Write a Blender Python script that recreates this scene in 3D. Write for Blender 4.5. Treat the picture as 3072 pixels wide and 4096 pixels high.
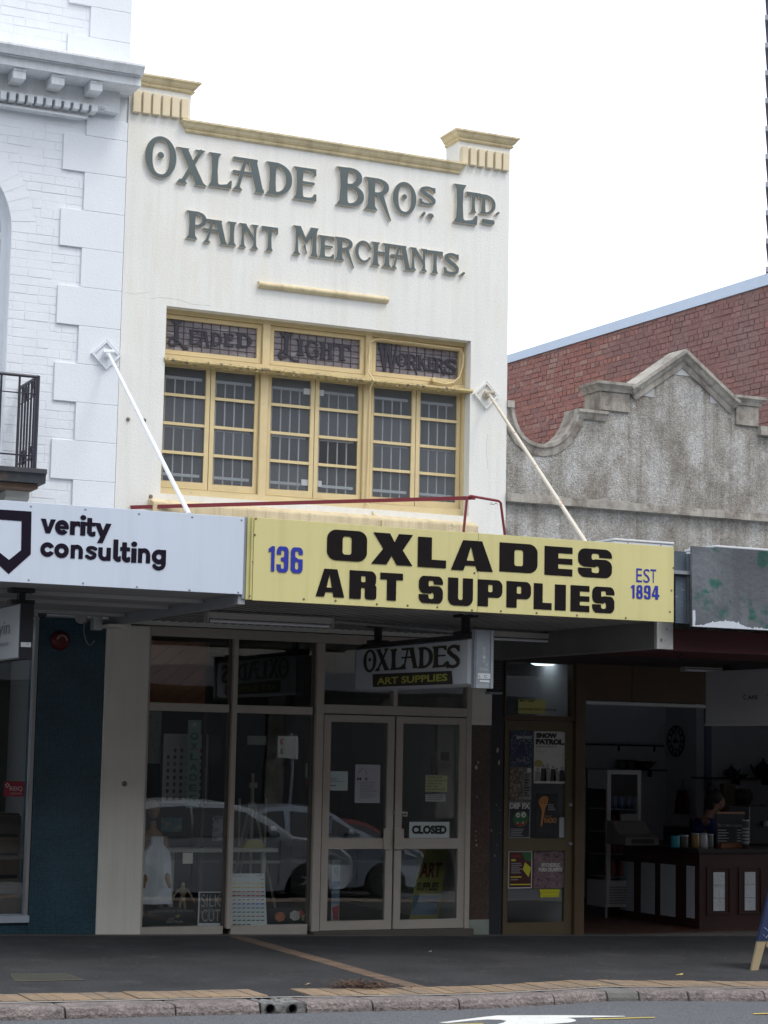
import bpy, math, random
import numpy as np
from mathutils import Vector, Matrix
from mathutils.geometry import tessellate_polygon
random.seed(7)
S = bpy.context.scene
for o in list(bpy.data.objects): bpy.data.objects.remove(o, do_unlink=True)

# ---------------------------------------------------------------- camera
# world: X along the street (to the right), Y into the shops, Z up; footpath at the shopfront is Z=0
F, YAW, PIT, ROL = 7993.24, math.radians(24.68585), math.radians(6.857363), math.radians(1.12097614)
DC, ZC = 18.143844640938138, 1.7408765222915872
fw = np.array([math.sin(YAW)*math.cos(PIT), math.cos(YAW)*math.cos(PIT), math.sin(PIT)])
_r = np.array([math.cos(YAW), -math.sin(YAW), 0.]); _u = np.cross(_r, fw)
rr = math.cos(ROL)*_r + math.sin(ROL)*_u; uu = -math.sin(ROL)*_r + math.cos(ROL)*_u
CP = np.array([0, -DC, ZC])
cam = bpy.data.cameras.new('camera'); camo = bpy.data.objects.new('camera', cam)
S.collection.objects.link(camo); S.camera = camo
cam.sensor_fit = 'HORIZONTAL'; cam.sensor_width = 36; cam.lens = F/3072*36
cam.clip_start = .1; cam.clip_end = 1500
camo.matrix_world = Matrix(((rr[0],uu[0],-fw[0],CP[0]),(rr[1],uu[1],-fw[1],CP[1]),(rr[2],uu[2],-fw[2],CP[2]),(0,0,0,1)))

# ---------------------------------------------------------------- world, sun, exposure
SUN_EL, SUN_AZ = 58, 150      # sun high, in front of the shops and to the right (degrees; az from +Y clockwise)
w = bpy.data.worlds.new('World'); S.world = w; w.use_nodes = True
nt = w.node_tree; nt.nodes.clear()
sky = nt.nodes.new('ShaderNodeTexSky'); sky.sky_type = 'NISHITA'; sky.sun_disc = False
sky.sun_elevation = math.radians(SUN_EL); sky.sun_rotation = math.radians(SUN_AZ)
sky.air_density = 1.0; sky.dust_density = 4.0; sky.ozone_density = 1.0
mx = nt.nodes.new('ShaderNodeMix'); mx.data_type = 'RGBA'; mx.inputs[0].default_value = .78
mx.inputs[7].default_value = (9.3, 9.9, 10.8, 1)        # high thin cloud over the whole sky
nt.links.new(sky.outputs[0], mx.inputs[6])
bg = nt.nodes.new('ShaderNodeBackground'); bg.inputs[1].default_value = .15
nt.links.new(mx.outputs[2], bg.inputs[0])
wo = nt.nodes.new('ShaderNodeOutputWorld'); nt.links.new(bg.outputs[0], wo.inputs[0])
sl = bpy.data.lights.new('sun', 'SUN'); sl.energy = 1.0; sl.angle = math.radians(14); sl.color = (1, .96, .9)
so = bpy.data.objects.new('sun', sl); S.collection.objects.link(so)
_el, _az = math.radians(SUN_EL), math.radians(SUN_AZ)
so.rotation_euler = Vector((math.sin(_az)*math.cos(_el), math.cos(_az)*math.cos(_el), math.sin(_el))).to_track_quat('Z', 'Y').to_euler()
S.view_settings.view_transform = 'Standard'; S.view_settings.look = 'None'
S.view_settings.exposure = .33; S.view_settings.gamma = 1
try: S.view_settings.use_curve_mapping = False
except Exception: pass
S.render.engine = 'CYCLES'
S.cycles.max_bounces = 8; S.cycles.diffuse_bounces = 4; S.cycles.glossy_bounces = 4
S.cycles.transparent_max_bounces = 12; S.cycles.use_denoising = True
S.cycles.sample_clamp_indirect = 4

# ---------------------------------------------------------------- survey helpers (where a sighted point lies in the world)
def ray(x, y): return fw*F + (x-1536)*rr - (y-2048)*uu
def onY(x, y, Y=0.): d = ray(x, y); return CP + d*((Y-CP[1])/d[1])
def onZ(x, y, Z=0.): d = ray(x, y); return CP + d*((Z-CP[2])/d[2])
def onX(x, y, X=0.): d = ray(x, y); return CP + d*((X-CP[0])/d[0])
def PX(x, y, Y=0.): return float(onY(x, y, Y)[0])
def PZ(x, y, Y=0.): return float(onY(x, y, Y)[2])
def XZ(x, y, Y=0.): p = onY(x, y, Y); return float(p[0]), float(p[2])

# ---------------------------------------------------------------- materials
MATS = {}
def mat(name, col, rough=.7, var=.0, scale=6., bump=0., bscale=60., metal=0., spec=.5, col2=None, streak=0., grain=0., stretch=(1,1,1), detail=6, emit=None, dirt=None, coat=0., thr=(.42,.62), gscale=140.):
    """procedural paint / stone / metal: two-tone noise, vertical streaks, fine grain and relief"""
    if name in MATS: return MATS[name]
    m = bpy.data.materials.new(name); m.use_nodes = True; n = m.node_tree; L = n.links
    b = n.nodes['Principled BSDF']; b.inputs['Roughness'].default_value = rough; b.inputs['Metallic'].default_value = metal
    b.inputs['Specular IOR Level'].default_value = spec; b.inputs['Coat Weight'].default_value = coat
    geo = n.nodes.new('ShaderNodeNewGeometry')
    def mapn(sc):
        mp = n.nodes.new('ShaderNodeMapping'); mp.inputs['Scale'].default_value = sc
        L.new(geo.outputs['Position'], mp.inputs[0]); return mp.outputs[0]
    def noise(vec, sc, det=detail, ro=.6):
        t = n.nodes.new('ShaderNodeTexNoise'); t.inputs['Scale'].default_value = sc; t.inputs['Detail'].default_value = det
        t.inputs['Roughness'].default_value = ro; L.new(vec, t.inputs['Vector']); return t.outputs[0]
    def ramp(fac, a, c0, bb, c1):
        r = n.nodes.new('ShaderNodeValToRGB'); r.color_ramp.elements[0].position = a; r.color_ramp.elements[1].position = bb
        r.color_ramp.elements[0].color = c0; r.color_ramp.elements[1].color = c1; L.new(fac, r.inputs[0]); return r.outputs[0]
    def mix(f, a, bb, mode='MIX'):
        x = n.nodes.new('ShaderNodeMix'); x.data_type = 'RGBA'; x.blend_type = mode
        if isinstance(f, float): x.inputs[0].default_value = f
        else: L.new(f, x.inputs[0])
        for i, v in ((6, a), (7, bb)):
            if isinstance(v, tuple): x.inputs[i].default_value = v
            else: L.new(v, x.inputs[i])
        return x.outputs[2]
    c = tuple(col)+(1,)
    cur = c
    if col2 is not None:
        f = ramp(noise(mapn(stretch), scale), thr[0], (0,0,0,1), thr[1], (1,1,1,1))
        cur = mix(f, c, tuple(col2)+(1,))
    if var:
        f = ramp(noise(mapn((1,1,1)), scale*.37), .3, (1-var,)*3+(1,), .7, (1+var*.4,)*3+(1,))
        cur = mix(1., cur, f, 'MULTIPLY')
    if streak:
        f = ramp(noise(mapn((7,7,.35)), 1.6, 5, .65), .46, (1,1,1,1), .78, (1-streak, 1-streak*1.08, 1-streak*1.2, 1))
        cur = mix(1., cur, f, 'MULTIPLY')
    if dirt:
        f = ramp(noise(mapn((1,1,1)), dirt[1], 8, .7), dirt[2], (0,0,0,1), dirt[3], (1,1,1,1))
        cur = mix(f, cur, tuple(dirt[0])+(1,))
    if grain:
        f = ramp(noise(mapn((1,1,1)), gscale, 3), .3, (1-grain,)*3+(1,), .7, (1+grain*.5,)*3+(1,))
        cur = mix(1., cur, f, 'MULTIPLY')
    if isinstance(cur, tuple): b.inputs['Base Color'].default_value = cur
    else: L.new(cur, b.inputs['Base Color'])
    if bump:
        bp = n.nodes.new('ShaderNodeBump'); bp.inputs['Strength'].default_value = bump; bp.inputs['Distance'].default_value = .02
        L.new(noise(mapn((1,1,1)), bscale, 5), bp.inputs['Height']); L.new(bp.outputs[0], b.inputs['Normal'])
    if emit:
        b.inputs['Emission Color'].default_value = tuple(emit[:3])+(1,); b.inputs['Emission Strength'].default_value = emit[3]
    MATS[name] = m; return m

def glass(name, tint=(.94,.96,.96), ior=1.8, rough=0., frost=0., frostcol=(.08,.09,.11)):
    """window glass: clear body plus mirror reflection by angle; frost adds a milky film"""
    if name in MATS: return MATS[name]
    m = bpy.data.materials.new(name); m.use_nodes = True; n = m.node_tree; L = n.links
    for x in list(n.nodes): n.nodes.remove(x)
    tr = n.nodes.new('ShaderNodeBsdfTransparent'); tr.inputs[0].default_value = tint+(1,)
    body = tr.outputs[0]
    if frost:
        df = n.nodes.new('ShaderNodeBsdfDiffuse'); df.inputs[0].default_value = frostcol+(1,)
        ms0 = n.nodes.new('ShaderNodeMixShader'); ms0.inputs[0].default_value = frost
        L.new(body, ms0.inputs[1]); L.new(df.outputs[0], ms0.inputs[2]); body = ms0.outputs[0]
    gl = n.nodes.new('ShaderNodeBsdfGlossy'); gl.inputs['Roughness'].default_value = rough
    geo = n.nodes.new('ShaderNodeNewGeometry'); no = n.nodes.new('ShaderNodeTexNoise'); no.inputs['Scale'].default_value = 1.3
    L.new(geo.outputs['Position'], no.inputs['Vector'])
    bp = n.nodes.new('ShaderNodeBump'); bp.inputs['Strength'].default_value = .04; bp.inputs['Distance'].default_value = .02
    L.new(no.outputs[0], bp.inputs['Height']); L.new(bp.outputs[0], gl.inputs['Normal'])
    lw = n.nodes.new('ShaderNodeLayerWeight'); lw.inputs['Blend'].default_value = .5      # Schlick reflectance, the same from either side of the sheet
    pw = n.nodes.new('ShaderNodeMath'); pw.operation = 'POWER'; pw.inputs[1].default_value = 5; L.new(lw.outputs['Facing'], pw.inputs[0])
    r0 = ((ior-1)/(ior+1))**2
    fr = n.nodes.new('ShaderNodeMath'); fr.operation = 'MULTIPLY_ADD'; fr.inputs[1].default_value = 1-r0; fr.inputs[2].default_value = r0; L.new(pw.outputs[0], fr.inputs[0])
    ms = n.nodes.new('ShaderNodeMixShader'); L.new(fr.outputs[0], ms.inputs[0]); L.new(body, ms.inputs[1]); L.new(gl.outputs[0], ms.inputs[2])
    out = n.nodes.new('ShaderNodeOutputMaterial'); L.new(ms.outputs[0], out.inputs[0])
    MATS[name] = m; return m

def brickmat(name, cols, rough=.85, bump=.5, stain=None):
    """each brick object gets its own tone through its object random value"""
    if name in MATS: return MATS[name]
    m = bpy.data.materials.new(name); m.use_nodes = True; n = m.node_tree; L = n.links
    b = n.nodes['Principled BSDF']; b.inputs['Roughness'].default_value = rough
    geo = n.nodes.new('ShaderNodeNewGeometry')
    r = n.nodes.new('ShaderNodeValToRGB'); r.color_ramp.interpolation = 'CONSTANT' if len(cols) > 4 else 'LINEAR'
    while len(r.color_ramp.elements) < len(cols): r.color_ramp.elements.new(.5)
    for i, c in enumerate(cols):
        r.color_ramp.elements[i].position = i/len(cols); r.color_ramp.elements[i].color = tuple(c)+(1,)
    L.new(geo.outputs['Random Per Island'], r.inputs[0])
    no = n.nodes.new('ShaderNodeTexNoise'); no.inputs['Scale'].default_value = 24; no.inputs['Detail'].default_value = 6
    L.new(geo.outputs['Position'], no.inputs['Vector'])
    oi = n.nodes.new('ShaderNodeObjectInfo'); r2 = n.nodes.new('ShaderNodeValToRGB')
    r2.color_ramp.elements[0].color = (.86,.86,.87,1); r2.color_ramp.elements[1].color = (1.08,1.07,1.06,1)
    L.new(oi.outputs['Random'], r2.inputs[0])
    x = n.nodes.new('ShaderNodeMix'); x.data_type = 'RGBA'; x.blend_type = 'MULTIPLY'; x.inputs[0].default_value = 1
    L.new(r.outputs[0], x.inputs[6]); L.new(r2.outputs[0], x.inputs[7])
    r3 = n.nodes.new('ShaderNodeValToRGB'); r3.color_ramp.elements[0].position = .3; r3.color_ramp.elements[1].position = .7
    r3.color_ramp.elements[0].color = (.75,.75,.75,1); r3.color_ramp.elements[1].color = (1.1,1.1,1.1,1); L.new(no.outputs[0], r3.inputs[0])
    y = n.nodes.new('ShaderNodeMix'); y.data_type = 'RGBA'; y.blend_type = 'MULTIPLY'; y.inputs[0].default_value = 1
    L.new(x.outputs[2], y.inputs[6]); L.new(r3.outputs[0], y.inputs[7])
    last = y.outputs[2]
    if stain:
        ns = n.nodes.new('ShaderNodeTexNoise'); ns.inputs['Scale'].default_value = stain[1]; ns.inputs['Detail'].default_value = 8
        mp = n.nodes.new('ShaderNodeMapping'); mp.inputs['Scale'].default_value = (1,1,.6); L.new(geo.outputs['Position'], mp.inputs[0]); L.new(mp.outputs[0], ns.inputs['Vector'])
        r4 = n.nodes.new('ShaderNodeValToRGB'); r4.color_ramp.elements[0].position = .5; r4.color_ramp.elements[1].position = .72
        r4.color_ramp.elements[0].color = (0,0,0,1); r4.color_ramp.elements[1].color = (stain[2],)*3+(1,); L.new(ns.outputs[0], r4.inputs[0])
        z = n.nodes.new('ShaderNodeMix'); z.data_type = 'RGBA'; L.new(r4.outputs[0], z.inputs[0]); L.new(last, z.inputs[6]); z.inputs[7].default_value = tuple(stain[0])+(1,)
        last = z.outputs[2]
    L.new(last, b.inputs['Base Color'])
    bp = n.nodes.new('ShaderNodeBump'); bp.inputs['Strength'].default_value = bump; bp.inputs['Distance'].default_value = .01
    L.new(no.outputs[0], bp.inputs['Height']); L.new(bp.outputs[0], b.inputs['Normal'])
    MATS[name] = m; return m

def tilemat(name, base, grout, size=.022, axis='x', rough=.25):
    """tiny glazed mosaic tiles, too small to build singly"""
    if name in MATS: return MATS[name]
    m = bpy.data.materials.new(name); m.use_nodes = True; n = m.node_tree; L = n.links
    b = n.nodes['Principled BSDF']; b.inputs['Roughness'].default_value = rough
    geo = n.nodes.new('ShaderNodeNewGeometry'); sp = n.nodes.new('ShaderNodeSeparateXYZ'); cb = n.nodes.new('ShaderNodeCombineXYZ')
    L.new(geo.outputs['Position'], sp.inputs[0])
    ad = n.nodes.new('ShaderNodeMath'); L.new(sp.outputs[0], ad.inputs[0]); L.new(sp.outputs[1], ad.inputs[1])
    L.new(ad.outputs[0], cb.inputs[0]); L.new(sp.outputs[2], cb.inputs[1])
    br = n.nodes.new('ShaderNodeTexBrick'); br.offset = 0; br.inputs['Scale'].default_value = 1/size
    br.inputs['Brick Width'].default_value = 1; br.inputs['Row Height'].default_value = 1; br.inputs['Mortar Size'].default_value = .07
    br.inputs['Color1'].default_value = tuple(base)+(1,); br.inputs['Color2'].default_value = tuple(min(1, c*1.5+.004) for c in base)+(1,)
    br.inputs['Mortar'].default_value = tuple(grout)+(1,); L.new(cb.outputs[0], br.inputs['Vector'])
    no = n.nodes.new('ShaderNodeTexNoise'); no.inputs['Scale'].default_value = 3.2; no.inputs['Detail'].default_value = 7; L.new(geo.outputs['Position'], no.inputs['Vector'])
    rp = n.nodes.new('ShaderNodeValToRGB'); rp.color_ramp.elements[0].position = .35; rp.color_ramp.elements[1].position = .7
    rp.color_ramp.elements[0].color = (.82,.82,.82,1); rp.color_ramp.elements[1].color = (1.12,1.12,1.12,1); L.new(no.outputs[0], rp.inputs[0])
    x = n.nodes.new('ShaderNodeMix'); x.data_type = 'RGBA'; x.blend_type = 'MULTIPLY'; x.inputs[0].default_value = 1
    L.new(br.outputs[0], x.inputs[6]); L.new(rp.outputs[0], x.inputs[7]); L.new(x.outputs[2], b.inputs['Base Color'])
    bp = n.nodes.new('ShaderNodeBump'); bp.inputs['Strength'].default_value = .4; bp.inputs['Distance'].default_value = .003; bp.invert = True
    L.new(br.outputs[1], bp.inputs['Height']); L.new(bp.outputs[0], b.inputs['Normal'])
    MATS[name] = m; return m

# ---------------------------------------------------------------- mesh builder
def setp(o, label=None, cat=None, group=None, kind=None):
    if label: o['label'] = label
    if cat: o['category'] = cat
    if group: o['group'] = group
    if kind: o['kind'] = kind
    return o
def thing(name, loc, label, cat, group=None):
    o = bpy.data.objects.new(name, None); S.collection.objects.link(o); o.location = loc
    o.empty_display_size = .1
    return setp(o, label, cat, group)
def wloc(o):
    v = Vector((0,0,0))
    while o is not None: v += Vector(o.location); o = o.parent
    return v
class MB:
    def __init__(s): s.v = []; s.f = []
    def add(s, vs, fs):
        k = len(s.v); s.v += [tuple(map(float, q)) for q in vs]; s.f += [tuple(i+k for i in f) for f in fs]; return s
    def box(s, x0, x1, y0, y1, z0, z1):
        if x0 > x1: x0, x1 = x1, x0
        if y0 > y1: y0, y1 = y1, y0
        if z0 > z1: z0, z1 = z1, z0
        return s.add([(x0,y0,z0),(x1,y0,z0),(x1,y1,z0),(x0,y1,z0),(x0,y0,z1),(x1,y0,z1),(x1,y1,z1),(x0,y1,z1)],
                     [(3,2,1,0),(4,5,6,7),(0,1,5,4),(1,2,6,5),(2,3,7,6),(3,0,4,7)])
    def prism(s, loops, y0, y1, fn=None):
        """loops: [(x,z)...] outline(s) (holes by even-odd) made thick from y0 (front) to y1; fn maps (x,y,z) to world"""
        fn = fn or (lambda x, y, z: (x, y, z))
        pts = [p for l in loops for p in l]; n = len(pts); k = []
        def inside(p, l):
            c = False
            for i in range(len(l)):
                (x1, y1), (x2, y2) = l[i][:2], l[i-1][:2]
                if (y1 > p[1]) != (y2 > p[1]) and p[0] < (x2-x1)*(p[1]-y1)/(y2-y1)+x1: c = not c
            return c
        dep = [sum(inside(l[0], m) for j, m in enumerate(loops) if j != i) for i, l in enumerate(loops)]
        offs = [sum(len(m) for m in loops[:i]) for i in range(len(loops))]
        for i, l in enumerate(loops):
            if dep[i] % 2: continue
            grp = [i]+[j for j in range(len(loops)) if dep[j] == dep[i]+1 and inside(loops[j][0], l)]
            idx = [offs[g]+q for g in grp for q in range(len(loops[g]))]
            for t in tessellate_polygon([[Vector((p[0], p[1], 0)) for p in loops[g]] for g in grp]):
                t = tuple(idx[q] for q in t)
                a, b, c = (pts[q] for q in t)
                if (b[0]-a[0])*(c[1]-a[1])-(b[1]-a[1])*(c[0]-a[0]) < 0: t = (t[0], t[2], t[1])
                k.append(t); k.append((t[2]+n, t[1]+n, t[0]+n))
        off = 0
        for l in loops:
            m = len(l)
            for i in range(m):
                a, b = off+i, off+(i+1) % m
                k.append((a, a+n, b+n, b))
            off += m
        return s.add([fn(p[0], y0, p[1]) for p in pts]+[fn(p[0], y1, p[1]) for p in pts], k)
    def tube(s, pts, r, n=8, cap=True):
        pts = [Vector(p) for p in pts]; rs = r if isinstance(r, (list, tuple)) else [r]*len(pts)
        vs = []; fs = []; up = None
        for i, p in enumerate(pts):
            d = (pts[min(i+1, len(pts)-1)]-pts[max(i-1, 0)]).normalized()
            if up is None:
                up = Vector((0,0,1)) if abs(d.z) < .9 else Vector((1,0,0))
            a = d.cross(up).normalized(); b = a.cross(d).normalized(); up = b
            for j in range(n):
                t = 2*math.pi*j/n; vs.append(p+(a*math.cos(t)+b*math.sin(t))*rs[i])
        for i in range(len(pts)-1):
            for j in range(n):
                fs.append((i*n+j, (i+1)*n+j, (i+1)*n+(j+1) % n, i*n+(j+1) % n))
        if cap:
            fs.append(tuple(range(n))); fs.append(tuple(range((len(pts)-1)*n+n-1, (len(pts)-1)*n-1, -1)))
        return s.add(vs, fs)
    def lathe(s, c, prof, n=20, axis='z', ax=None):
        """prof: [(radius, height)...] turned about the axis through c"""
        A = {'z': (Vector((1,0,0)), Vector((0,1,0)), Vector((0,0,1))), 'y': (Vector((1,0,0)), Vector((0,0,1)), Vector((0,-1,0))), 'x': (Vector((0,1,0)), Vector((0,0,1)), Vector((1,0,0)))}[axis]
        c = Vector(c); vs = []; fs = []
        for r, h in prof:
            for j in range(n):
                t = 2*math.pi*j/n; vs.append(c+A[0]*r*math.cos(t)+A[1]*r*math.sin(t)+A[2]*h)
        for i in range(len(prof)-1):
            for j in range(n): fs.append((i*n+j, i*n+(j+1) % n, (i+1)*n+(j+1) % n, (i+1)*n+j))
        if prof[0][0] > 1e-6: fs.append(tuple(range(n-1, -1, -1)))
        if prof[-1][0] > 1e-6: fs.append(tuple(range((len(prof)-1)*n, len(prof)*n)))
        return s.add(vs, fs)
    def sphere(s, c, r, n=16, m=10, sc=(1,1,1)):
        vs = []; fs = []
        for i in range(m+1):
            a = math.pi*i/m
            for j in range(n):
                t = 2*math.pi*j/n
                vs.append((c[0]+r*sc[0]*math.sin(a)*math.cos(t), c[1]+r*sc[1]*math.sin(a)*math.sin(t), c[2]+r*sc[2]*math.cos(a)))
        for i in range(m):
            for j in range(n): fs.append((i*n+j, (i+1)*n+j, (i+1)*n+(j+1) % n, i*n+(j+1) % n))
        return s.add(vs, fs)
    def rings(s, rings, closed=True, cap=True):
        n = len(rings[0]); vs = [p for r in rings for p in r]; fs = []
        for i in range(len(rings)-1):
            for j in range(n if closed else n-1):
                fs.append((i*n+j, i*n+(j+1) % n, (i+1)*n+(j+1) % n, (i+1)*n+j))
        if cap: fs.append(tuple(range(n-1, -1, -1))); fs.append(tuple(range((len(rings)-1)*n, len(rings)*n)))
        return s.add(vs, fs)
    def build(s, name, m, parent=None, smooth=False, bevel=0., label=None, cat=None, group=None, kind=None, origin=None):
        me = bpy.data.meshes.new(name)
        if parent is not None: org = wloc(parent)
        elif origin is not None: org = Vector(origin)
        else: org = Vector((0,0,0))
        me.from_pydata([(v[0]-org.x, v[1]-org.y, v[2]-org.z) for v in s.v], [], s.f); me.update()
        if isinstance(m, (list, tuple)):
            for q in m: me.materials.append(q)
        elif m: me.materials.append(m)
        if smooth:
            me.polygons.foreach_set('use_smooth', [True]*len(me.polygons))
            try: me.set_sharp_from_angle(angle=math.radians(38))
            except Exception: pass
        o = bpy.data.objects.new(name, me); S.collection.objects.link(o)
        if parent is not None: o.parent = parent
        else: o.location = org
        if isinstance(m, (list, tuple)) and len(m) == 2:      # second material on the edges (faces that are not turned to the street)
            for p in me.polygons: p.material_index = 0 if len(p.vertices) == 3 else 1
        if bevel:
            b = o.modifiers.new('bevel', 'BEVEL'); b.width = bevel; b.segments = 2; b.limit_method = 'ANGLE'
        return setp(o, label, cat, group, kind)
def box(name, x0, x1, y0, y1, z0, z1, m, parent=None, **k): return MB().box(x0, x1, y0, y1, z0, z1).build(name, m, parent, **k)
def moulding(mb, x0, x1, y, prof, retl=False, retr=False, back=.2):
    """prof: [(projection, z)...] top to bottom, run along X in front of plane y, turned at the ends where asked"""
    R = []
    for o, z in prof:
        a = x0-(o if retl else 0); b = x1+(o if retr else 0)
        R.append([(a, y+back, z), (a, y-o, z), (b, y-o, z), (b, y+back, z)])
    return mb.rings(R[::-1])

# ---------------------------------------------------------------- lettering: signed fields -> outlines -> solid letters
GX = GY = None
def E(cx, cy, rx, ry, p=2.): return ((np.abs((GX-cx)/rx)**p+np.abs((GY-cy)/ry)**p)**(1/p)-1)*min(rx, ry)
def B(x0, y0, x1, y1, r=0.):
    qx = np.abs(GX-(x0+x1)/2)-(x1-x0)/2+r; qy = np.abs(GY-(y0+y1)/2)-(y1-y0)/2+r
    return np.minimum(np.maximum(qx, qy), 0)+np.hypot(np.maximum(qx, 0), np.maximum(qy, 0))-r
def PG(pts):
    d = np.full(GX.shape, 1e9); s = np.ones(GX.shape); n = len(pts)
    for i in range(n):
        ax, ay = pts[i]; bx, by = pts[i-1]
        ex, ey = bx-ax, by-ay; wx, wy = GX-ax, GY-ay
        t = np.clip((wx*ex+wy*ey)/(ex*ex+ey*ey+1e-12), 0, 1)
        d = np.minimum(d, (wx-ex*t)**2+(wy-ey*t)**2)
        c1 = GY >= ay; c2 = GY < by; c3 = ex*wy > ey*wx
        s = np.where((c1 & c2 & c3) | (~c1 & ~c2 & ~c3), -s, s)
    return s*np.sqrt(d)
def SG(pts, w0, w1=None):
    n = len(pts)-1; d = np.full(GX.shape, 1e9); w1 = w0 if w1 is None else w1
    for i in range(n):
        ax, ay = pts[i]; bx, by = pts[i+1]; ex, ey = bx-ax, by-ay
        t = np.clip(((GX-ax)*ex+(GY-ay)*ey)/(ex*ex+ey*ey+1e-12), 0, 1)
        ww = w0+(w1-w0)*(i+t)/n
        d = np.minimum(d, np.hypot(GX-ax-ex*t, GY-ay-ey*t)-ww/2)
    return d
def arc(cx, cy, rx, ry, a0, a1, n=18): return [(cx+rx*math.cos(math.radians(a0+(a1-a0)*i/n)), cy+ry*math.sin(math.radians(a0+(a1-a0)*i/n))) for i in range(n+1)]
def spl(pts, n=6):
    q = [pts[0]]+list(pts)+[pts[-1]]; out = []
    for i in range(1, len(q)-2):
        for k in range(n):
            t = k/n; out.append(tuple(.5*((2*q[i][c])+(-q[i-1][c]+q[i+1][c])*t+(2*q[i-1][c]-5*q[i][c]+4*q[i+1][c]-q[i+2][c])*t*t+(-q[i-1][c]+3*q[i][c]-3*q[i+1][c]+q[i+2][c])*t**3) for c in (0, 1)))
    return out+[pts[-1]]
def U(*a):
    r = a[0]
    for b in a[1:]: r = np.minimum(r, b)
    return r
def SUB(a, *b):
    for q in b: a = np.maximum(a, -q)
    return a
def I(*a):
    r = a[0]
    for b in a[1:]: r = np.maximum(r, b)
    return r
def contours(D, xs, ys):
    """marching squares; returns closed loops where D<0"""
    H, W = D.shape; seg = {}
    def pt(i, j, k, l):
        a, b = D[i, j], D[k, l]; t = a/(a-b) if a != b else .5
        return (xs[j]+(xs[l]-xs[j])*t, ys[i]+(ys[k]-ys[i])*t)
    inside = D < 0
    code = inside[:-1, :-1]*1+inside[:-1, 1:]*2+inside[1:, 1:]*4+inside[1:, :-1]*8
    TB = {1: [(3,0)], 2: [(0,1)], 3: [(3,1)], 4: [(1,2)], 5: [(3,0),(1,2)], 6: [(0,2)], 7: [(3,2)], 8: [(2,3)], 9: [(2,0)], 10: [(0,1),(2,3)], 11: [(2,1)], 12: [(1,3)], 13: [(1,0)], 14: [(0,3)]}
    P = {}
    for i, j in zip(*np.nonzero((code > 0) & (code < 15))):
        ed = {0: ('h', i, j), 1: ('v', i, j+1), 2: ('h', i+1, j), 3: ('v', i, j)}
        co = {0: (i, j, i, j+1), 1: (i, j+1, i+1, j+1), 2: (i+1, j, i+1, j+1), 3: (i, j, i+1, j)}
        for a, b in TB[int(code[i, j])]:
            seg[ed[a]] = ed[b]
            for e in (a, b):
                if ed[e] not in P: P[ed[e]] = pt(*co[e])
    loops = []
    while seg:
        k0 = next(iter(seg)); l = []; k = k0
        while k in seg: l.append(P[k]); k = seg.pop(k)
        if len(l) > 5: loops.append(simplify(l))
    return loops
def simplify(l, tol=.0028):
    def dp(a):
        if len(a) < 3: return a
        A = np.array(a); p, q = A[0], A[-1]; e = q-p; n = np.hypot(*e)
        d = np.abs(e[0]*(A[:, 1]-p[1])-e[1]*(A[:, 0]-p[0]))/n if n > 1e-9 else np.hypot(*(A-p).T)
        i = int(d.argmax())
        if d[i] < tol: return [a[0], a[-1]]
        return dp(a[:i+1])[:-1]+dp(a[i:])
    h = len(l)//2
    return dp(l[:h+1])[:-1]+dp(l[h:]+[l[0]])[:-1]
_gc = {}
def glyph(fontname, ch):
    """outline loops and bounding box of a letter of one of the fonts below (cap height 1)"""
    global GX, GY
    k = (fontname, ch)
    if k not in _gc:
        xs = np.arange(-.35, 1.75, .0125); ys = np.arange(-.55, 1.25, .0125); GX, GY = np.meshgrid(xs, ys)
        D = FONTS[fontname](ch); L = contours(D, xs, ys)
        xx = [p[0] for l in L for p in l]; yy = [p[1] for l in L for p in l]
        _gc[k] = (L, min(xx), max(xx), min(yy), max(yy))
    return _gc[k]
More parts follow.
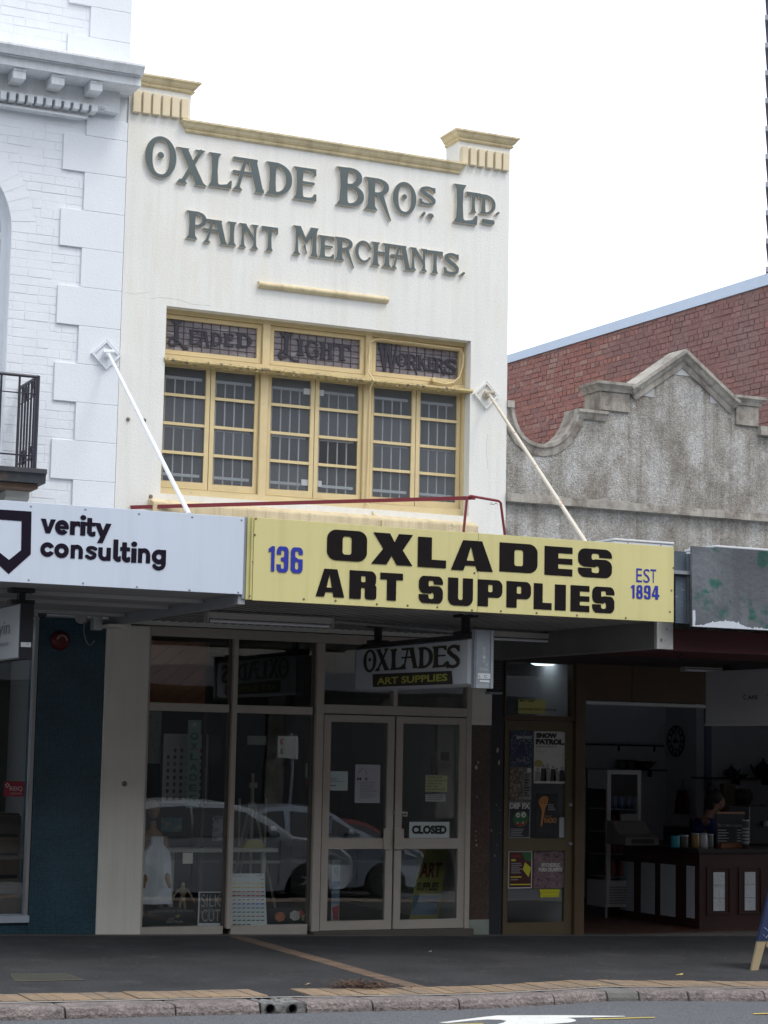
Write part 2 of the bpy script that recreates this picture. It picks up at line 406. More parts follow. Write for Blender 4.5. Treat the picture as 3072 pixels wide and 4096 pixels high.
def fserif(c):
    def stem(x, w=.2, y0=0., y1=1., sl=.09, sr=.09, t=.035, f=.13):
        a = w/2
        return PG([(x-a-sl, y0), (x+a+sl, y0), (x+a+sl*.8, y0+t), (x+a+.01, y0+f), (x+a-.012, (y0+y1)/2), (x+a+.01, y1-f), (x+a+sl*.8, y1-t), (x+a+sl, y1),
                   (x-a-sl, y1), (x-a-sl*.8, y1-t), (x-a-.01, y1-f), (x-a+.012, (y0+y1)/2), (x-a-.01, y0+f), (x-a-sl*.8, y0+t)])
    def foot(x, y, l, r, t=.04, f=.12, w=.1): return PG([(x-l, y), (x+r, y), (x+r*.85, y+t), (x+w/2, y+f), (x-w/2, y+f), (x-l*.85, y+t)])
    if c == 'O': return U(SUB(E(.37,.5,.37,.51), E(.375,.5,.2,.41,2.4)), E(.37,.55,.075,.08))
    if c == 'X': return U(PG([(.03,1),(.24,1),(.73,0),(.5,0)]), SG([(.6,.97),(.12,.03)], .1), foot(.1,0,.13,.16), PG([(-.06,1),(.3,1),(.2,.9),(.08,.93)]),
                          PG([(.44,1),(.73,1),(.66,.94),(.52,.92)]), PG([(.45,0),(.8,0),(.7,.08),(.5,.1)]))
    if c == 'L': return U(stem(.16,.2,sr=.07), SUB(PG([(.1,0),(.68,0),(.7,.24),(.64,.24),(.55,.12),(.36,.085),(.1,.1)]), B(2,2,3,3)))
    if c == 'A': return U(B(-.03,.91,.7,1,.02), SG([(.33,.92),(.12,.04)], .1), PG([(.42,1),(.66,1),(.9,0),(.68,0)]), B(-.04,.5,.75,.59,.04), foot(.12,0,.13,.15), foot(.8,0,.17,.13,w=.2))
    if c == 'D': return U(stem(.16,.19,sr=.0), SUB(I(E(.2,.5,.53,.5,2.2), .1-GX), I(E(.24,.5,.31,.4,2.2), .25-GX)))
    if c == 'E': return U(stem(.16,.2,sr=0), PG([(.1,1),(.66,1),(.66,.78),(.6,.78),(.55,.88),(.45,.91),(.1,.91)]), B(.2,.5,.62,.58,.01), PG([(.1,0),(.68,0),(.68,.22),(.61,.22),(.56,.12),(.45,.09),(.1,.09)]))
    if c == 'B': return U(stem(.16,.2,sr=0), SUB(I(E(.3,.76,.34,.25,2.3), .1-GX), I(E(.28,.76,.2,.175,2.2), .26-GX)), SUB(I(E(.28,.28,.42,.28,2.3), .1-GX), I(E(.28,.28,.25,.2,2.2), .26-GX)))
    if c == 'P': return U(stem(.16,.2,sr=.05), I(stem(.16,.2), GY-.5), SUB(I(E(.26,.72,.36,.28,2.3), .1-GX), I(E(.26,.72,.22,.2,2.2), .26-GX)))
    if c == 'R': return U(stem(.16,.2,sr=.07), SUB(I(E(.28,.74,.38,.26,2.3), .1-GX), I(E(.27,.74,.23,.18,2.2), .26-GX)), SG([(.42,.5),(.5,.3),(.62,-.02),(.72,-.25)], .17, .035))
    if c == 'S': return U(SG(spl([(.54,.84),(.44,.93),(.28,.95),(.12,.86),(.12,.7),(.26,.57),(.42,.46),(.54,.32),(.52,.14),(.36,.06),(.2,.07),(.08,.14)]), .13),
                          SG(spl([(.12,.72),(.26,.57),(.42,.46),(.52,.33)]), .19), PG([(.5,.98),(.6,.98),(.6,.7),(.52,.72)]), PG([(.02,.0),(.12,.0),(.12,.28),(.02,.34)]))
    if c == 'T': return U(stem(.4,.19,y1=.97,sr=.08,sl=.08), PG([(.0,1),(.8,1),(.8,.72),(.73,.74),(.7,.86),(.6,.9),(.2,.9),(.1,.86),(.07,.76),(.0,.78)]))
    if c == 'I': return stem(.2,.19,sl=.1,sr=.1)
    if c == 'N': return U(stem(.14,.12,sr=.09,sl=.1), stem(.66,.12,sl=.1,sr=.09), PG([(.04,1),(.26,1),(.72,.34),(.72,.06),(.6,.28)]))
    if c == 'M': return U(stem(.16,.11,sr=.08,sl=.1), stem(.84,.17,sl=.07,sr=.08), PG([(.04,1),(.3,1),(.5,.62),(.7,1),(.92,1),(.56,.44),(.48,.44)]), SG([(.46,.33),(.5,.2),(.56,.08)], .09, .03))
    if c == 'C': return SUB(U(SUB(E(.42,.5,.42,.52), E(.46,.5,.29,.4)), SG([(.66,.82),(.72,.66)], .1, .05)), PG([(.6,.34),(1.2,.1),(1.2,.62),(.74,.62)]))
    if c == 'H': return U(stem(.15,.19), stem(.62,.19), B(.15,.52,.62,.62))
    if c == 'G': return U(SUB(SUB(E(.42,.5,.42,.52), E(.46,.5,.29,.4)), PG([(.5,.5),(1.2,.5),(1.2,.74),(.66,.74)])), B(.5,.42,.86,.5), B(.68,.08,.84,.46))
    if c == 'K': return U(stem(.16,.2), SG([(.66,.96),(.24,.48)], .1), PG([(.28,.6),(.44,.6),(.8,0),(.55,0)]))
    if c == 'W': return U(PG([(0,1),(.2,1),(.42,0),(.3,0)]), PG([(.36,1),(.52,1),(.42,0),(.3,0)]), PG([(.4,1),(.58,1),(.78,0),(.66,0)]), PG([(.92,1),(1.02,1),(.8,0),(.68,0)]))
    if c == 'l': return U(PG([(.22,.2),(.38,.2),(.4,1.02),(.2,1.02)]), SG(spl([(.02,.98),(.14,.86),(.3,.84),(.46,.88),(.56,1.0)]), .09), SG(spl([(.32,.24),(.1,.3),(-.02,.18),(.06,.05),(.25,.1),(.45,.16),(.62,.02),(.8,.0)]), .08))
    if c == '.': return SG([(.03,.02),(.11,.12)], .1)
    if c == ',': return U(E(.1,.1,.09,.09), SG([(.17,.08),(.08,-.12)], .07, .02))
    if c == '-': return B(0,0,.7,.2,.09)
    return B(0,0,.5,1)
def fwide(c):
    if c == 'O': return SUB(B(0,0,1.3,1,.3), B(.5,.2,.8,.8,.09))
    if c == 'X': return PG([(0,1),(.56,1),(.72,.72),(.86,1),(1.34,1),(1.0,.48),(1.34,0),(.8,0),(.63,.29),(.46,0),(-.06,0),(.34,.5)])
    if c == 'L': return U(B(0,0,.48,1), B(0,0,.98,.26))
    if c == 'A': return SUB(PG([(.38,1),(1.0,1),(1.36,0),(.85,0),(.8,.17),(.46,.17),(.4,0),(0,0)]), PG([(.5,.33),(.76,.33),(.64,.82)]))
    if c == 'D': return SUB(U(B(0,0,.7,1), B(.2,0,1.24,1,.3)), B(.48,.22,.77,.78,.08))
    if c == 'E': return SUB(B(0,0,.98,1), B(.48,.6,2,.78), B(.48,.24,2,.4))
    if c == 'S': return U(SUB(B(0,.36,1.16,1,.25), B(.46,.6,.72,.84,.08), B(.6,.3,2,.7)), SUB(B(0,0,1.16,.64,.25), B(.46,.16,.72,.4,.08), B(-1,.32,.56,.7)), B(.2,.4,.96,.62,.1))
    if c == 'R': return SUB(U(B(0,0,.46,1), SUB(B(.1,.42,1.06,1,.22), B(.46,.6,.64,.82,.04)), B(.62,0,1.08,.52,.1), B(.3,.4,.8,.6)), B(.46,-.1,.62,.36,.02))
    if c == 'T': return U(B(0,.76,1.14,1), B(.34,0,.8,1))
    if c == 'U': return SUB(U(B(0,.2,1.14,1), B(0,0,1.14,.6,.28)), B(.46,.2,.68,.6,.08), B(.46,.4,.68,1.2))
    if c == 'P': return SUB(U(B(0,0,.46,1), B(.1,.34,1.1,1,.24)), B(.46,.54,.66,.82,.05))
    if c == 'I': return B(0,0,.48,1)
def fround(c):
    W = .235; h = W/2; r = .36   # x-height .72, stroke W; coordinates in units of ascender height
    ring = lambda cx=.36: SUB(E(cx,.36,.36,.37), E(cx,.36,.36-W*.95,.37-W))
    if c == 'v': return PG([(0,.72),(.25,.72),(.37,.3),(.49,.72),(.74,.72),(.48,0),(.26,0)])
    if c == 'y': return U(PG([(0,.72),(.25,.72),(.42,.24),(.28,0)]), PG([(.5,.72),(.75,.72),(.38,-.26),(.13,-.26),(.28,.08)]))
    if c == 'e': return U(SUB(ring(), PG([(.36,.36),(.36,.3),(.7,.14),(1.2,.1),(1.2,.3),(.36,.3)])), B(.1,.29,.71,.43))
    if c == 'c': return SUB(ring(), PG([(.36,.36),(1.2,-.02),(1.2,.74)]))
    if c == 'o': return ring()
    if c == 'r': return U(B(0,0,.235,.72), I(SUB(E(.36,.36,.36,.37), E(.36,.36,.13,.13)), .36-GY, GX-.48))
    if c == 'i': return U(B(.01,0,.245,.72), E(.1275,.93,.135,.135))
    if c == 't': return U(B(.1,.14,.335,.95), B(0,.53,.5,.72), I(SUB(E(.36,.26,.26,.27), E(.36,.26,.03,.04)), GY-.26, GX-.52, .1-GX))
    if c == 'l': return U(B(0,.14,.235,1.02), I(SUB(E(.26,.26,.26,.27), E(.26,.26,.03,.04)), GY-.26, GX-.38))
    if c == 'n': return U(B(0,0,.235,.72), I(SUB(E(.34,.39,.34,.35), E(.34,.39,.11,.13)), .39-GY), B(.445,0,.68,.39))
    if c == 'u': return U(B(0,.33,.235,.72), I(SUB(E(.34,.33,.34,.35), E(.34,.33,.11,.13)), GY-.33), B(.445,0,.68,.72))
    if c == 's': return SG(spl([(.5,.58),(.4,.63),(.28,.64),(.14,.6),(.11,.5),(.2,.42),(.34,.36),(.46,.28),(.44,.15),(.3,.08),(.18,.09),(.06,.16)]), .185)
    if c == 'g': return U(ring(), B(.485,-.02,.72,.72), SG(arc(.36,-.02,.245,.2,0,-155), .2))
def fcond(c):
    if c == '1': return U(B(.22,0,.5,1,.01), PG([(0,.9),(0,.74),(.24,.8),(.24,1),(.16,.95)]))
    if c == '8': return SUB(U(B(0,0,.64,.56,.2), B(.03,.44,.61,1,.2)), B(.22,.14,.42,.40,.07), B(.23,.62,.41,.86,.07))
    if c == '3': return SUB(B(0,0,.64,1,.2), B(.23,.14,.41,.43,.07), B(.23,.58,.41,.86,.07), B(-.2,.32,.23,.68), B(-.1,.3,.3,.44), B(-.1,.57,.3,.68))
    if c == '6': return SUB(B(0,0,.64,1,.2), B(.23,.14,.41,.45,.07), B(.23,.6,.41,.86,.07), B(.35,.55,1,.72))
    if c == '9': return SUB(B(0,0,.64,1,.2), B(.23,.14,.41,.4,.07), B(.23,.55,.41,.86,.07), B(-.3,.28,.29,.46))
    if c == '4': return SUB(U(PG([(.3,1),(.56,1),(.56,0),(.32,0),(.32,.2),(0,.2),(0,.36)]), B(.3,.2,.68,.36)), PG([(.17,.36),(.33,.36),(.33,.78)]))
FONTS = {'cond': fcond, 'serif': fserif, 'wide': fwide, 'round': fround}
def letter(mb, fontname, ch, x0, x1, z0, z1, y0, y1, fn=None, yr=None):
    """put a letter so that its outline fills x0..x1, z0..z1; yr=(ymin,ymax) the glyph heights meant by z0,z1"""
    L, a, b, c, d = glyph(fontname, ch)
    if yr: c, d = yr
    sx = (x1-x0)/(b-a); sz = (z1-z0)/(d-c)
    mb.prism([[(x0+(p[0]-a)*sx, z0+(p[1]-c)*sz) for p in l] for l in L], y0, y1, fn)
    return mb
def textmesh(s, bold=0.):
    cu = bpy.data.curves.new('t', 'FONT'); cu.body = s; cu.offset = bold; cu.resolution_u = 3
    o = bpy.data.objects.new('t', cu); me = bpy.data.meshes.new_from_object(o)
    vs = [tuple(v.co) for v in me.vertices]; fs = [tuple(p.vertices) for p in me.polygons]
    bpy.data.objects.remove(o); bpy.data.curves.remove(cu); bpy.data.meshes.remove(me); return vs, fs
def text(mb, s, x0, x1, z0, z1, y, bold=0., fn=None):
    """flat printed line filling x0..x1, z0..z1 on plane y (facing -Y), or mapped by fn(x,y,z)"""
    vs, fs = textmesh(s, bold)
    if not vs: return mb
    a = min(v[0] for v in vs); b = max(v[0] for v in vs); c = min(v[1] for v in vs); d = max(v[1] for v in vs)
    q = [(x0+(v[0]-a)/(b-a)*(x1-x0), y, z0+(v[1]-c)/(d-c)*(z1-z0)) for v in vs]
    return mb.add([fn(*p) for p in q] if fn else q, fs)

# ================================================================ materials used
M_cream = mat('cream_stucco', (.775,.765,.72), .85, var=.045, scale=3, streak=.08, bump=.2, bscale=45, col2=(.745,.71,.61), thr=(.52,.75), stretch=(.9,.9,.28), grain=.05, gscale=60)
M_white = mat('white_paint', (.745,.77,.80), .7, var=.04, scale=4, bump=.18, bscale=50, grain=.03)
M_wbrick = mat('white_painted_brick', (.745,.77,.80), .75, var=.05, scale=9, bump=.16, bscale=28)
M_corn = mat('white_cornice_paint', (.75,.77,.79), .7, var=.05, scale=5, streak=.22, bump=.1)
M_yel = mat('mustard_cornice_paint', (.68,.575,.36), .7, var=.12, scale=7, streak=.35, bump=.15, dirt=((.25,.22,.19), 9, .62, .8))
M_yel2 = mat('mustard_block_paint', (.71,.61,.42), .75, var=.1, scale=6, bump=.15)
M_sillp = mat('mustard_sill_paint', (.69,.57,.36), .8, var=.12, scale=5, streak=.4, bump=.25, dirt=((.22,.2,.16), 8, .6, .75))
M_frame = mat('window_frame_paint', (.65,.52,.285), .55, var=.1, scale=12, bump=.15, dirt=((.32,.3,.26), 26, .62, .7))
M_peel = mat('peeling_ledge_paint', (.58,.45,.2), .7, var=.25, scale=30, bump=.6, dirt=((.14,.12,.1), 22, .5, .6))
M_letter = mat('grey_green_letter_paint', (.088,.112,.112), .6, var=.12, scale=14, bump=.1)
M_letside = mat('letter_edge_paint', (.62,.56,.46), .8, var=.1)
M_dark = mat('dark_metal', (.02,.02,.024), .5)
M_steel = mat('galvanised_steel', (.32,.35,.38), .45, var=.15, scale=12, metal=.3)
M_alu = mat('bronze_aluminium_frame', (.50,.45,.39), .5, var=.08, scale=20, metal=.15, bump=.05)
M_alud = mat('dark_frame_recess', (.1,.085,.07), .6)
M_brown = mat('brown_door_frame', (.11,.075,.036), .5, var=.15, scale=14, bump=.08)
M_pier = mat('cream_pier_render', (.82,.79,.71), .75, var=.1, scale=3, bump=.12, bscale=30, dirt=((.2,.19,.16), 7, .66, .8), streak=.12)
M_asph = mat('footpath_asphalt', (.05,.05,.054), .93, var=.45, scale=3.5, bump=1., bscale=70, grain=.45, gscale=50, dirt=((.115,.108,.1), 2.2, .56, .82))
M_road = mat('road_asphalt', (.15,.156,.17), .9, var=.12, scale=2.5, bump=.8, bscale=110, grain=.5, gscale=60)
M_stone = mat('kerb_stone', (.29,.245,.23), .9, var=.3, scale=12, bump=1.6, bscale=32, grain=.4, gscale=45, dirt=((.12,.1,.1), 10, .5, .7))
M_mortar = mat('mortar', (.3,.29,.27), .95, var=.2, scale=20, bump=.5)
M_paver = brickmat('brick_paver', [(.31,.21,.125),(.35,.24,.145),(.27,.19,.12),(.33,.245,.16)], .88, .6, stain=((.15,.13,.11), 3, .85))
M_paver2 = brickmat('worn_brown_paver', [(.2,.13,.085),(.22,.14,.09),(.18,.12,.085),(.2,.14,.1)], .9, .5, stain=((.08,.07,.06), 3, .8))
M_glass = glass('shop_glass')
M_black = mat('black_void', (.008,.008,.009), .9)
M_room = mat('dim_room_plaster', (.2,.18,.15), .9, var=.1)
M_paperw = mat('white_paper', (.62,.64,.66), .8)
M_ink = mat('black_ink', (.02,.02,.022), .7)
M_inkg = mat('grey_print', (.22,.22,.24), .7)

# ================================================================ ground
def gsl(x): return -.02*(x-6.5)          # the street falls gently to the right
def gpt(x, y, z=0.):
    q = z
    for _ in range(8): p = onZ(x, y, q); q = z+gsl(float(p[0]))
    return (float(p[0]), float(p[1]))
back = [gpt(*p) for p in ((0,4013),(500,4003),(900,3994),(1225,3988),(1490,3985),(1835,3979),(2000,3973),(2214,3962),(2423,3949),(2552,3948),(3072,3952))]
fronttop = [gpt(*p) for p in ((0,4036),(500,4024),(900,4014),(1225,4007),(1490,4002),(1835,3996),(2000,3990),(2214,3979),(2423,3966),(2552,3964),(3072,3967))]
KZ = -.072
def ext(l):
    a, b = l[0], l[1]; s = (b[1]-a[1])/(b[0]-a[0]); c, d = l[-2], l[-1]; t = (d[1]-c[1])/(d[0]-c[0])*.3
    return [(-40, a[1]+s*.3*(-40-a[0]))]+l+[(60, d[1]+t*(60-d[0]))]
back = ext(back); fronttop = ext(fronttop)
def interp(l, x):
    for (a, b), (c, d) in zip(l, l[1:]):
        if a <= x <= c: return b+(d-b)*(x-a)/(c-a)
    return l[-1][1]
band = lambda x: interp(back, x)+.035      # front of the brick band
BD = .40                                    # its depth
fp = MB()
xs = [p[0] for p in back]
for a, b in zip(xs, xs[1:]):
    fp.add([(a, interp(back, a)+.02, 0), (b, interp(back, b)+.02, 0), (b, .2, 0), (a, .2, 0)], [(0,1,2,3)])
foot = fp.build('footpath', M_asph, kind='structure')
rd = MB(); W = [(-45,), (60,)]
prof = [(-6.5, -.12), (-9, -.32), (-12, -.5), (-15.2, -.52)]
R0 = [(x, interp(fronttop, x)+.05, KZ) for x in xs]
rows = [R0]+[[(x, y, z) for x in xs] for y, z in prof]
for r, q in zip(rows, rows[1:]):
    for i in range(len(xs)-1): rd.add([r[i], q[i], q[i+1], r[i+1]], [(0,1,2,3)])
road = rd.build('road', M_road, kind='structure')
ofp = MB().box(-45, 60, -60, -15.2, -.9, -.12).build('far_footpath', M_asph, kind='structure')
gr = MB().add([(-600,-600,-2.2),(600,-600,-2.2),(600,600,-2.2),(-600,600,-2.2)], [(0,1,2,3)]).build('ground', mat('earth', (.12,.11,.1), .95, var=.2), kind='structure')
# kerb
kerb = thing('kerb', (6, -4.9, 0), None, None); kerb['kind'] = 'structure'
jo = [-40, -1.0, .3, 1.5, 2.6] + [gpt(x, y)[0] for x, y in ((262,4030),(703,4019),(1042,4011),(1223,4007),(1491,4002),(1838,3996),(2217,3979),(2429,3966),(2556,3964),(2753,3965),(3059,3967))] + [10.3, 11.6, 12.8, 60]
for i, (a, b) in enumerate(zip(jo, jo[1:])):
    if abs(b-a) < .02: continue
    g = .006; a2, b2 = a+g, b-g; n = max(1, int((b2-a2)/.12)) if b2-a2 < 3 else 6
    is_out = abs(a-gpt(1042,4011)[0]) < .01
    if is_out: continue
    dark = abs(a-gpt(2429,3966)[0]) < .01
    R = []; rnd = random.Random(i)
    for k in range(n+1):
        x = a2+(b2-a2)*k/n; yb, yf = interp(back, x), interp(fronttop, x); j = rnd.uniform(-.006, .006)
        e = .012 if 0 < k < n else .0
        R.append([(x, yb+.01, -.15), (x, yb+.01, -.006+e*.3), (x, yf+.03, .0+j*.4), (x, yf+.008+j, -.012), (x, yf-.008+j, -.05), (x, yf-.012+j*1.5, -.15)])
    m = M_stone if not dark else mat('dark_patch_concrete', (.17,.165,.155), .95, var=.25, scale=12, bump=.7)
    MB().rings(R).build('kerb_stone', m, kerb, bevel=.006)
# brick paver band along the kerb and the strip that crosses the footpath
bands = thing('paver_band', (6, -4.4, 0), None, None); bands['kind'] = 'structure'
x = 2.2; xa = gpt(1026,3968)[0]; xb = gpt(1105,3960)[0]
rnd = random.Random(3)
while x < 11.6:
    w_ = .107
    if not (xa-.05 < x < xb):
        y0 = band(x+.05); z = rnd.uniform(.003, .010); sk = (band(x+w_)-band(x))
        MB().rings([[(x+.004, y0+.004, -.05), (x+w_-.004, y0+sk+.004, -.05), (x+w_-.004, y0+sk+BD, -.05), (x+.004, y0+BD, -.05)],
                    [(x+.004, y0+.004, z), (x+w_-.004, y0+sk+.004, z+rnd.uniform(-.002,.002)), (x+w_-.004, y0+sk+BD, z), (x+.004, y0+BD, z)]]).build('brick', M_paver, bands)
    x += w_
sx0 = gpt(975,3763)[0]; sx1 = gpt(1060,3768)[0]; y = -.25
sxa = gpt(1620,3950)[0]; sxb = gpt(1716,3953)[0]
while y > band(6.6)+BD+.02:
    t = (y+.25)/(band(6.6)+BD+.25); a = sx0+(sxa-sx0)*t; b = sx1+(sxb-sx1)*t
    MB().box(a, b, y-.102, y, -.04, rnd.uniform(.003,.006)).build('brick', M_paver2, bands)
    y -= .106
MB().box(-40, 60, -.16, -.02, -.05, .004).build('threshold_strip', mat('worn_concrete', (.13,.115,.1), .9, var=.3, scale=7, bump=.5), bands)
mb = MB()
for a, b in zip(xs, xs[1:]): mb.add([(a, interp(back, a)-.0, .001), (b, interp(back, b), .001), (b, interp(back, b)+.04, .002), (a, interp(back, a)+.04, .002)], [(0,1,2,3)])
mb.build('mortar_bed', M_mortar, bands)
# stormwater outlet in the kerb
a, b = gpt(1042,4011)[0], gpt(1223,4007)[0]
out = thing('drain_outlet', ((a+b)/2, interp(fronttop, (a+b)/2), -.05), 'broken mortar drain outlet with two round pipe mouths in the kerb', 'drain outlet')
M_mtr = mat('rough_outlet_mortar', (.25,.245,.24), .95, var=.35, scale=14, bump=1.2, bscale=25, dirt=((.07,.065,.06), 12, .48, .62))
yf = interp(fronttop, (a+b)/2); cx = [gpt(1079,4028,-.03)[0]+.0, gpt(1173,4028,-.03)[0]+.0]
def circ(cx, cz, r, n=18): return [(cx+r*math.cos(2*math.pi*i/n), cz+r*math.sin(2*math.pi*i/n)) for i in range(n)]
rnd = random.Random(5)
n = 22; top = [(b-.008-(b-a-.016)*i/n, -.004+rnd.uniform(-.012,.004)) for i in range(n+1)]
mb = MB().prism([[(a+.008,-.15),(b-.008,-.15)]+top, circ(cx[0],-.043,.036), circ(cx[1],-.043,.034)], yf-.01, yf+.36)
mb.build('mortar_block', M_mtr, out)
for c, r in zip(cx, (.036,.034)):
    m2 = MB(); R = []
    for yy, q in ((yf-.016, r+.001), (yf-.016, r-.005), (yf+.3, r-.005)): R.append([(p[0], yy, p[1]) for p in circ(c, -.043, q)])
    m2.rings(R, cap=False); m2.add([(p[0], yf+.3, p[1]) for p in circ(c,-.043,r)], [tuple(range(18))]); m2.build('pipe', mat('dark_pipe', (.04,.04,.042), .7), out, smooth=True)
# turn arrow and yellow line painted on the road
M_rp = mat('white_road_paint', (.74,.74,.7), .7, var=.12, scale=10, bump=.3, dirt=((.2,.2,.2), 16, .6, .72), grain=.15)
def rz(yy):
    pr = [(-4.9, KZ)]+prof
    for (p, q), (s_, t) in zip(pr, pr[1:]):
        if s_ <= yy <= p: return q+(t-q)*(yy-p)/(s_-p)
    return -.52
def onroad(x, y):
    z = -.08
    for _ in range(8): p = onZ(x, y, z); z = rz(float(p[1]))+gsl(float(p[0]))
    return (float(p[0]), float(p[1]), z+.004-gsl(float(p[0])))
def flat(name, px, m, **k):
    P3 = [onroad(*p) for p in px]; tr = tessellate_polygon([[Vector((p[0], p[1], 0)) for p in P3]]); fs = []
    for t in tr:
        A, B_, C_ = (P3[i] for i in t); cr = (B_[0]-A[0])*(C_[1]-A[1])-(B_[1]-A[1])*(C_[0]-A[0]); fs.append(tuple(t) if cr > 0 else (t[0], t[2], t[1]))
    return MB().add(P3, fs).build(name, m, **k)
flat('road_arrow', [(1755,4092),(1830,4083),(1940,4069),(1990,4064),(2100,4063),(2260,4063),(2500,4066),(2500,4068),(2380,4071),(2270,4073),(2300,4080),(2305,4086),(2280,4092),(2180,4100),(2060,4135),(1900,4150),(1950,4110),(2015,4092),(2025,4085),(2000,4081),(1950,4080),(1890,4084),(1830,4090),(1790,4094)], M_rp, kind='structure')
M_yp = mat('yellow_road_paint', (.55,.42,.1), .8, var=.2, scale=14, grain=.2)
flat('yellow_line', [(2372,4076),(2620,4070),(2618,4073),(2372,4080)], M_yp, kind='structure')
flat('yellow_line', [(1775,4099),(1930,4094),(1935,4098),(1775,4103)], M_yp, kind='structure')
flat('yellow_line', [(3012,4055),(3090,4053),(3090,4057),(3015,4059)], M_yp, kind='structure')
# shallow service cover in the footpath at the left
sc = MB(); p = [gpt(*q) for q in ((45,3900),(265,3898),(335,3921),(60,3928))]
sc.add([(q[0], q[1], .006) for q in p]+[(q[0], q[1], -.02) for q in p], [(0,3,2,1),(0,1,5,4),(1,2,6,5),(2,3,7,6),(3,0,4,7)])
sc.build('service_cover', mat('mossy_cover', (.06,.06,.045), .9, var=.3, scale=9, bump=.6), label='flat mossy service cover let into the dark footpath at far left', cat='cover', origin=(p[0][0], p[0][1], 0))
mb = MB()
for q, r in zip(p, p[1:]+p[:1]): mb.tube([(q[0], q[1], .004), (r[0], r[1], .004)], .004, 4)
mb.build('cover_frame', mat('cover_edge', (.10,.09,.075), .9), bpy.data.objects['service_cover'])
rnd = random.Random(31); mb = MB()          # chewing-gum spots and grit on the footpath
for i in range(150):
    x, y = rnd.uniform(2.5, 12), rnd.uniform(-4.2, -.4); r_ = rnd.uniform(.006,.02)
    mb.add([(x+r_*math.cos(a)*rnd.uniform(.7,1.1), y+r_*math.sin(a), .0035) for a in [6.283*k/7 for k in range(7)]], [tuple(range(7))])
mb.build('gum_spots', mat('gum_spot', (.11,.105,.10), .9, var=.4, scale=30), kind='stuff', label='scattered flat gum spots trodden into the footpath', cat='gum')
# litter: heap of dead leaves, scattered yellow leaves
rnd = random.Random(11); mb = MB()
c0 = gpt(1455,3955)
for i in range(620):
    t = rnd.gauss(0, .4); x = c0[0]+t*.33; y = c0[1]+rnd.gauss(0, .09)+.05; h = .035*math.exp(-t*t*1.6)*rnd.random()
    if y < band(x)-.02: continue
    s_ = rnd.uniform(.008,.022); a = rnd.random()*6.3; tl = rnd.uniform(-.6,.6); ca, sa = math.cos(a)*s_, math.sin(a)*s_
    mb.add([(x+ca, y+sa, .014+h), (x-sa*.5, y+ca*.5, .014+h+s_*tl*.5), (x-ca, y-sa, .014+h+s_*tl), (x+sa*.5, y-ca*.5, .014+h)], [(0,1,2,3)])
mb.build('leaf_litter', brickmat('dead_leaves', [(.07,.035,.02),(.11,.055,.03),(.05,.03,.02),(.16,.08,.04)], .9, .2), kind='stuff', label='heap of brown dead leaves on the brick edge of the footpath', cat='leaves')
for (px, py, c, lb) in ((2718,3904,(.6,.45,.12),'fallen yellow leaf on the footpath in front of the cafe'), (1229,3943,(.55,.45,.3),'pale fallen leaf on the footpath beside the leaf heap'), (2395,3946,(.5,.4,.25),'small dry leaf near the kerb below the cafe door'), (1720,3811,(.4,.36,.28),'small pale scrap lying on the footpath before the shop doors')):
    x, y = gpt(px, py); s_ = .035 if px == 2718 else .018
    pts = [(-s_,0,.006),(-s_*.3,-s_*.45,.012),(s_*.6,-s_*.3,.01),(s_,0,.02),(s_*.5,s_*.4,.012),(-s_*.3,s_*.4,.01)]
    MB().add([(x+q[0], y+q[1], q[2]) for q in pts]+[(x+q[0], y+q[1], q[2]+.003) for q in pts], [(5,4,3,2,1,0),(6,7,8,9,10,11)]+[(i,(i+1)%6,(i+1)%6+6,i+6) for i in range(6)]).build('fallen_leaf', mat('leaf%d' % px, c, .8), label=lb, cat='leaf', origin=(x, y, 0))

for o in list(S.objects):                  # lay everything on the ground along the street's fall
    if o.type == 'MESH' and o.name != 'ground':
        L0 = wloc(o)
        for v in o.data.vertices: v.co.z += gsl(v.co.x+L0.x)

# ================================================================ the art shop building
XL, XR = 5.53, 9.725
ox = thing('shop_building', (7.6, 0, 0), 'narrow cream two-storey shop with mustard copings and raised grey-green lettering', 'building')
zc = (PZ(737,474,-.08)+PZ(1871,651,-.08))/2; zcb = (PZ(753,528,-.03)+PZ(1852,698,-.03))/2
zL = (PZ(558,287,-.08)+PZ(807,331,-.08))/2; zLb = (PZ(545,336,-.03)+PZ(774,375,-.03))/2
zR = (PZ(1829,510,-.08)+PZ(2082,552,-.08))/2; zRb = (PZ(1836,562,-.03)+PZ(2043,590,-.03))/2
xpl = PX(763,420); xpr = PX(1836,580)
wx0, wx1 = (PX(667,1221)+PX(641,1969))/2, (PX(1886,1366)+PX(1872,2075))/2
wz1 = (PZ(667,1221)+PZ(1886,1366))/2; wz0 = PZ(641,1973)-.0
ZA = 2.90
MB().prism([[(XL,ZA),(XR,ZA),(XR,zR-.03),(xpr,zR-.03),(xpr,zc-.03),(xpl,zc-.03),(xpl,zL-.03),(XL,zL-.03)], [(wx0,wz0),(wx1,wz0),(wx1,wz1),(wx0,wz1)]], 0, .3).build('wall', M_cream, ox)
box('side_wall', XR-.25, XR-.002, .3, 12, ZA, zc-.5, M_cream, ox); box('side_wall', XL, XL+.25, .3, 12, 0, zc-.5, M_cream, ox)
box('side_wall', XR-.25, XR-.002, .3, 12, 0, ZA, M_cream, ox)
box('back_wall', XL, XR, 12, 12.25, 0, zc-.5, M_cream, ox)
box('roof', XL+.25, XR-.25, .3, 12, zc-.75, zc-.65, M_steel, ox)
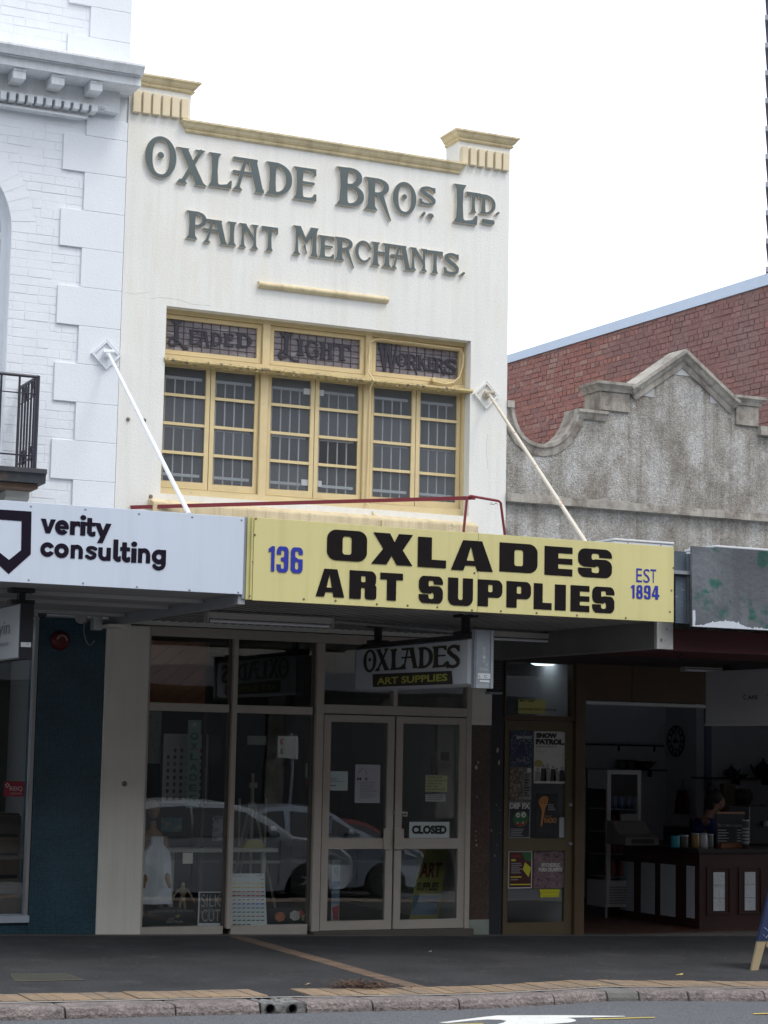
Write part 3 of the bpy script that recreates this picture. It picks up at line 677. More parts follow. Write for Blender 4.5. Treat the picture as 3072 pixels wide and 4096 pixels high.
def cap_profile(zt, zb, pr=.08):
    h = zt-zb
    return [(-.1,zt+.012),(pr,zt),(pr,zt-.16*h),(pr*.9,zt-.2*h),(pr*.74,zt-.32*h),(pr*.6,zt-.5*h),(pr*.42,zt-.64*h),(pr*.27,zt-.72*h),(pr*.27,zt-.8*h),(pr*.4,zt-.84*h),(pr*.34,zt-.93*h),(pr*.16,zb),(0,zb)]
def cap_mb(x0, x1, zt, zb, l, r, bk=.3): return moulding(MB(), x0, x1, 0, cap_profile(zt, zb), l, r, bk)
cap_mb(PX(751,500,0), PX(1829,690,0), zc, zcb, True, True).build('parapet_coping', M_yel, ox)
cap_mb(XL+.0, PX(765,372,0), zL, zLb, False, True).build('pier_cap', M_yel, ox)
cap_mb(PX(1838,570,0), XR, zR, zRb, True, True).build('pier_cap', M_yel, ox)
dz = lambda a, b: sorted((a, b))
for i, (a, b) in enumerate([(868,918),(932,981),(995,1044),(1058,1107),(1118,1167),(1180,1227)]):
    xa_, xb_ = a*.6173, b*.6173; yt = (577+11.5*i)*.6173; yb = (722+8.5*i)*.6173
    if i == 5: yb = 470
    box('cornice_block', PX(xa_, yt, -.05), PX(xb_, yt, -.05), -.05, .0, PZ(xa_, yb, -.05), PZ(xa_, yt, -.05), M_yel2, ox, bevel=.006)
for i, (a, b) in enumerate([(1402,1425),(1435,1460),(1470,1494),(1504,1528),(1538,1563),(1570,1596)]):
    xa_, xb_ = 500+a*.9645, 500+b*.9645; yt = 200+(397+5.5*i)*.9645; yb = 200+(470+5.6*i)*.9645
    box('cornice_block', PX(xa_, yt, -.05), PX(xb_, yt, -.05), -.05, .0, PZ(xa_, yb, -.05), PZ(xa_, yt, -.05), M_yel2, ox, bevel=.006)
bx0, bx1 = PX(1038,1130,-.05), PX(1556,1192,-.05); bz = (PZ(1045,1136,-.05)+PZ(1550,1197,-.05))/2
mb = MB(); R = []
for t in range(9):
    a = math.pi*t/8; R.append((-.055*math.sin(a), .035*math.cos(a)))
mb.rings([[(x_, y_, bz+z_) for y_, z_ in R] for x_ in (bx0, bx1)]).build('moulded_bar', M_yel, ox, smooth=True)
# raised letters: (character, zoom window, x range, top and bottom at the letter's middle, glyph height range)
def put_letters(rows, k, ox0, oy0, parent, th=.034, name='raised_letter'):
    th0 = th
    for ii, (ch, a, b, t, bt, yr) in enumerate(rows):
        th = th0+.0012*(ii % 2)
        X0, X1 = ox0+a*k, ox0+b*k; xm = (X0+X1)/2; T, Bm = oy0+t*k, oy0+bt*k
        x0, x1 = PX(X0, (T+Bm)/2, -th), PX(X1, (T+Bm)/2, -th); z1, z0 = PZ(xm, T, -th), PZ(xm, Bm, -th)
        letter(MB(), 'serif', ch, x0, x1, z0, z1, -th, .0, yr=yr).build(name, [M_letter, M_letside], parent)
K1 = 740/1659
put_letters([('O',45,328,100,478,None),('X',325,605,208,540,None),('L',617,828,256,560,(0,1)),('A',830,1120,300,595,(0,1)),('D',1132,1365,340,632,(0,1)),('E',1378,1585,383,672,(0,1))], K1, 560, 500, ox)
put_letters([('B',105,352,72,415,(0,1)),('R',358,598,165,455,(0,1)),('O',608,820,196,492,None),('S',847,993,236,408,None),('.',862,902,462,512,None),(',',922,978,478,545,None),
             ('L',1155,1370,225,570,(0,1)),('T',1268,1394,290,472,(0,1)),('D',1385,1530,312,488,(0,1)),('.',1530,1568,464,496,None),('-',1405,1522,533,575,None)], K1, 1300, 640, ox)
K2 = 600/1659
put_letters([('P',70,292,70,380,(0,1)),('A',255,525,163,425,(0,1)),('I',525,625,185,448,(0,1)),('N',655,868,210,478,(0,1)),('T',902,1083,240,508,(0,1)),('M',1250,1530,240,560,(0,1)),('E',1532,1706,340,590,(0,1))], K2, 720, 820, ox)
put_letters([('R',108,328,140,397,(0,1)),('C',332,517,172,418,None),('H',512,735,195,457,(0,1)),('A',728,950,225,490,(0,1)),('N',940,1130,255,507,(0,1)),('T',1130,1303,285,535,(0,1)),('S',1316,1482,308,550,None),('.',1497,1550,518,568,None)], K2, 1300, 900, ox)

# ---- upstairs window
YG = .15
win = bpy.data.objects.new('window', None); S.collection.objects.link(win); win.parent = ox; win.location = Vector((7.6, YG, 4.1))-Vector((7.6,0,0))
def WX(zx, zy, Y=YG): return PX(600+zx*.8137, 1180+zy*.8137, Y)
def WZ(zx, zy, Y=YG): return PZ(600+zx*.8137, 1180+zy*.8137, Y)
zt0 = WZ(300,290); zled = PZ(1268,1497,-.03)     # bottom of upper lights, ledge height
uz1 = (WZ(300,133)+WZ(820,195)+WZ(1300,257))/3; uz0 = (WZ(300,285)+WZ(820,344)+WZ(1300,400))/3
ux = [(WX(60,220),WX(527,220)),(WX(609,250),WX(1035,250)),(WX(1110,310),WX(1518,340))]
cs = [(WX(40,600),WX(272,600)),(WX(317,600),WX(515,600)),(WX(594,620),WX(789,620)),(WX(830,650),WX(1024,650)),(WX(1098,680),WX(1287,680)),(WX(1327,700),WX(1508,700))]
cz1 = (WZ(420,378)+WZ(930,435)+WZ(1420,490))/3; cz0 = (WZ(400,928)+WZ(920,978)+WZ(1410,1022))/3
bars = [cz1+(cz0-cz1)*t for t in (.245,.497,.748)]
cs[0] = (wx0+.055, cs[0][1]); ux[0] = (wx0+.055, ux[0][1])
loops = [[(wx0-.02,wz0-.02),(wx1+.02,wz0-.02),(wx1+.02,wz1+.02),(wx0-.02,wz1+.02)]]
for a, b in ux: loops.append([(a-.05,uz0-.05),(b+.05,uz0-.05),(b+.05,uz1+.045),(a-.05,uz1+.045)])
for i in (0,2,4): loops.append([(cs[i][0]-.045,cz0-.07),(cs[i+1][1]+.045,cz0-.07),(cs[i+1][1]+.045,cz1+.055),(cs[i][0]-.045,cz1+.055)])
MB().prism(loops, YG-.03, YG+.09).build('window_frame', M_frame, win, bevel=.004)
for a, b in ux:
    MB().prism([[(a-.047,uz0-.047),(b+.047,uz0-.047),(b+.047,uz1+.042),(a-.047,uz1+.042)], [(a,uz0),(b,uz0),(b,uz1),(a,uz1)]], YG, YG+.05).build('sash', M_frame, win, bevel=.004)
for i, (a, b) in enumerate(cs):
    l = a-.042; r = b+.042
    if i % 2 == 0: r = (b+cs[i+1][0])/2-.003
    else: l = (a+cs[i-1][1])/2+.003
    MB().prism([[(l,cz0-.067),(r,cz0-.067),(r,cz1+.052),(l,cz1+.052)], [(a,cz0),(b,cz0),(b,cz1),(a,cz1)]], YG+.005, YG+.045).build('casement', M_frame, win, bevel=.004)
    for z in bars: box('glazing_bar', a, b, YG+.008, YG+.03, z-.014, z+.014, M_frame, win)
    ed = [cz1]+bars+[cz0]
    for j in range(4):
        v_ = (i*5+j*3) % 4; fr = glass('obscure_window_glass_%d' % v_, (.93,.95,.96), 1.5, .04, (.2,.22,.24,.26)[v_], (.25,.265,.29))
        if i == 3 and j == 2: fr = glass('clear_window_glass', (.9,.9,.9), 1.5, 0, .14, (.17,.18,.2))
        MB().box(a, b, YG+.024+.0004*j, YG+.028+.0004*j, ed[j+1], ed[j]).build('pane', fr, win)
M_lead = mat('lead_came', (.05,.045,.055), .6)
M_lglass = mat('leaded_purple_glass', (.21,.18,.19), .35, var=.35, scale=5, col2=(.42,.38,.39), thr=(.56,.74), stretch=(.8,1,5), bump=.4, bscale=30)
M_lglet = mat('dark_leaded_glass', (.03,.026,.038), .3, var=.2)
words = [('LEADED', [('l',95,195,105,262),('E',196,242,170,240),('A',240,297,175,250),('D',300,358,183,250),('E',365,415,188,252),('D',425,505,190,258)]),
         ('LIGHT', [('l',635,735,175,325),('I',722,764,215,295),('G',770,835,222,308),('H',838,905,232,314),('T',905,990,245,320)]),
         ('WORKERS', [('W',1125,1222,236,376),('O',1215,1270,285,350),('R',1262,1320,290,366),('K',1318,1368,296,366),('E',1368,1408,304,370),('R',1402,1452,310,378),('S',1450,1508,312,388)])]
for (a, b), (nm, ls) in zip(ux, words):
    box('leaded_pane', a, b, YG+.03, YG+.036, uz0, uz1, M_lglass, win)
    mb = MB(); n = 10
    for k in range(1, n): x = a+(b-a)*k/n; mb.box(x-.0028, x+.0028, YG+.024, YG+.0302, uz0, uz1)
    for k in range(1, 5): z = uz0+(uz1-uz0)*k/5; mb.box(a, b, YG+.0235, YG+.0298, z-.0022, z+.0022)
    mb.build('lead_came', M_lead, win)
    for ch, x0, x1, t, bt in ls:
        zz1, zz0 = WZ((x0+x1)/2, t), WZ((x0+x1)/2, bt)
        letter(MB(), 'serif', ch, WX(x0,(t+bt)/2), WX(x1,(t+bt)/2), zz0, zz1, YG+.017, YG+.0232, yr=(0,1) if ch not in 'OSGlWC' else None).build('leaded_letter', M_lglet, win)
# weather ledge between the lights, peeling
mb = MB(); n = 60; rnd = random.Random(2); Rg = []
for i in range(n+1):
    x = wx0-.01+(wx1-wx0+.03)*i/n; d = rnd.uniform(0,.012)
    Rg.append([(x, YG, zled+.05), (x, -.02, zled+.012), (x, -.025, zled-.004-d*.4), (x, -.005, zled-.014-d), (x, YG, zled-.02)])
mb.rings(Rg).build('weather_ledge', M_peel, win)
mb = MB()
for i in range(22):      # curls of loose paint under the ledge
    x = rnd.uniform(wx0+.5, wx1-.1); s_ = rnd.uniform(.005,.016); z = zled-.018
    mb.add([(x-s_, .0, z), (x+s_, .0, z), (x+s_*.6, -.012, z-s_*1.3), (x-s_*.5, -.02, z-s_)], [(0,1,2,3)])
mb.build('paint_curls', mat('loose_paint', (.6,.5,.3), .8), win, kind='stuff')
# white security bars and net behind the glass
M_bar = mat('white_bar_paint', (.68,.70,.71), .5)
Yb = YG+.05
for a, b in cs:
    w_ = b-a
    for z in (cz1-.1, (cz0+cz1)/2-.02, cz0+.07): box('bar_rail', a-.01 if z < 5.3 else a-.01, b-.03, Yb-.012, Yb, z-.014, z+.014, M_bar, win)
    for k in range(4):
        x = a+.025+w_*.235*k; box('security_bar', x-.0065, x+.0065, Yb+.001, Yb+.012, cz0-.02, cz1-.09, M_bar, win)
xm = (cs[2][1]+cs[3][0])/2
for z in (cz1-.11, cz0+.09): box('bar_latch', xm-.12, xm+.1, Yb-.03, Yb-.013, z-.03, z+.03, mat('grey_bar_latch', (.4,.42,.42), .5), win)
MB().add([(wx0-.3,4.5,3.4),(wx1+.3,4.5,3.4),(wx1+.3,4.5,6.6),(wx0-.3,4.5,6.6)],[(0,1,2,3)]).build('upper_room_wall', mat('upper_room', (.16,.17,.18), .9, var=.3, scale=2), ox)
# sill
sz1 = PZ(641,1990,-.05); 
xs0, xs1 = PX(613,2010,-.16), PX(1913,2120,-.16); szt = (PZ(640,2005,-.16)+PZ(1880,2100,-.16))/2; szb = (PZ(1912,2154,-.16)+PZ(1500,2122,-.16))/2
szb = min(szb, szt-.1)
MB().rings([[(x_, .14, szt+.06), (x_, -.06, szt+.035), (x_, -.16, szt), (x_, -.165, szt-.02), (x_, -.16, szb), (x_, 0, szb)] for x_ in (xs0, xs1)]).build('window_sill', M_sillp, ox, bevel=.006)
# hairline cracks in the render
rnd = random.Random(23); M_crk = mat('hairline_crack', (.42,.40,.36), .95)
for pts in (((604,1192),(640,1190),(690,1196),(730,1203),(770,1216),(840,1222)), ((502,1168),(540,1176),(600,1166)), ((1950,1735),(1946,1800),(1951,1880))):
    MB().tube([(XZ(px+rnd.uniform(-3,3), py+rnd.uniform(-2,2))[0], .0002, XZ(px, py+rnd.uniform(-2,2))[1]) for px, py in pts], .0014, 4).build('hairline_crack', M_crk, ox)
# old fixing bolts in the render
for px, py in ((512,1677),(577,1681),(603,1986)):
    x, z = XZ(px, py); MB().lathe((x, 0, z), [(.0,.02),(.016,.016),(.02,.0)], 10, 'y').build('wall_bolt', mat('rusty_bolt', (.2,.16,.13), .8, var=.3, scale=40), ox)

# ---- street level of the shop
PY = -.03
box('left_pier', PX(383,3739,PY), PX(560,3743,PY), PY, .3, 0, 2.885, M_pier, ox, bevel=.006)
box('pier_corbel', PX(395,2500,PY-.02), PX(520,2510,PY-.02), PY-.05, -.031, 2.86, 2.915, M_pier, ox)
x, z = XZ(498,3135,PY); MB().lathe((x, PY, z), [(0,.012),(.022,.01),(.026,0)], 16, 'y').build('wall_plug', mat('tarnished_disc', (.16,.16,.15), .4, metal=.6), ox)
sf = bpy.data.objects.new('shopfront', None); S.collection.objects.link(sf); sf.parent = ox; sf.location = (0,0,0)
sx0_, sx1_ = PX(560,3300), PX(1879,3300)
xm1 = PX(912,3380), PX(931,3380); xm2 = PX(1250,3380), PX(1281,3380)
z_h = PZ(700,2530), PZ(700,2508); z_t = PZ(760,2842), PZ(760,2822)
zh0 = 2.80; ztr0, ztr1 = z_t[0]-.01, z_t[1]+.02
def fbox(a, b, c, d, y0=-.01, y1=.08, m=M_alu, nm='frame_member'): return box(nm, a, b, y0, y1, c, d, m, sf, bevel=.004)
fbox(sx0_, sx1_+.02, zh0, zh0+.09); fbox(sx0_, sx0_+.05, .0, zh0)
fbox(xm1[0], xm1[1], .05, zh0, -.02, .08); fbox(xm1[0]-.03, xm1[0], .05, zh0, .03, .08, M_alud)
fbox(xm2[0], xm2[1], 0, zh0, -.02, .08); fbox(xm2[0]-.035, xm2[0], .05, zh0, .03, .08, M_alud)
xr0 = PX(1860,3300); fbox(xr0, sx1_, 0, zh0, -.015, .08)
fbox(sx0_+.05, xm1[0]-.03, .0, .075, -.005, .08); fbox(xm1[1], xm2[0]-.035, -.03, .075, -.005, .08)
fbox(sx0_+.05, xm1[0]-.03, ztr0, ztr1); fbox(xm1[1], xm2[0]-.035, ztr0, ztr1)
zd0, zd1 = 2.1, 2.2; fbox(xm2[1], xr0, zd0+.012, zd1, -.012, .08)
xmm = PX(1574,2780), PX(1590,2780); fbox(xmm[0], xmm[1], zd1, zh0)
g = 0
for a, b, c, d in ((sx0_+.05, xm1[0], .075, ztr0), (xm1[1], xm2[0], .075, ztr0), (sx0_+.05, xm1[0], ztr1, zh0), (xm1[1], xm2[0], ztr1, zh0), (xm2[1], xmm[0], zd1, zh0), (xmm[1], xr0, zd1, zh0)):
    box('pane', a, b, .040, .046, c, d, M_glass, sf)
# doors
dl = PX(1284,3400), PX(1572,3400); dr = PX(1576,3400), PX(1860,3400)
zb1 = PZ(1290,3685); zr = PZ(1290,3396), PZ(1290,3353)
for k, (a, b) in enumerate((dl, dr)):
    d = bpy.data.objects.new('door', None); S.collection.objects.link(d); d.parent = ox; d.location = Vector(((a+b)/2-7.6, .01, 0))
    a += .004; b -= .004; sw = .075
    MB().prism([[(a,.012),(b,.012),(b,zd0),(a,zd0)], [(a+sw,zb1),(b-sw,zb1),(b-sw,zr[0]),(a+sw,zr[0])], [(a+sw,zr[1]),(b-sw,zr[1]),(b-sw,zd0-.07),(a+sw,zd0-.07)]], .0, .045).build('door_frame', M_alu, d, bevel=.003)
    box('pane', a+sw, b-sw, .02, .026, zb1, zr[0], M_glass, d); box('pane', a+sw, b-sw, .02, .026, zr[1], zd0-.07, M_glass, d)
    X0, X1 = (PX(1532,3350), PX(1557,3350)) if k == 0 else (PX(1574,3350), PX(1611,3350))
    box('push_plate', X0, X1, -.03, -.001, PZ(1560,3398), PZ(1560,3314), M_alu, d, bevel=.004)
    if k == 0: MB().lathe((PX(1575,3250), -.001, PZ(1575,3250)), [(0,.012),(.012,.012),(.014,0)], 12, 'y').build('door_lock', M_steel, d)
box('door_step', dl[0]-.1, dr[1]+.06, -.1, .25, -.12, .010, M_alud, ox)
# pier right of the doors: brown mosaic, pale head block, green base block
M_mos = tilemat('brown_mosaic', (.07,.04,.028), (.05,.036,.03), .02)
mx0, mx1 = PX(1881,3300), PX(1960,3300); zg = PZ(1920,3678); zh = PZ(1920,2900)
box('mosaic_pier', mx0, mx1, 0, .3, zg, zh, M_mos, ox); box('pier_base', mx0, mx1+.0, -.006, .3, -.1, zg, mat('pale_green_block', (.3,.34,.29), .8, var=.2, scale=14, bump=.4), ox)
box('pier_head', mx0, mx1, -.006, .3, zh, zh0+.09, M_pier, ox)
mb = MB(); rnd = random.Random(9)      # torn paper scraps glued to the pier
for px, py, s_ in ((1905,3070,.03),(1912,3050,.016),(1908,3187,.012),(1903,3325,.01),(1905,3380,.017),(1903,3362,.01),(1902,3345,.006)):
    x, z = XZ(px, py); n = 7; mb.prism([[(x+s_*rnd.uniform(.4,1)*math.cos(6.283*i/n)*.8, z+s_*rnd.uniform(.5,1.1)*math.sin(6.283*i/n)) for i in range(n)]], -.004, -.001)
mb.build('paper_scrap', mat('torn_paper', (.42,.4,.34), .9), ox)
# room behind the glass
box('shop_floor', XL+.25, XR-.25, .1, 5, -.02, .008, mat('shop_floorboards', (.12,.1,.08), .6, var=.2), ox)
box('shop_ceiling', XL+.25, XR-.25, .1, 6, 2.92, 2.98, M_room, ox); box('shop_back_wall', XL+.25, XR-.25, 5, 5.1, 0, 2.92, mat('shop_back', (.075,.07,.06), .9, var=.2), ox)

# ================================================================ white corner building at the left
wb = thing('white_building', (4.5, 0, 0), 'white painted brick building with bracketed cornice, quoins and a teal tiled pier, at far left', 'building')
YB = .02
xq_l = PX(229,1215,-.0); xq_s = PX(308,1500,0); xp0 = XL-.004
jx = PX(45,950,YB); zs = PZ(45,925,YB); RA = .768; acx = jx-RA
WL = 2.2; WT = 11.5
def archloop(r, z0, x0=acx, n=20): return [(x0-r, z0)]+[(x0+r*math.cos(math.pi-math.pi*i/n), zs+r*math.sin(math.pi-math.pi*i/n)) for i in range(n+1)]+[(x0+r, z0)]
zbal = PZ(100,1880,-.1)
MB().prism([[(WL,2.9),(xp0,2.9),(xp0,WT),(WL,WT)], archloop(RA, zbal)], YB+.003, .35).build('wall', M_wbrick, wb)
box('side_wall', xp0-.3, xp0, .35, 10, 0, WT, M_wbrick, wb); box('upper_room_back', WL, xp0-.3, 1.6, 1.7, 2.9, WT, mat('white_room', (.2,.22,.25), .8), wb)
bnd = [WT]+[PZ(300, y_, 0) for y_ in (14,137,)]+[PZ(300,300,0)]
bz_ = [PZ(275, y_, 0) for y_ in (455,531,679,833,984,1141.5,1297,1451,1605,1759,1917,2072)]
longq = [False,True,False,True,False,True,False,True,False,True,False]
for (a, b), lg in zip(zip(bz_, bz_[1:]), longq): box('quoin_stone', xq_l if lg else xq_s, xp0, -.003, YB+.02, b+.0008, a-.0008, M_white, wb, bevel=.004)
for (a, b), lg in zip(zip(bnd, bnd[1:]), [True,False,True]): box('quoin_stone', xq_l if lg else xq_s, xp0, -.003, YB+.02, b+.0008, a-.0008, M_white, wb, bevel=.004)
# painted bricks, running bond, and the arch ring
rnd = random.Random(21); CH = .0835; BL = .235
zc0 = 3.45; row = 0; cnt = 0; stuff = MB()
zcor_b = PZ(300,480,0); zcor_t = PZ(300,215,0)
def qleft(z):
    for (a, b), lg in zip(zip(bz_, bz_[1:]), longq):
        if b <= z <= a: return xq_l if lg else xq_s
    for (a, b), lg in zip(zip(bnd, bnd[1:]), [True,False,True]):
        if b <= z <= a: return xq_l if lg else xq_s
    return xq_s
def brick_mb(mb, x0, x1, z0, z1, y):
    j = [rnd.uniform(-.003,.003) for _ in range(4)]
    return mb.rings([[(x0,YB+.012,z0),(x1,YB+.012,z0),(x1,YB+.012,z1),(x0,YB+.012,z1)][::-1],
                     [(x0+.003,y,z0+.003+j[0]),(x1-.003,y,z0+.003+j[1]),(x1-.003,y,z1-.003+j[2]),(x0+.003,y,z1-.003+j[3])][::-1]])
z = zc0
while z < WT-.1:
    if not (zcor_b-.02 < z < zcor_t):
        x = 3.55+(.118 if row % 2 else 0)-rnd.uniform(0,.02)
        ql = qleft(z+CH/2)
        while x < ql-.03:
            x1 = min(x+(BL if rnd.random() > .16 else BL/2), ql); a = x
            zz = z+CH/2
            if zz < zs and zz > zbal: a = max(a, jx)
            elif zz >= zs:
                dd = (RA+.235)**2-(zz-zs)**2
                if dd > 0: a = max(a, acx+math.sqrt(dd))
            if x1-a > .03 and a >= x-1e-6+0:
                if x1-a > .02:
                    y = YB+rnd.uniform(-.0015,.002)
                    if z < 8.95 and cnt < 285: brick_mb(MB(), a+.002, x1-.002, z+.002, z+CH-.002, y).build('brick', M_wbrick, wb); cnt += 1
                    else: brick_mb(stuff, a+.002, x1-.002, z+.002, z+CH-.002, y)
            x = x1
    z += CH; row += 1
if stuff.f: stuff.build('upper_bricks', M_wbrick, wb, kind='stuff')
n = 26
for i in range(n//2):
    a0, a1 = math.pi*i/n+.004, math.pi*(i+1)/n-.004; r0, r1 = RA+.001, RA+.23
    q = [(acx+r*math.cos(a), zs+r*math.sin(a)) for r, a in ((r0,a0),(r1,a0),(r1,a1),(r0,a1))]
    MB().prism([q], YB+rnd.uniform(-.002,.002), YB+.03).build('brick', M_wbrick, wb)
# arched window behind the balcony
aw = bpy.data.objects.new('arched_window', None); S.collection.objects.link(aw); aw.parent = wb; aw.location = Vector((acx-4.5, .2, zbal))
MB().prism([archloop(RA+.03, zbal), archloop(RA-.06, zbal+.05)], .17, .24).build('frame', M_white, aw)
MB().prism([archloop(RA-.055, zs-.04)[1:-1]+[(acx+RA-.06, zs-.04),(acx-RA+.06, zs-.04)]], .21, .22).build('pane', glass('pale_blind_glass', (.4,.45,.5), 1.5, 0, .6, (.42,.48,.56)), aw)
box('frame_rail', acx-RA, acx+RA, .18, .235, zs-.05, zs+.02, M_white, aw)
for x in (acx-.72, acx-.36, acx-.02, acx+.34): box('shutter_slat_panel', x, x+.32, .2, .23, zbal+.05, zs-.05, M_white, aw, bevel=.01)
# cornice
corn = bpy.data.objects.new('cornice', None); S.collection.objects.link(corn); corn.parent = wb; corn.location = Vector((0,0,8.6))
PJ = .50
zct = (PZ(0,163,-PJ)+PZ(570,256,-PJ))/2
zco = (PZ(5,213,-.40)+PZ(520,302,-.40))/2; zcb2 = (PZ(5,255,-.38)+PZ(520,337,-.38))/2
MB().rings([[(x_, .2, zct+.05),(x_, -PJ+.01, zct+.01),(x_, -PJ, zct),(x_,-PJ,zct-.02),(x_,-PJ+.025,zct-.05),(x_,-PJ+.05,zct-.09),(x_,-PJ+.08,zco+.03),(x_,-.405,zco+.02),(x_,-.405,zco),(x_,-.38,zco-.002),(x_,-.38,zcb2),(x_,.2,zcb2)] for x_ in (WL, xp0)]).build('crown_mould', M_corn, corn)
zfr = PZ(40,365,-.12)
MB().box(WL, xp0-.12, -.10, .1, zcb2-.2, zcb2-.001).build('frieze', M_corn, corn)
for a, b in ((-273,-130),(148,290),(572,718),(1000,1138)):
    xa_, xb_ = a/2.765, b/2.765; ym = 150+(316+(a-148)*.157)/2.765
    x0, x1 = PX(xa_, ym+20, -.33), PX(xb_, ym+20, -.33); zt_ = zcb2-.002; zb_ = PZ(xa_, ym+46, -.33)
    MB().rings([[(x_,-.1,zt_),(x_,-.345,zt_),(x_,-.345,zt_-.02),(x_,-.33,zt_-.028),(x_,-.33,zb_),(x_,-.1,zb_)] for x_ in (x0, x1)]).build('bracket', M_corn, corn, bevel=.004)
zd1_ = (PZ(20,357,-.2)+PZ(340,412,-.2))/2
box('bed_mould', WL, PX(430,385,-.16), -.17, .1, zd1_, zcb2-.19, M_corn, corn, bevel=.01)
for i in range(-4, 10):
    a = 108+102*i-.5*i; x0, x1 = PX(a/2.765, 385, -.17), PX((a+66)/2.765, 385, -.17)
    yt = 150+(590+13.8*i)/2.765; box('dentil', x0, x1, -.17, -.03, PZ(a/2.765, yt+34, -.17), zd1_+.002, M_corn, corn)
box('dentil_back', WL, PX(354,430,-.05), -.06, .1, zd1_-.10, zd1_+.01, M_corn, corn)
zb_t = zd1_-.103; zb_b = (PZ(0,431,-.02)+PZ(333,480,-.02))/2
h = zb_t-zb_b
MB().rings([[(x_,.1,zb_t),(x_,-.1,zb_t-.0),(x_,-.1,zb_t-.02),(x_,-.07,zb_t-.3*h),(x_,-.07,zb_t-.5*h),(x_,-.04,zb_t-.6*h),(x_,-.03,zb_t-.9*h),(x_,-.02,zb_b),(x_,.1,zb_b)] for x_ in (WL, PX(336,478,-.04))]).build('bed_mould', M_corn, corn)
# balcony
bal = bpy.data.objects.new('balcony', None); S.collection.objects.link(bal); bal.parent = wb; bal.location = Vector((0,0,zbal))
YR = -.62
M_iron = mat('black_iron_paint', (.018,.016,.03), .45, bump=.05)
M_slab = mat('dark_balcony_slab', (.045,.05,.058), .7, var=.3, scale=10, dirt=((.11,.07,.05), 9, .5, .7))
xr_ = PX(150,1560,YR); zrt = PZ(155,1508,YR); zrb = PZ(143,1870,YR)
sbx = PX(189,1877,YR-.06); st = PZ(189,1877,YR-.06)
MB().rings([[(x_,YB,st+.02),(x_,YR-.06,st),(x_,YR-.06,st-.04),(x_-.0,YR-.03,st-.05),(x_,YR-.02,st-.125),(x_,YB,st-.13)] for x_ in (WL, sbx)]).build('balcony_slab', M_slab, bal)
box('slab_edge_brick', WL, sbx-.05, YR+.05, YB, st-.17, st-.131, mat('slab_underside', (.16,.1,.07), .9, var=.4, scale=9), bal)
for x in (PX(95,1960,-.05)-.02-.22, 3.3): MB().rings([[(x_,YB,st-.172),(x_,-.34,st-.172),(x_,-.34,st-.235),(x_,-.3,st-.245),(x_,-.28,st-.29),(x_,-.12,st-.40),(x_,YB,st-.42)] for x_ in (x, x+.22)]).build('corbel', mat('stone_corbel', (.46,.46,.43), .8, var=.1), bal)
mb = MB()
def rail_side(p0, p1, xs_, big=True):
    (x0,y0),(x1,y1) = p0, p1
    P_ = lambda t, z_: (x0+(x1-x0)*t, y0+(y1-y0)*t, z_)
    mb.tube([P_(0,zrt), P_(1,zrt)], .016, 6); mb.tube([P_(0,zrt-.16), P_(1,zrt-.16)], .006, 5); mb.tube([P_(0,st+.12), P_(1,st+.12)], .008, 5)
    for t in xs_: mb.tube([P_(t,st), P_(t,zrt)], .011, 6)
rail_side((xr_,YR),(WL,YR),[0]+[.167*k/(xr_-WL) for k in range(1,11)])
rail_side((xr_,YR),(xr_,YB),[0,.16,.33,.5,.66,.83,1])
mb.tube([(xr_,YR,st),(xr_,YR,zrt+.01)], .02, 6)
for cc in (.17, .66):
    for zz in (zrt-.09, st+.16):
        mb.tube([(xr_, YR+(YB-YR)*cc+.07*math.cos(a), zz+.07*math.sin(a)) for a in [2*math.pi*i/16 for i in range(17)]], .008, 5)
        mb.tube([(xr_, YR+(YB-YR)*cc+.035*math.cos(a), zz+.035*math.sin(a)) for a in [2*math.pi*i/12 for i in range(10)]], .006, 5)
mb.build('railing', M_iron, bal)
# ground floor of the white building
M_teal = tilemat('teal_mosaic', (.012,.05,.075), (.07,.11,.13), .021)
tx0 = PX(128,3300,-.01); tx1 = PX(395,3300,-.01)
tz1 = PZ(250,2472,-.01)
box('tiled_pier', tx0, XL-.035, -.01, .3, 0, tz1, M_teal, wb)
box('soffit_band', WL, XL-.035, -.004, .3, tz1, 2.93, mat('soffit_band_paint', (.36,.36,.35), .8), wb)
fz = PZ(60,3690,.0), PZ(60,3662,.0)
box('tiled_base', WL, tx0, .01, .3, 0, fz[0], M_teal, wb)
box('window_sill', WL, PX(116,3680,-.03), -.04, .2, fz[0], fz[1], mat('pale_metal_sill', (.45,.5,.56), .5), wb, bevel=.003)
box('window_frame', PX(97,3650,0), PX(104,3650,0)+.015, .0, .09, fz[1], tz1, mat('silver_frame', (.4,.4,.4), .4, metal=.4), wb)
box('pane', WL, PX(97,3650,0), .05, .056, fz[1], tz1, M_glass, wb)
M_roomL = mat('office_wall', (.13,.13,.12), .9, var=.1)
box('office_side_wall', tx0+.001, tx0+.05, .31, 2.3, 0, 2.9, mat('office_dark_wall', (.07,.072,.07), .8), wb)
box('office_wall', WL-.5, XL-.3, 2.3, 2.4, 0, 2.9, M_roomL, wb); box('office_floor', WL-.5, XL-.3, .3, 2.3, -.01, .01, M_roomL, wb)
box('office_screen', PX(40,3000,1.)-.9, PX(40,3000,1.), 1.0, 1.04, .0, 2.7, mat('dark_green_screen', (.05,.055,.045), .8), wb)
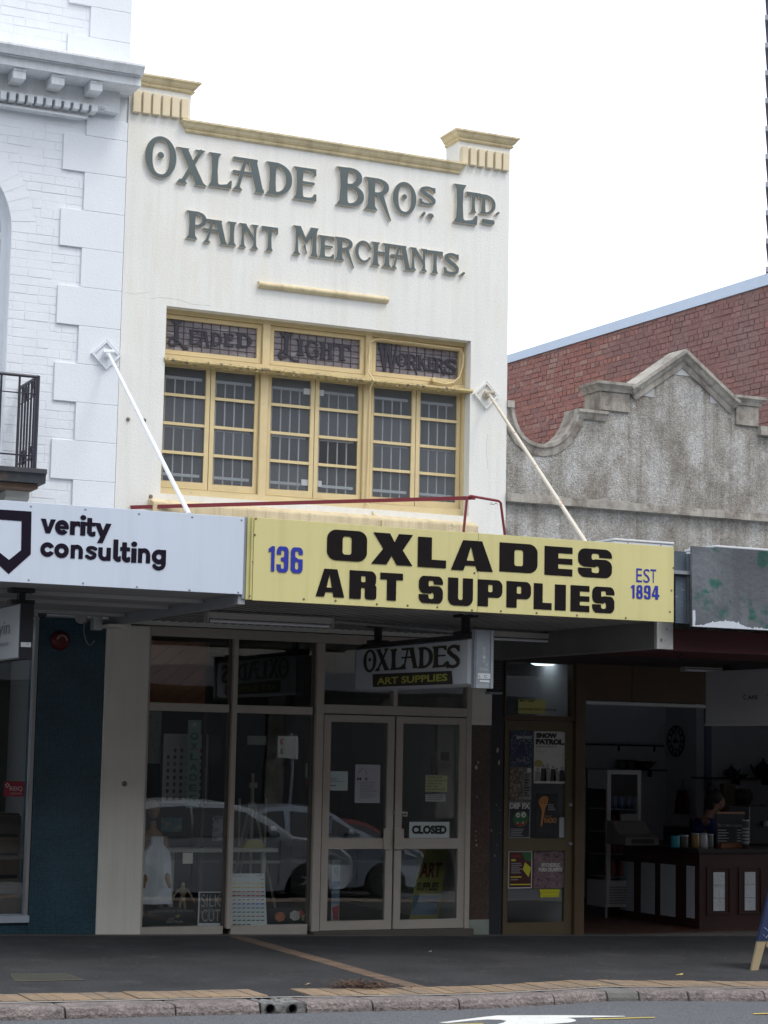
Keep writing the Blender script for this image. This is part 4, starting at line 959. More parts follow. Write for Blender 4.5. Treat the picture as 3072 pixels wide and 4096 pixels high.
# timber drawers seen in the office window
dr_ = thing('timber_cabinet', (3.9, .45, 0), 'stacked timber drawer cabinet inside the office window at bottom left', 'cabinet')
for i, (a, b, c) in enumerate(((3100,3180,(.06,.035,.025)),(3262,3335,(.075,.05,.04)),(3350,3412,(.15,.1,.065)),(3422,3500,(.13,.085,.055)),(3515,3575,(.2,.16,.12)),(3590,3660,(.2,.17,.14)))):
    if i == 0: continue
    box('drawer', 3.3, PX(82,3400,.4), .4, .75, PZ(50,b,.4), PZ(50,a,.4), mat('drawer%d' % i, c, .6, var=.3, scale=9, stretch=(1,1,6)), dr_, bevel=.004)
box('cabinet_body', 3.28, PX(86,3400,.4), .46, .8, .0, PZ(50,3255,.4), mat('cabinet_dark', (.03,.025,.02), .6), dr_)
st_ = thing('window_sticker', (4.7,.04,1.35), 'dark red REIQ sticker on the office window glass', 'sticker')
sx_a, sx_b = PX(17,3150,.04), PX(98,3150,.04); sz_a, sz_b = PZ(50,3186,.04), PZ(50,3125,.04)
box('sticker_sheet', sx_a, sx_b, .044, .0465, sz_a, sz_b, mat('dark_red_vinyl', (.28,.015,.03), .5), st_)
mb = MB(); text(mb, 'REIQ', PX(39,3160,.04), PX(90,3160,.04), PZ(60,3166,.04), PZ(60,3146,.04), .043)
q = [(PX(x_,y_,.04), PZ(x_,y_,.04)) for x_, y_ in ((30,3131),(40,3141),(30,3151),(20,3141))]
mb.prism([q, [((a-q[0][0])*.6+q[0][0], (b-q[1][1])*.6+q[1][1]) for a, b in q]], .0425, .0435)
text(mb, 'ACCREDITED AGENCY', PX(41,3175,.04), PX(88,3175,.04), PZ(60,3177,.04), PZ(60,3171,.04), .043)
mb.build('sticker_print', mat('white_vinyl', (.6,.55,.55), .6), st_)

# ================================================================ awning of the white building
YF = -3.5
xv1 = PX(975,2200,YF); vzt = (PZ(0,2000,YF)+PZ(975,2069,YF))/2; vzb = (PZ(0,2325,YF)+PZ(968,2378,YF))/2
va = thing('awning', (4.5, YF, vzb), 'street awning with a pale blue white fascia reading verity consulting', 'awning')
M_vf = mat('pale_blue_white_sign', (.60,.67,.77), .45, var=.05, scale=2, spec=.5, streak=.07, dirt=((.45,.49,.55), 3, .66, .9))
M_vt = mat('violet_black_vinyl', (.012,.008,.018), .7, spec=.1)
box('fascia', -2, xv1, YF, YF+.03, vzb, vzt, M_vf, va, bevel=.002)
K3 = 1100/1659
fx = lambda zx, zy: PX(zx*K3, 1950+zy*K3, YF); fz_ = lambda zx, zy: PZ(zx*K3, 1950+zy*K3, YF)
mb = MB().prism([[(fx(*p), fz_(*p)) for p in ((-88,127),(190,145),(185,403),(52,522),(-85,395))], [(fx(*p), fz_(*p)) for p in ((-30,191),(130,203),(127,378),(54,437),(-28,372))]], YF-.003, YF-.001).build('logo', M_vt, va)
for ii, (ch, a, b, t, bt) in enumerate((('v',245,335,190,276),('e',332,415,196,286),('r',422,482,203,287),('i',483,518,166,290),('t',513,577,184,296),('y',570,670,216,336),
                        ('c',243,325,330,418),('o',327,415,337,425),('n',426,500,345,429),('s',513,586,352,436),('u',592,668,362,443),('l',683,730,314,448),('t',724,786,331,452),('i',790,826,326,453),('n',832,906,366,456),('g',915,1000,374,500))):
    xm, ym = (a+b)/2, (t+bt)/2
    letter(MB(), 'round', ch, fx(a,ym), fx(b,ym), fz_(xm,bt), fz_(xm,t), YF-.004-.0006*(ii % 2), YF-.001).build('sign_letter', M_vt, va)
for p in ((187,113),(516,131),(840,158),(1160,177),(1458,196),(173,557),(501,577),(827,598),(1143,617),(1438,632)): MB().lathe((fx(*p), YF, fz_(*p)), [(0,.006),(.007,.004),(.009,0)], 8, 'y').build('rivet', M_steel, va)

M_ceil = mat('awning_ceiling_paint', (.34,.34,.34), .8, var=.1)
box('ceiling', -2, XL-.03, YF+.03, -.005, 2.955, 2.975, M_ceil, va); box('awning_roof', -2, XL-.0, YF+.03, -.005, 3.40, 3.43, M_steel, va)
for (px, py) in ((400,2385),(300,2412),(100,2330),(60,2440)):
    y = float(onZ(px, py, 2.94)[1])
    if YF+.05 < y < -.03: box('ceiling_batten', -2, XL-.04-(.0), y-.03, y+.03, 2.925, 2.954, mat('batten_paint', (.45,.45,.45), .7), va)
box('edge_beam', XL-.03, XL+.03, YF+.03, -.03, 2.87, 3.0, mat('edge_beam_paint', (.30,.31,.34), .6), va, bevel=.003)
box('edge_bracket', PX(430,2510,-.3), PX(510,2510,-.3), -.35, -.06, 2.84, 2.869, M_pier, va)

# ================================================================ art shop awning with the yellow sign
x0_ = PX(1018,2068,YF); xe = (PX(2705,2191,YF)+PX(2684,2494,YF))/2; ozt = (PZ(1018,2066,YF)+PZ(2705,2192,YF))/2; ozb = (PZ(995,2395,YF)+PZ(2684,2494,YF))/2
oa = thing('awning', (7.6, YF, ozb), 'street awning over the art shop with a long yellow fascia sign', 'awning')
M_ys = mat('yellow_sign_paint', (.665,.605,.275), .55, var=.07, scale=2.2, streak=.11, dirt=((.4,.36,.2), 30, .74, .8))
M_ys2 = mat('yellow_trim_paint', (.57,.52,.22), .55, var=.12, scale=12)
xseam = PX(1912,2300,YF)
box('fascia_panel', x0_, xseam-.001, YF, YF+.025, ozb, ozt, M_ys, oa, bevel=.0015); box('fascia_panel', xseam+.001, xe, YF-.002, YF+.025, ozb, ozt, M_ys, oa, bevel=.0015)
xn = PX(985,2230,YF+.02); box('end_trim', xn, x0_-.001, YF+.01, YF+.04, ozb+.005, ozt-.002, M_ys2, oa); box('end_trim', xn+.03, xn+.045, YF-.004, YF+.01, ozb+.005, ozt-.002, M_ys2, oa)
box('end_board', xn-.03, xn-.002, YF+.02, YF+.2, ozb+.01, ozt, M_steel, oa)
K4 = 1250/1659
gx = lambda zx, zy: PX(1230+zx*K4, 2080+zy*K4, YF); gz = lambda zx, zy: PZ(1230+zx*K4, 2080+zy*K4, YF)
for ch, a, b, t, bt in (('O',103,315,55,217),('X',340,557,72,238),('L',585,735,93,252),('A',762,983,110,270),('D',1018,1220,125,279),('E',1257,1405,142,295),('S',1435,1615,154,306),
                        ('A',45,195,260,408),('R',222,365,270,420),('T',385,505,282,427),('S',590,718,298,442),('U',745,877,308,454),('P',903,1033,318,460),('P',1055,1185,327,467),('L',1200,1295,337,475),('I',1312,1370,343,480),('E',1395,1495,348,487),('S',1510,1628,355,494)):
    xm, ym = (a+b)/2, (t+bt)/2
    letter(MB(), 'wide', ch, gx(a,ym), gx(b,ym), gz(xm,bt), gz(xm,t), YF-.006, YF-.003).build('sign_letter', mat('sign_black', (.012,.009,.01), .7, var=.2, scale=30, spec=.1), oa)
M_blue = mat('sign_blue', (.018,.03,.33), .5)
K5 = 1100/1659; K6 = 1172/1659
def tx(s, ox0, oy0, k, a, b, t, bt, bold=.04):
    xm, ym = (a+b)/2, (t+bt)/2
    return text(MB(), s, PX(ox0+a*k, oy0+ym*k, YF), PX(ox0+b*k, oy0+ym*k, YF), PZ(ox0+xm*k, oy0+bt*k, YF), PZ(ox0+xm*k, oy0+t*k, YF), YF-.005, bold).build('sign_digit', M_blue, oa)
def dg(s, ox0, oy0, k, a, b, t, bt):
    xm, ym = (a+b)/2, (t+bt)/2
    letter(MB(), 'cond', s, PX(ox0+a*k, oy0+ym*k, YF), PX(ox0+b*k, oy0+ym*k, YF), PZ(ox0+xm*k, oy0+bt*k, YF), PZ(ox0+xm*k, oy0+t*k, YF), YF-.006, YF-.003).build('sign_digit', M_blue, oa)
for s, a, b, t, bt in (('1',262,298,278,430),('3',311,382,280,437),('6',396,468,286,442)): dg(s, 900, 2000, K5, a, b, t, bt)
for s, a, b, t, bt in (('E',912,944,317,394),('S',952,988,320,398),('T',992,1024,322,398)): tx(s, 1900, 2050, K6, a, b, t, bt, .0)
for s, a, b, t, bt in (('1',882,902,410,486),('8',912,948,411,489),('9',956,993,413,491),('4',1000,1042,415,493)): dg(s, 1900, 2050, K6, a, b, t, bt)
M_rs = mat('rusty_screw', (.2,.14,.07), .7)
for p in ((187,112),(180,210),(166,373),(150,580),(475,598),(667,607),(916,628),(1102,636),(1281,646),(1490,665),(1505,440)): MB().lathe((PX(900+p[0]*K5, 2000+p[1]*K5, YF), YF-.001, PZ(900+p[0]*K5, 2000+p[1]*K5, YF)), [(0,.005),(.008,.003),(.01,0)], 8, 'y').build('screw', M_rs, oa)
for p in ((1123,313),(1112,441),(1103,562),(853,597),(577,582),(348,568),(146,558)): MB().lathe((PX(1900+p[0]*K6, 2050+p[1]*K6, YF), YF-.003, PZ(1900+p[0]*K6, 2050+p[1]*K6, YF)), [(0,.005),(.008,.003),(.01,0)], 8, 'y').build('screw', M_rs, oa)
# ribbed metal underside: light on the lips and shade on ribs and pans put into the colours
x = XL+.05; P_ = .088; M_pan = mat('shaded_ceiling_pan', (.035,.033,.03), .8); M_rib = mat('lit_rib_lip', (.46,.45,.43), .7, var=.3, scale=4)
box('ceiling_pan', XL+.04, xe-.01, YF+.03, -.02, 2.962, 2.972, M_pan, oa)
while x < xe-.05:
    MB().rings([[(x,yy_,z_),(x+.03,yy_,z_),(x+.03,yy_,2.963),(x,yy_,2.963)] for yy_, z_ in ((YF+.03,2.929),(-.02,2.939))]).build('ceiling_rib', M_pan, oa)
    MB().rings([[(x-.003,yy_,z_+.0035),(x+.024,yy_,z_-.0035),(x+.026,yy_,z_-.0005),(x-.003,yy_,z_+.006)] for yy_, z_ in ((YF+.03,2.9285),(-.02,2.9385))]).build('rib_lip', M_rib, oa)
    x += P_
box('awning_roof', XL+.04, xe, YF+.04, -.01, 3.30, 3.33, M_steel, oa)
bxl, bxr = PX(2623,2550,-3.2), PX(2688,2550,-3.2); bzb = PZ(2655,2597,-3.2)
M_wp = mat('weathered_white_timber', (.55,.55,.52), .8, var=.12, scale=10, bump=.3, dirt=((.12,.12,.12), 15, .6, .68))
box('end_beam', bxl+.01, bxr-.01, -3.17, -.02, bzb+.01, ozb+.05, mat('grey_beam', (.24,.24,.235), .7, var=.15, scale=5), oa); box('beam_end_board', bxl, bxr, -3.22, -3.171, bzb, ozb+.02, M_wp, oa, bevel=.004)

# fluorescent battens and their conduit
def tubelight(x0, x1, y, z, lb):
    t = thing('fluorescent_light', ((x0+x1)/2, y, z), lb, 'light')
    MB().rings([[(x_,y-.05,z+.05),(x_,y-.03,z),(x_,y+.03,z),(x_,y+.05,z+.05)] for x_ in (x0,x1)]).build('batten_body', mat('cream_light_body', (.42,.4,.37), .6), t, bevel=.003)
    MB().tube([(x0+.03,y-.012,z-.022),(x1-.03,y-.012,z-.022)], .013, 8).build('tube', mat('unlit_tube', (.75,.77,.8), .3), t, smooth=True)
    for x_ in (x0,x1): box('end_cap', x_-.006, x_+.006, y-.05, y+.05, z-.04, z+.055, mat('cream_light_body', (.42,.4,.37), .6), t)
zl = 2.86
p1, p2 = onZ(852,2468,zl), onZ(1296,2500,zl); yl = float(p1[1]+p2[1])/2
tubelight(float(p1[0]), float(p2[0]), yl, zl, 'unlit fluorescent batten under the corrugated awning, left of the hanging shop sign')
p3, p4 = onZ(1893,2540,zl), onZ(2228,2560,zl); tubelight(float(p3[0]), float(p4[0]), float(p3[1]+p4[1])/2, zl, 'unlit fluorescent batten under the awning, right of the hanging shop sign')
MB().tube([(float(p2[0])+.02, yl, zl+.03),(float(p3[0])-.02, float(p3[1]+p4[1])/2, zl+.03)], .022, 6).build('conduit', mat('grey_conduit', (.3,.3,.3), .6), label='grey conduit strip joining the two awning light battens', cat='conduit', origin=(8, yl, zl))
p5, p6 = onZ(2735,2668,2.66), onZ(2945,2676,2.66)
tubelight(PX(2733,2668,-.25), PX(2950,2674,-.25), -.25, PZ(2800,2674,-.25), 'thin cream light batten over the cafe opening')

# ================================================================ hanging signs
def mounts(t, X, ys, z0, z1, w_=.05):
    for y in ys:
        box('mount_post', X-w_*.45, X+w_*.45, y-.04, y+.04, z0+.02, z1-.03, M_dark, t); box('mount_foot', X-w_*1.7, X+w_*1.7, y-.07, y+.07, z0, z0+.03, M_dark, t); box('mount_cap', X-w_*1.7, X+w_*1.7, y-.07, y+.07, z1-.03, z1, M_dark, t)
XS = 7.75
pf, pn = onX(1427,2590,XS), onX(1875,2561,XS); qf, qn = onX(1437,2761,XS), onX(1897,2745,XS)
hs = thing('hanging_sign', (XS+.1, (pf[1]+pn[1])/2, qf[2]), 'pale double-sided sign box reading OXLADES ART SUPPLIES hanging below the awning', 'sign')
yf_, yn_ = float(pf[1]+qf[1])/2, float(pn[1]+qn[1])/2; zt_, zb_ = float(pf[2]+pn[2])/2, float(qf[2]+qn[2])/2; TH = .20
M_sb = mat('grey_white_sign_face', (.5,.53,.56), .45, var=.05)
mb = MB(); o_ = .05
mb.rings([[(XS,yf_+o_,zt_-.01),(XS,yf_+o_,zb_+.02),(XS,yn_-.0+o_*1.5,zb_+.02),(XS,yn_+o_*1.5,zt_-.01)], [(XS+.05,yf_,zt_+.01),(XS+.05,yf_,zb_),(XS+.05,yn_,zb_),(XS+.05,yn_,zt_+.01)],
          [(XS+TH-.05,yf_,zt_+.01),(XS+TH-.05,yf_,zb_),(XS+TH-.05,yn_,zb_),(XS+TH-.05,yn_,zt_+.01)], [(XS+TH,yf_+o_,zt_-.01),(XS+TH,yf_+o_,zb_+.02),(XS+TH,yn_+o_*1.5,zb_+.02),(XS+TH,yn_+o_*1.5,zt_-.01)]])
mb.build('sign_box', M_sb, hs)
fnS = lambda x, y, z: (XS-.002-y, x, z)          # x -> world Y, y -> thickness out of the face
K7 = 900/1659
def sx(zx, zy): return float(onX(1200+zx*K7, 2450+zy*K7, XS)[1])
def szz(zx, zy): return float(onX(1200+zx*K7, 2450+zy*K7, XS)[2])
M_sblk = mat('faded_black_print', (.03,.022,.018), .6); M_solive = mat('olive_letter_edge', (.16,.14,.04), .6)
for ch, a, b, t, bt in (('O',472,562,275,438),('X',555,665,272,426),('L',668,768,270,420),('A',752,868,262,412),('D',872,980,256,408),('E',978,1082,250,402),('S',1086,1178,240,408)):
    ym = (t+bt)/2; xm = (a+b)/2
    for e, m_, off in ((4, M_solive, 0.), (0, M_sblk, .0012)):
        letter(MB(), 'serif', ch, sx(a-e,ym), sx(b+e,ym), szz(xm,bt+e), szz(xm,t-e), .0005+off, .001+off, fnS, yr=(0,1) if ch not in 'OS' else None).build('sign_letter', m_, hs) if not (ch == 'O' and False) else None
q = [(sx(*p), szz(*p)) for p in ((537,455),(1120,430),(1128,528),(540,550))]
MB().prism([q], .0005, .0015, fnS).build('black_band', M_sblk, hs)
mb = MB(); y0_, y1_ = sx(570,500), sx(1090,480); z0_, z1_ = (szz(600,528)+szz(1080,508))/2, (szz(600,478)+szz(1080,452))/2
text(mb, 'ART SUPPLIES', y0_, y1_, z0_, z1_, .002, .03, fnS).build('yellow_lettering', mat('yellow_green_print', (.42,.42,.07), .6), hs)
ye = yn_-.02
xa_, xb_ = PX(1895,2650,ye-.02), PX(1953,2650,ye-.02)
box('end_channel', XS+.0, XS+TH-.02, ye-.035, yn_, zb_-.02, zt_+.07, M_steel, hs); box('channel_rib', XS+.012, XS+.03, ye-.045, ye-.036, zb_-.02, zt_+.07, M_steel, hs); box('channel_rib', XS+TH-.05, XS+TH-.032, ye-.045, ye-.036, zb_-.02, zt_+.07, M_steel, hs)
xc = XS+TH/2-.01
mb = MB()
for i, c_ in enumerate('B710'): text(mb, c_, xc-.013, xc+.013, zt_-.10-.036*i, zt_-.072-.036*i, ye-.0375)
text(mb, 'B', xc+.015, xc+.035, zt_-.235, zt_-.208, ye-.0375); text(mb, '9/86', xc-.045, xc+.045, zt_-.275, zt_-.248, ye-.0375); mb.build('stencilled_number', mat('pale_stencil', (.5,.52,.52), .7), hs)
box('taped_label', xc-.06, xc+.07, ye-.04, ye-.0365, zt_-.34, zt_-.295, M_paperw, hs); box('taped_label', xc-.04, xc+.055, ye-.04, ye-.0365, zb_+.03, zt_-.352, M_paperw, hs)
mb = MB(); text(mb, 'L  C', xc-.05, xc+.03, zt_-.33, zt_-.31, ye-.041); mb.build('label_writing', M_ink, hs)
box('top_rail', XS+.03, XS+TH-.03, yn_-.0, yf_, zt_+.01, zt_+.045, M_dark, hs)
mounts(hs, XS+TH/2, (float(onX(1512,2560,XS+.1)[1]), float(onX(1862,2520,XS+.1)[1])), zt_+.045, 2.94)
M_pgr = mat('grey_label_print', (.2,.2,.2), .7)
# sign of the white building's tenant
XV = PX(81,2500,-3.0)
zt_, zb_ = float(onX(78,2412,XV)[2]), float(onX(70,2636,XV)[2]); yn_ = -3.0; xw = PX(134,2500,-3.)-XV
vs = thing('hanging_sign', (XV+.1, -2.4, zb_), 'black-edged sign box with thin grey lettering hanging at the far left edge', 'sign')
box('sign_box', XV, XV+xw, yn_, -1.4, zb_, zt_, mat('black_sign_edge', (.014,.014,.02), .35), vs, bevel=.003)
box('sign_face', XV-.006, XV-.001, yn_+.012, -1.41, zb_+.012, zt_-.012, mat('pale_sign_face', (.42,.46,.5), .4), vs)
fnV = lambda x, y, z: (XV-.008-y, x, z)
K8 = 300/1659
vy = lambda zx, zy: float(onX(zx*K8, 2350+zy*K8, XV)[1]); vz = lambda zx, zy: float(onX(zx*K8, 2350+zy*K8, XV)[2])
mb = MB(); text(mb, 'verityin', vy(235,950)+.95, vy(235,950), vz(100,1150), vz(100,760), 0, 0, fnV); text(mb, 'ADVISORY GROUP', vy(210,1260)+.8, vy(210,1260), vz(100,1300), vz(100,1220), 0, 0, fnV)
mb.build('sign_lettering', mat('grey_sign_print', (.1,.11,.11), .6), vs)
box('white_label', XV+.01, XV+xw*.86, yn_-.004, yn_-.001, PZ(100,2588,-3), PZ(100,2569,-3), M_paperw, vs)
text(MB(), 'TO LET', XV+.05, XV+xw*.7, PZ(100,2580,-3), PZ(100,2573,-3), yn_-.005).build('label_writing', M_pgr, vs)
mounts(vs, XV+xw*.35, (yn_+.15, -1.6), zt_, 2.95, .055)

# ================================================================ fittings on the wall under the left awning
x, z = XZ(245,2562,-.06); bell = thing('alarm_bell', (x,-.01,z), 'round dark red alarm bell on the teal tiled pier', 'bell')
r_ = PX(283,2562,-.06)-x
MB().lathe((x,-.01,z), [(r_*.35,.07),(r_*.4,.075),(r_*.8,.062),(r_*.95,.045),(r_,.02),(r_,.0)][::1], 28, 'y').build('bell_dome', mat('dark_red_enamel', (.13,.008,.008), .5), bell, smooth=True)
mb = MB()
for i in range(7): a = math.radians(20+25*i-10); mb.box(x+r_*.5*math.cos(a)-.006, x+r_*.5*math.cos(a)+.006, -.092, -.075, z+r_*.5*math.sin(a)-.009, z+r_*.5*math.sin(a)+.009)
mb.build('bell_lettering', mat('faded_white', (.4,.3,.28), .7), bell)
x, z = XZ(325,2470,-.3); t = thing('security_camera', (x,-.3,z), 'pale dome camera under the soffit above the teal pier', 'camera')
MB().lathe((x,-.3,z-.03), [(.0,-.03),(.03,-.022),(.05,.0),(.055,.02),(.056,.055)], 20).build('dome', mat('pale_dome', (.35,.34,.33), .5), t, smooth=True); MB().lathe((x,-.3,z+.02), [(.06,0),(.062,.01),(.062,.045)], 20).build('camera_base', mat('cream_plastic', (.5,.5,.48), .5), t)
x0, x1 = PX(374,2490,-.12), PX(410,2490,-.12); t = thing('junction_box', (x0,-.12,2.8), 'small white junction box with a drooping cable beside the dome camera', 'box')
box('box_body', x0, x1, -.13, -.012, PZ(390,2519,-.13), PZ(390,2464,-.13), mat('white_plastic', (.58,.6,.6), .5), t, bevel=.006)
MB().tube(spl([(x0+.02,2.9),(x0-.07,2.84),(x0-.06,2.72),(x0,2.66),(x0+.04,2.7)]) and [(p[0],-.08,p[1]) for p in spl([(x0+.02,2.93),(x0-.07,2.88),(x0-.07,2.76),(x0-.02,2.68),(x0+.03,2.72)])], .006, 5).build('cable', mat('grey_cable', (.25,.25,.25), .6), t)
x, z = XZ(169,2453,-.4); t = thing('pendant_lamp', (x,-.4,z), 'small dark globe fitting with a pointed top hanging left of the dome camera', 'lamp')
MB().sphere((x,-.4,z-.005), .042).build('globe', mat('smoked_globe', (.035,.035,.035), .25), t, smooth=True); MB().lathe((x,-.4,z+.03), [(.028,0),(.012,.03),(.006,.07),(.003,.09)], 10).build('stem', M_dark, t)

# ================================================================ tie rods of the awnings
def tierod(wx_, wy_, cx_, cy_, ex, ey, lb, mrod, mpl, half=58):
    x, z = XZ(cx_, cy_, 0); hx = PX(cx_+half, cy_, 0)-x; t = thing('tie_rod', (x, 0, z), lb, 'rod', 'awning tie rods')
    q = [(x,z+hx),(x+hx,z),(x,z-hx),(x-hx,z)]; i_ = [(x,z+hx*.8),(x+hx*.8,z),(x,z-hx*.8),(x-hx*.8,z)]
    MB().prism([q, i_], -.03, -.001).build('rosette', mpl, t, bevel=.008)
    MB().prism([[(x+(a-x)*.99,z+(b-z)*.99) for a, b in i_]], -.008, -.0015).build('rosette_field', mpl, t)
    mb = MB().lathe((x-.0,0,z), [(.0,.1),(.028,.095),(.034,.06),(.026,.045),(.04,.03),(.042,.008)], 12, 'y')
    mb.tube([(x-.045,-.075,z+.01),(x+.06,-.08,z+.02)], .024, 8); mb.build('boss', mpl if half > 57 else mat('weathered_boss', (.5,.44,.35), .8, var=.3, scale=30), t)
    e = onY(ex, ey, -3.35); s_ = onY(wx_, wy_, -.09)
    MB().tube([tuple(s_), tuple(s_+(e-s_)*.06), tuple(e)], [.012,.017,.019], 8).build('rod', mrod, t, smooth=True)
tierod(436,1420,422,1420,757,2058,'clean white tie rod with diamond wall plate on the white building', mat('white_gloss_rod', (.74,.76,.78), .4), M_white)
tierod(1958,1580,1941,1582,2346,2175,'cream tie rod with rust spots and a diamond plate on the cream shop', mat('rusty_cream_rod', (.6,.54,.45), .7, dirt=((.3,.11,.04), 9, .6, .66)), M_cream, 49)
# red steel frame on the awning roof
M_red = mat('dark_red_steel', (.19,.018,.024), .5, var=.1)
rf = thing('steel_frame', (7.5,-1.2,3.4), 'dark red angle-iron brace and hoop standing on the awning roof below the upstairs window', 'frame')
Yu = -1.5; a = onY(520,2030,-.03); b = onY(1898,1992,Yu)
mb = MB(); d = Vector(b-a).normalized()
mb.rings([[tuple(Vector(p)+Vector(o)) for o in ((0,-.02,.018),(0,-.02,-.018),(0,-.014,-.018),(0,-.012,.012),(0,.022,.012),(0,.022,.018))] for p in (a, b)]); mb.build('angle_brace', M_red, rf)
hoop = [onY(*p, Yu) for p in ((1852,2150),(1868,1990),(1880,1984),(1995,2004),(2003,2012),(2024,2175))]
MB().tube([tuple(p) for p in hoop], .013, 7).build('hoop', M_red, rf, smooth=True)
MB().tube([tuple(onY(*p, Yu)) for p in ((1968,2010),(1960,2016),(1975,2018),(1985,2012),(1990,2018))], .003, 4).build('loose_wire', M_dark, rf)
# painted cable on the window
mb = MB(); K9 = 700/1659
cpx = [(1135,560),(1175,590),(1260,608),(1330,595),(1390,545),(1425,440),(1432,330),(1400,275),(1290,262),(1120,240),(930,212),(740,192),(650,180),(590,185),(545,215),(540,330),(532,500),(583,575),(548,640)]
cpt = [tuple(onY(1250+a*K9, 1280+b*K9, .10 if i < 16 else (-.035 if i == 17 else .05))) for i, (a, b) in enumerate(cpx)]
x8, z8 = XZ(1482,1560,.1)
cpt += [(x8-.003,.10,z8-.1),(x8-.012,.10,4.6),(x8-.02,.10,4.25),(x8+.01,-.02,szt+.05),(x8+.035,-.175,szt-.03),(x8+.035,-.175,szb-.05),(x8+.035,-.10,3.35)]
MB().tube(cpt, .009, 7).build('conduit', M_frame, label='mustard painted cable looping round the right leaded window light', cat='cable', origin=(x8, .1, 5))
x, z = PX(1250+1145*K9, 1280+570*K9, .08), PZ(1250+1145*K9, 1280+570*K9, .08)
MB().lathe((x,.1,z), [(0,.06),(.026,.06),(.028,.055),(.028,0)], 16, 'y').build('cable_box', M_frame, bpy.data.objects['conduit.001'] if 'conduit.001' in bpy.data.objects else None)
# white ventilation boxes on the awning roofs
def acbox(name, xl, xr, yf, dp, zt, hgt, lb):
    t = thing(name, ((xl+xr)/2, yf, zt-hgt), lb, 'unit')
    m = mat('white_enamel_case', (.62,.63,.65), .45, var=.04); box('case', xl, xr, yf, yf+dp, zt-hgt, zt-.02, m, t, bevel=.01); box('lid', xl-.008, xr+.008, yf-.008, yf+dp, zt-.02, zt, m, t, bevel=.006)
    box('side_louvre', xl-.006, xl-.001, yf+.06, yf+dp-.06, zt-hgt+.05, zt-.05, M_dark, t)
    mb = MB()
    for f_ in (.22,.78): mb.lathe((xl+(xr-xl)*f_, yf-.009, zt-.035), [(0,.004),(.007,.0)], 6, 'y')
    mb.build('screws', mat('rusty_screw', (.2,.14,.07), .7), t)
yy = -3.1
acbox('vent_box', PX(2458,2152,yy), PX(2693,2170,yy), yy, .5, (PZ(2458,2151,yy)+PZ(2693,2171,yy))/2, .45, 'white enamelled air unit showing above the right end of the yellow sign')
acbox('vent_box', PX(2862,2181,yy), PX(3180,2205,yy), yy, .5, (PZ(2862,2179,yy)+PZ(3060,2196,yy))/2, .45, 'white enamelled air unit showing above the worn green fascia')

# ================================================================ grey roughcast parapet (cafe building)
gb = thing('cafe_building', (12, 0, 0), 'grey roughcast building with a stepped gable parapet above the cafe', 'building')
M_rough = mat('grey_roughcast', (.55,.52,.465), .95, var=.2, scale=3.2, bump=2.2, bscale=62, col2=(.74,.72,.69), thr=(.42,.6), stretch=(1.2,1.2,.8), streak=.42, grain=.36, gscale=46, dirt=((.24,.195,.15), 1.4, .5, .72))
M_gren = mat('grey_smooth_render', (.42,.39,.34), .9, var=.3, scale=4, bump=.5, bscale=30, streak=.5, dirt=((.13,.105,.09), 3, .47, .66), grain=.12)
M_lren = mat('pale_render_patch', (.45,.45,.44), .9, var=.2, scale=6, bump=.3, streak=.3)
K = lambda zx, zy: (1850+zx*.7366, 1050+zy*.7366)
Q = lambda zx, zy: (1850+zx*.3617, 1500+zy*.3617)
V6 = lambda zx, zy: (2300+zx*.4653, 1050+zy*.4653)
GY0 = .03
def w2(p, Y=0.): return XZ(p[0], p[1], Y)
GXR = 16.5; gx0 = XR+.004
scoop = [Q(*p) for p in ((560,300),(567,360),(580,440),(600,520),(632,600),(680,670),(740,720),(820,755),(900,765),(1000,750),(1080,705),(1150,640),(1200,565),(1235,490),(1258,420),(1266,372))]
sc_ = [w2(p) for p in scoop]
shelf = [w2(Q(1266,368)), w2(Q(1600,415))]
zsh = (w2(Q(1275,372))[1]+w2(Q(1600,412))[1])/2
pL = w2(K(757,700)), w2(K(915,705)); zpc = (w2(K(755,668),-.05)[1]+w2(K(912,682),-.05)[1])/2
ap = w2(K(1215,478), -.06); rl = w2(K(918,680), -.06); rr_ = w2(K(1492,748), -.06)
zpr = (w2(K(1500,745),-.05)[1]+w2(K(1635,757),-.05)[1])/2
pR = w2(K(1482,800)), w2(K(1608,820)); zsr = w2(K(1640,892))[1]
xl0 = pL[0][0]; xl1 = rl[0]; xr1 = rr_[0]; xr2 = pR[1][0]
outl = [(gx0,2.7),(GXR,2.7),(GXR,zsr-.04),(xr2,zsr-.04),(xr2,zpr-.05),(xr1,zpr-.05),(ap[0],ap[1]-.09),(xl1,zpc-.07),(xl0,zpc-.07),(xl0,zsh-.03),(sc_[-1][0]+.02,zsh-.03)]+[(x,z-.03) for x, z in sc_[::-1]]+[(gx0,sc_[0][1]-.03)]
MB().prism([outl], GY0, GY0+.2).build('parapet_wall', M_rough, gb)
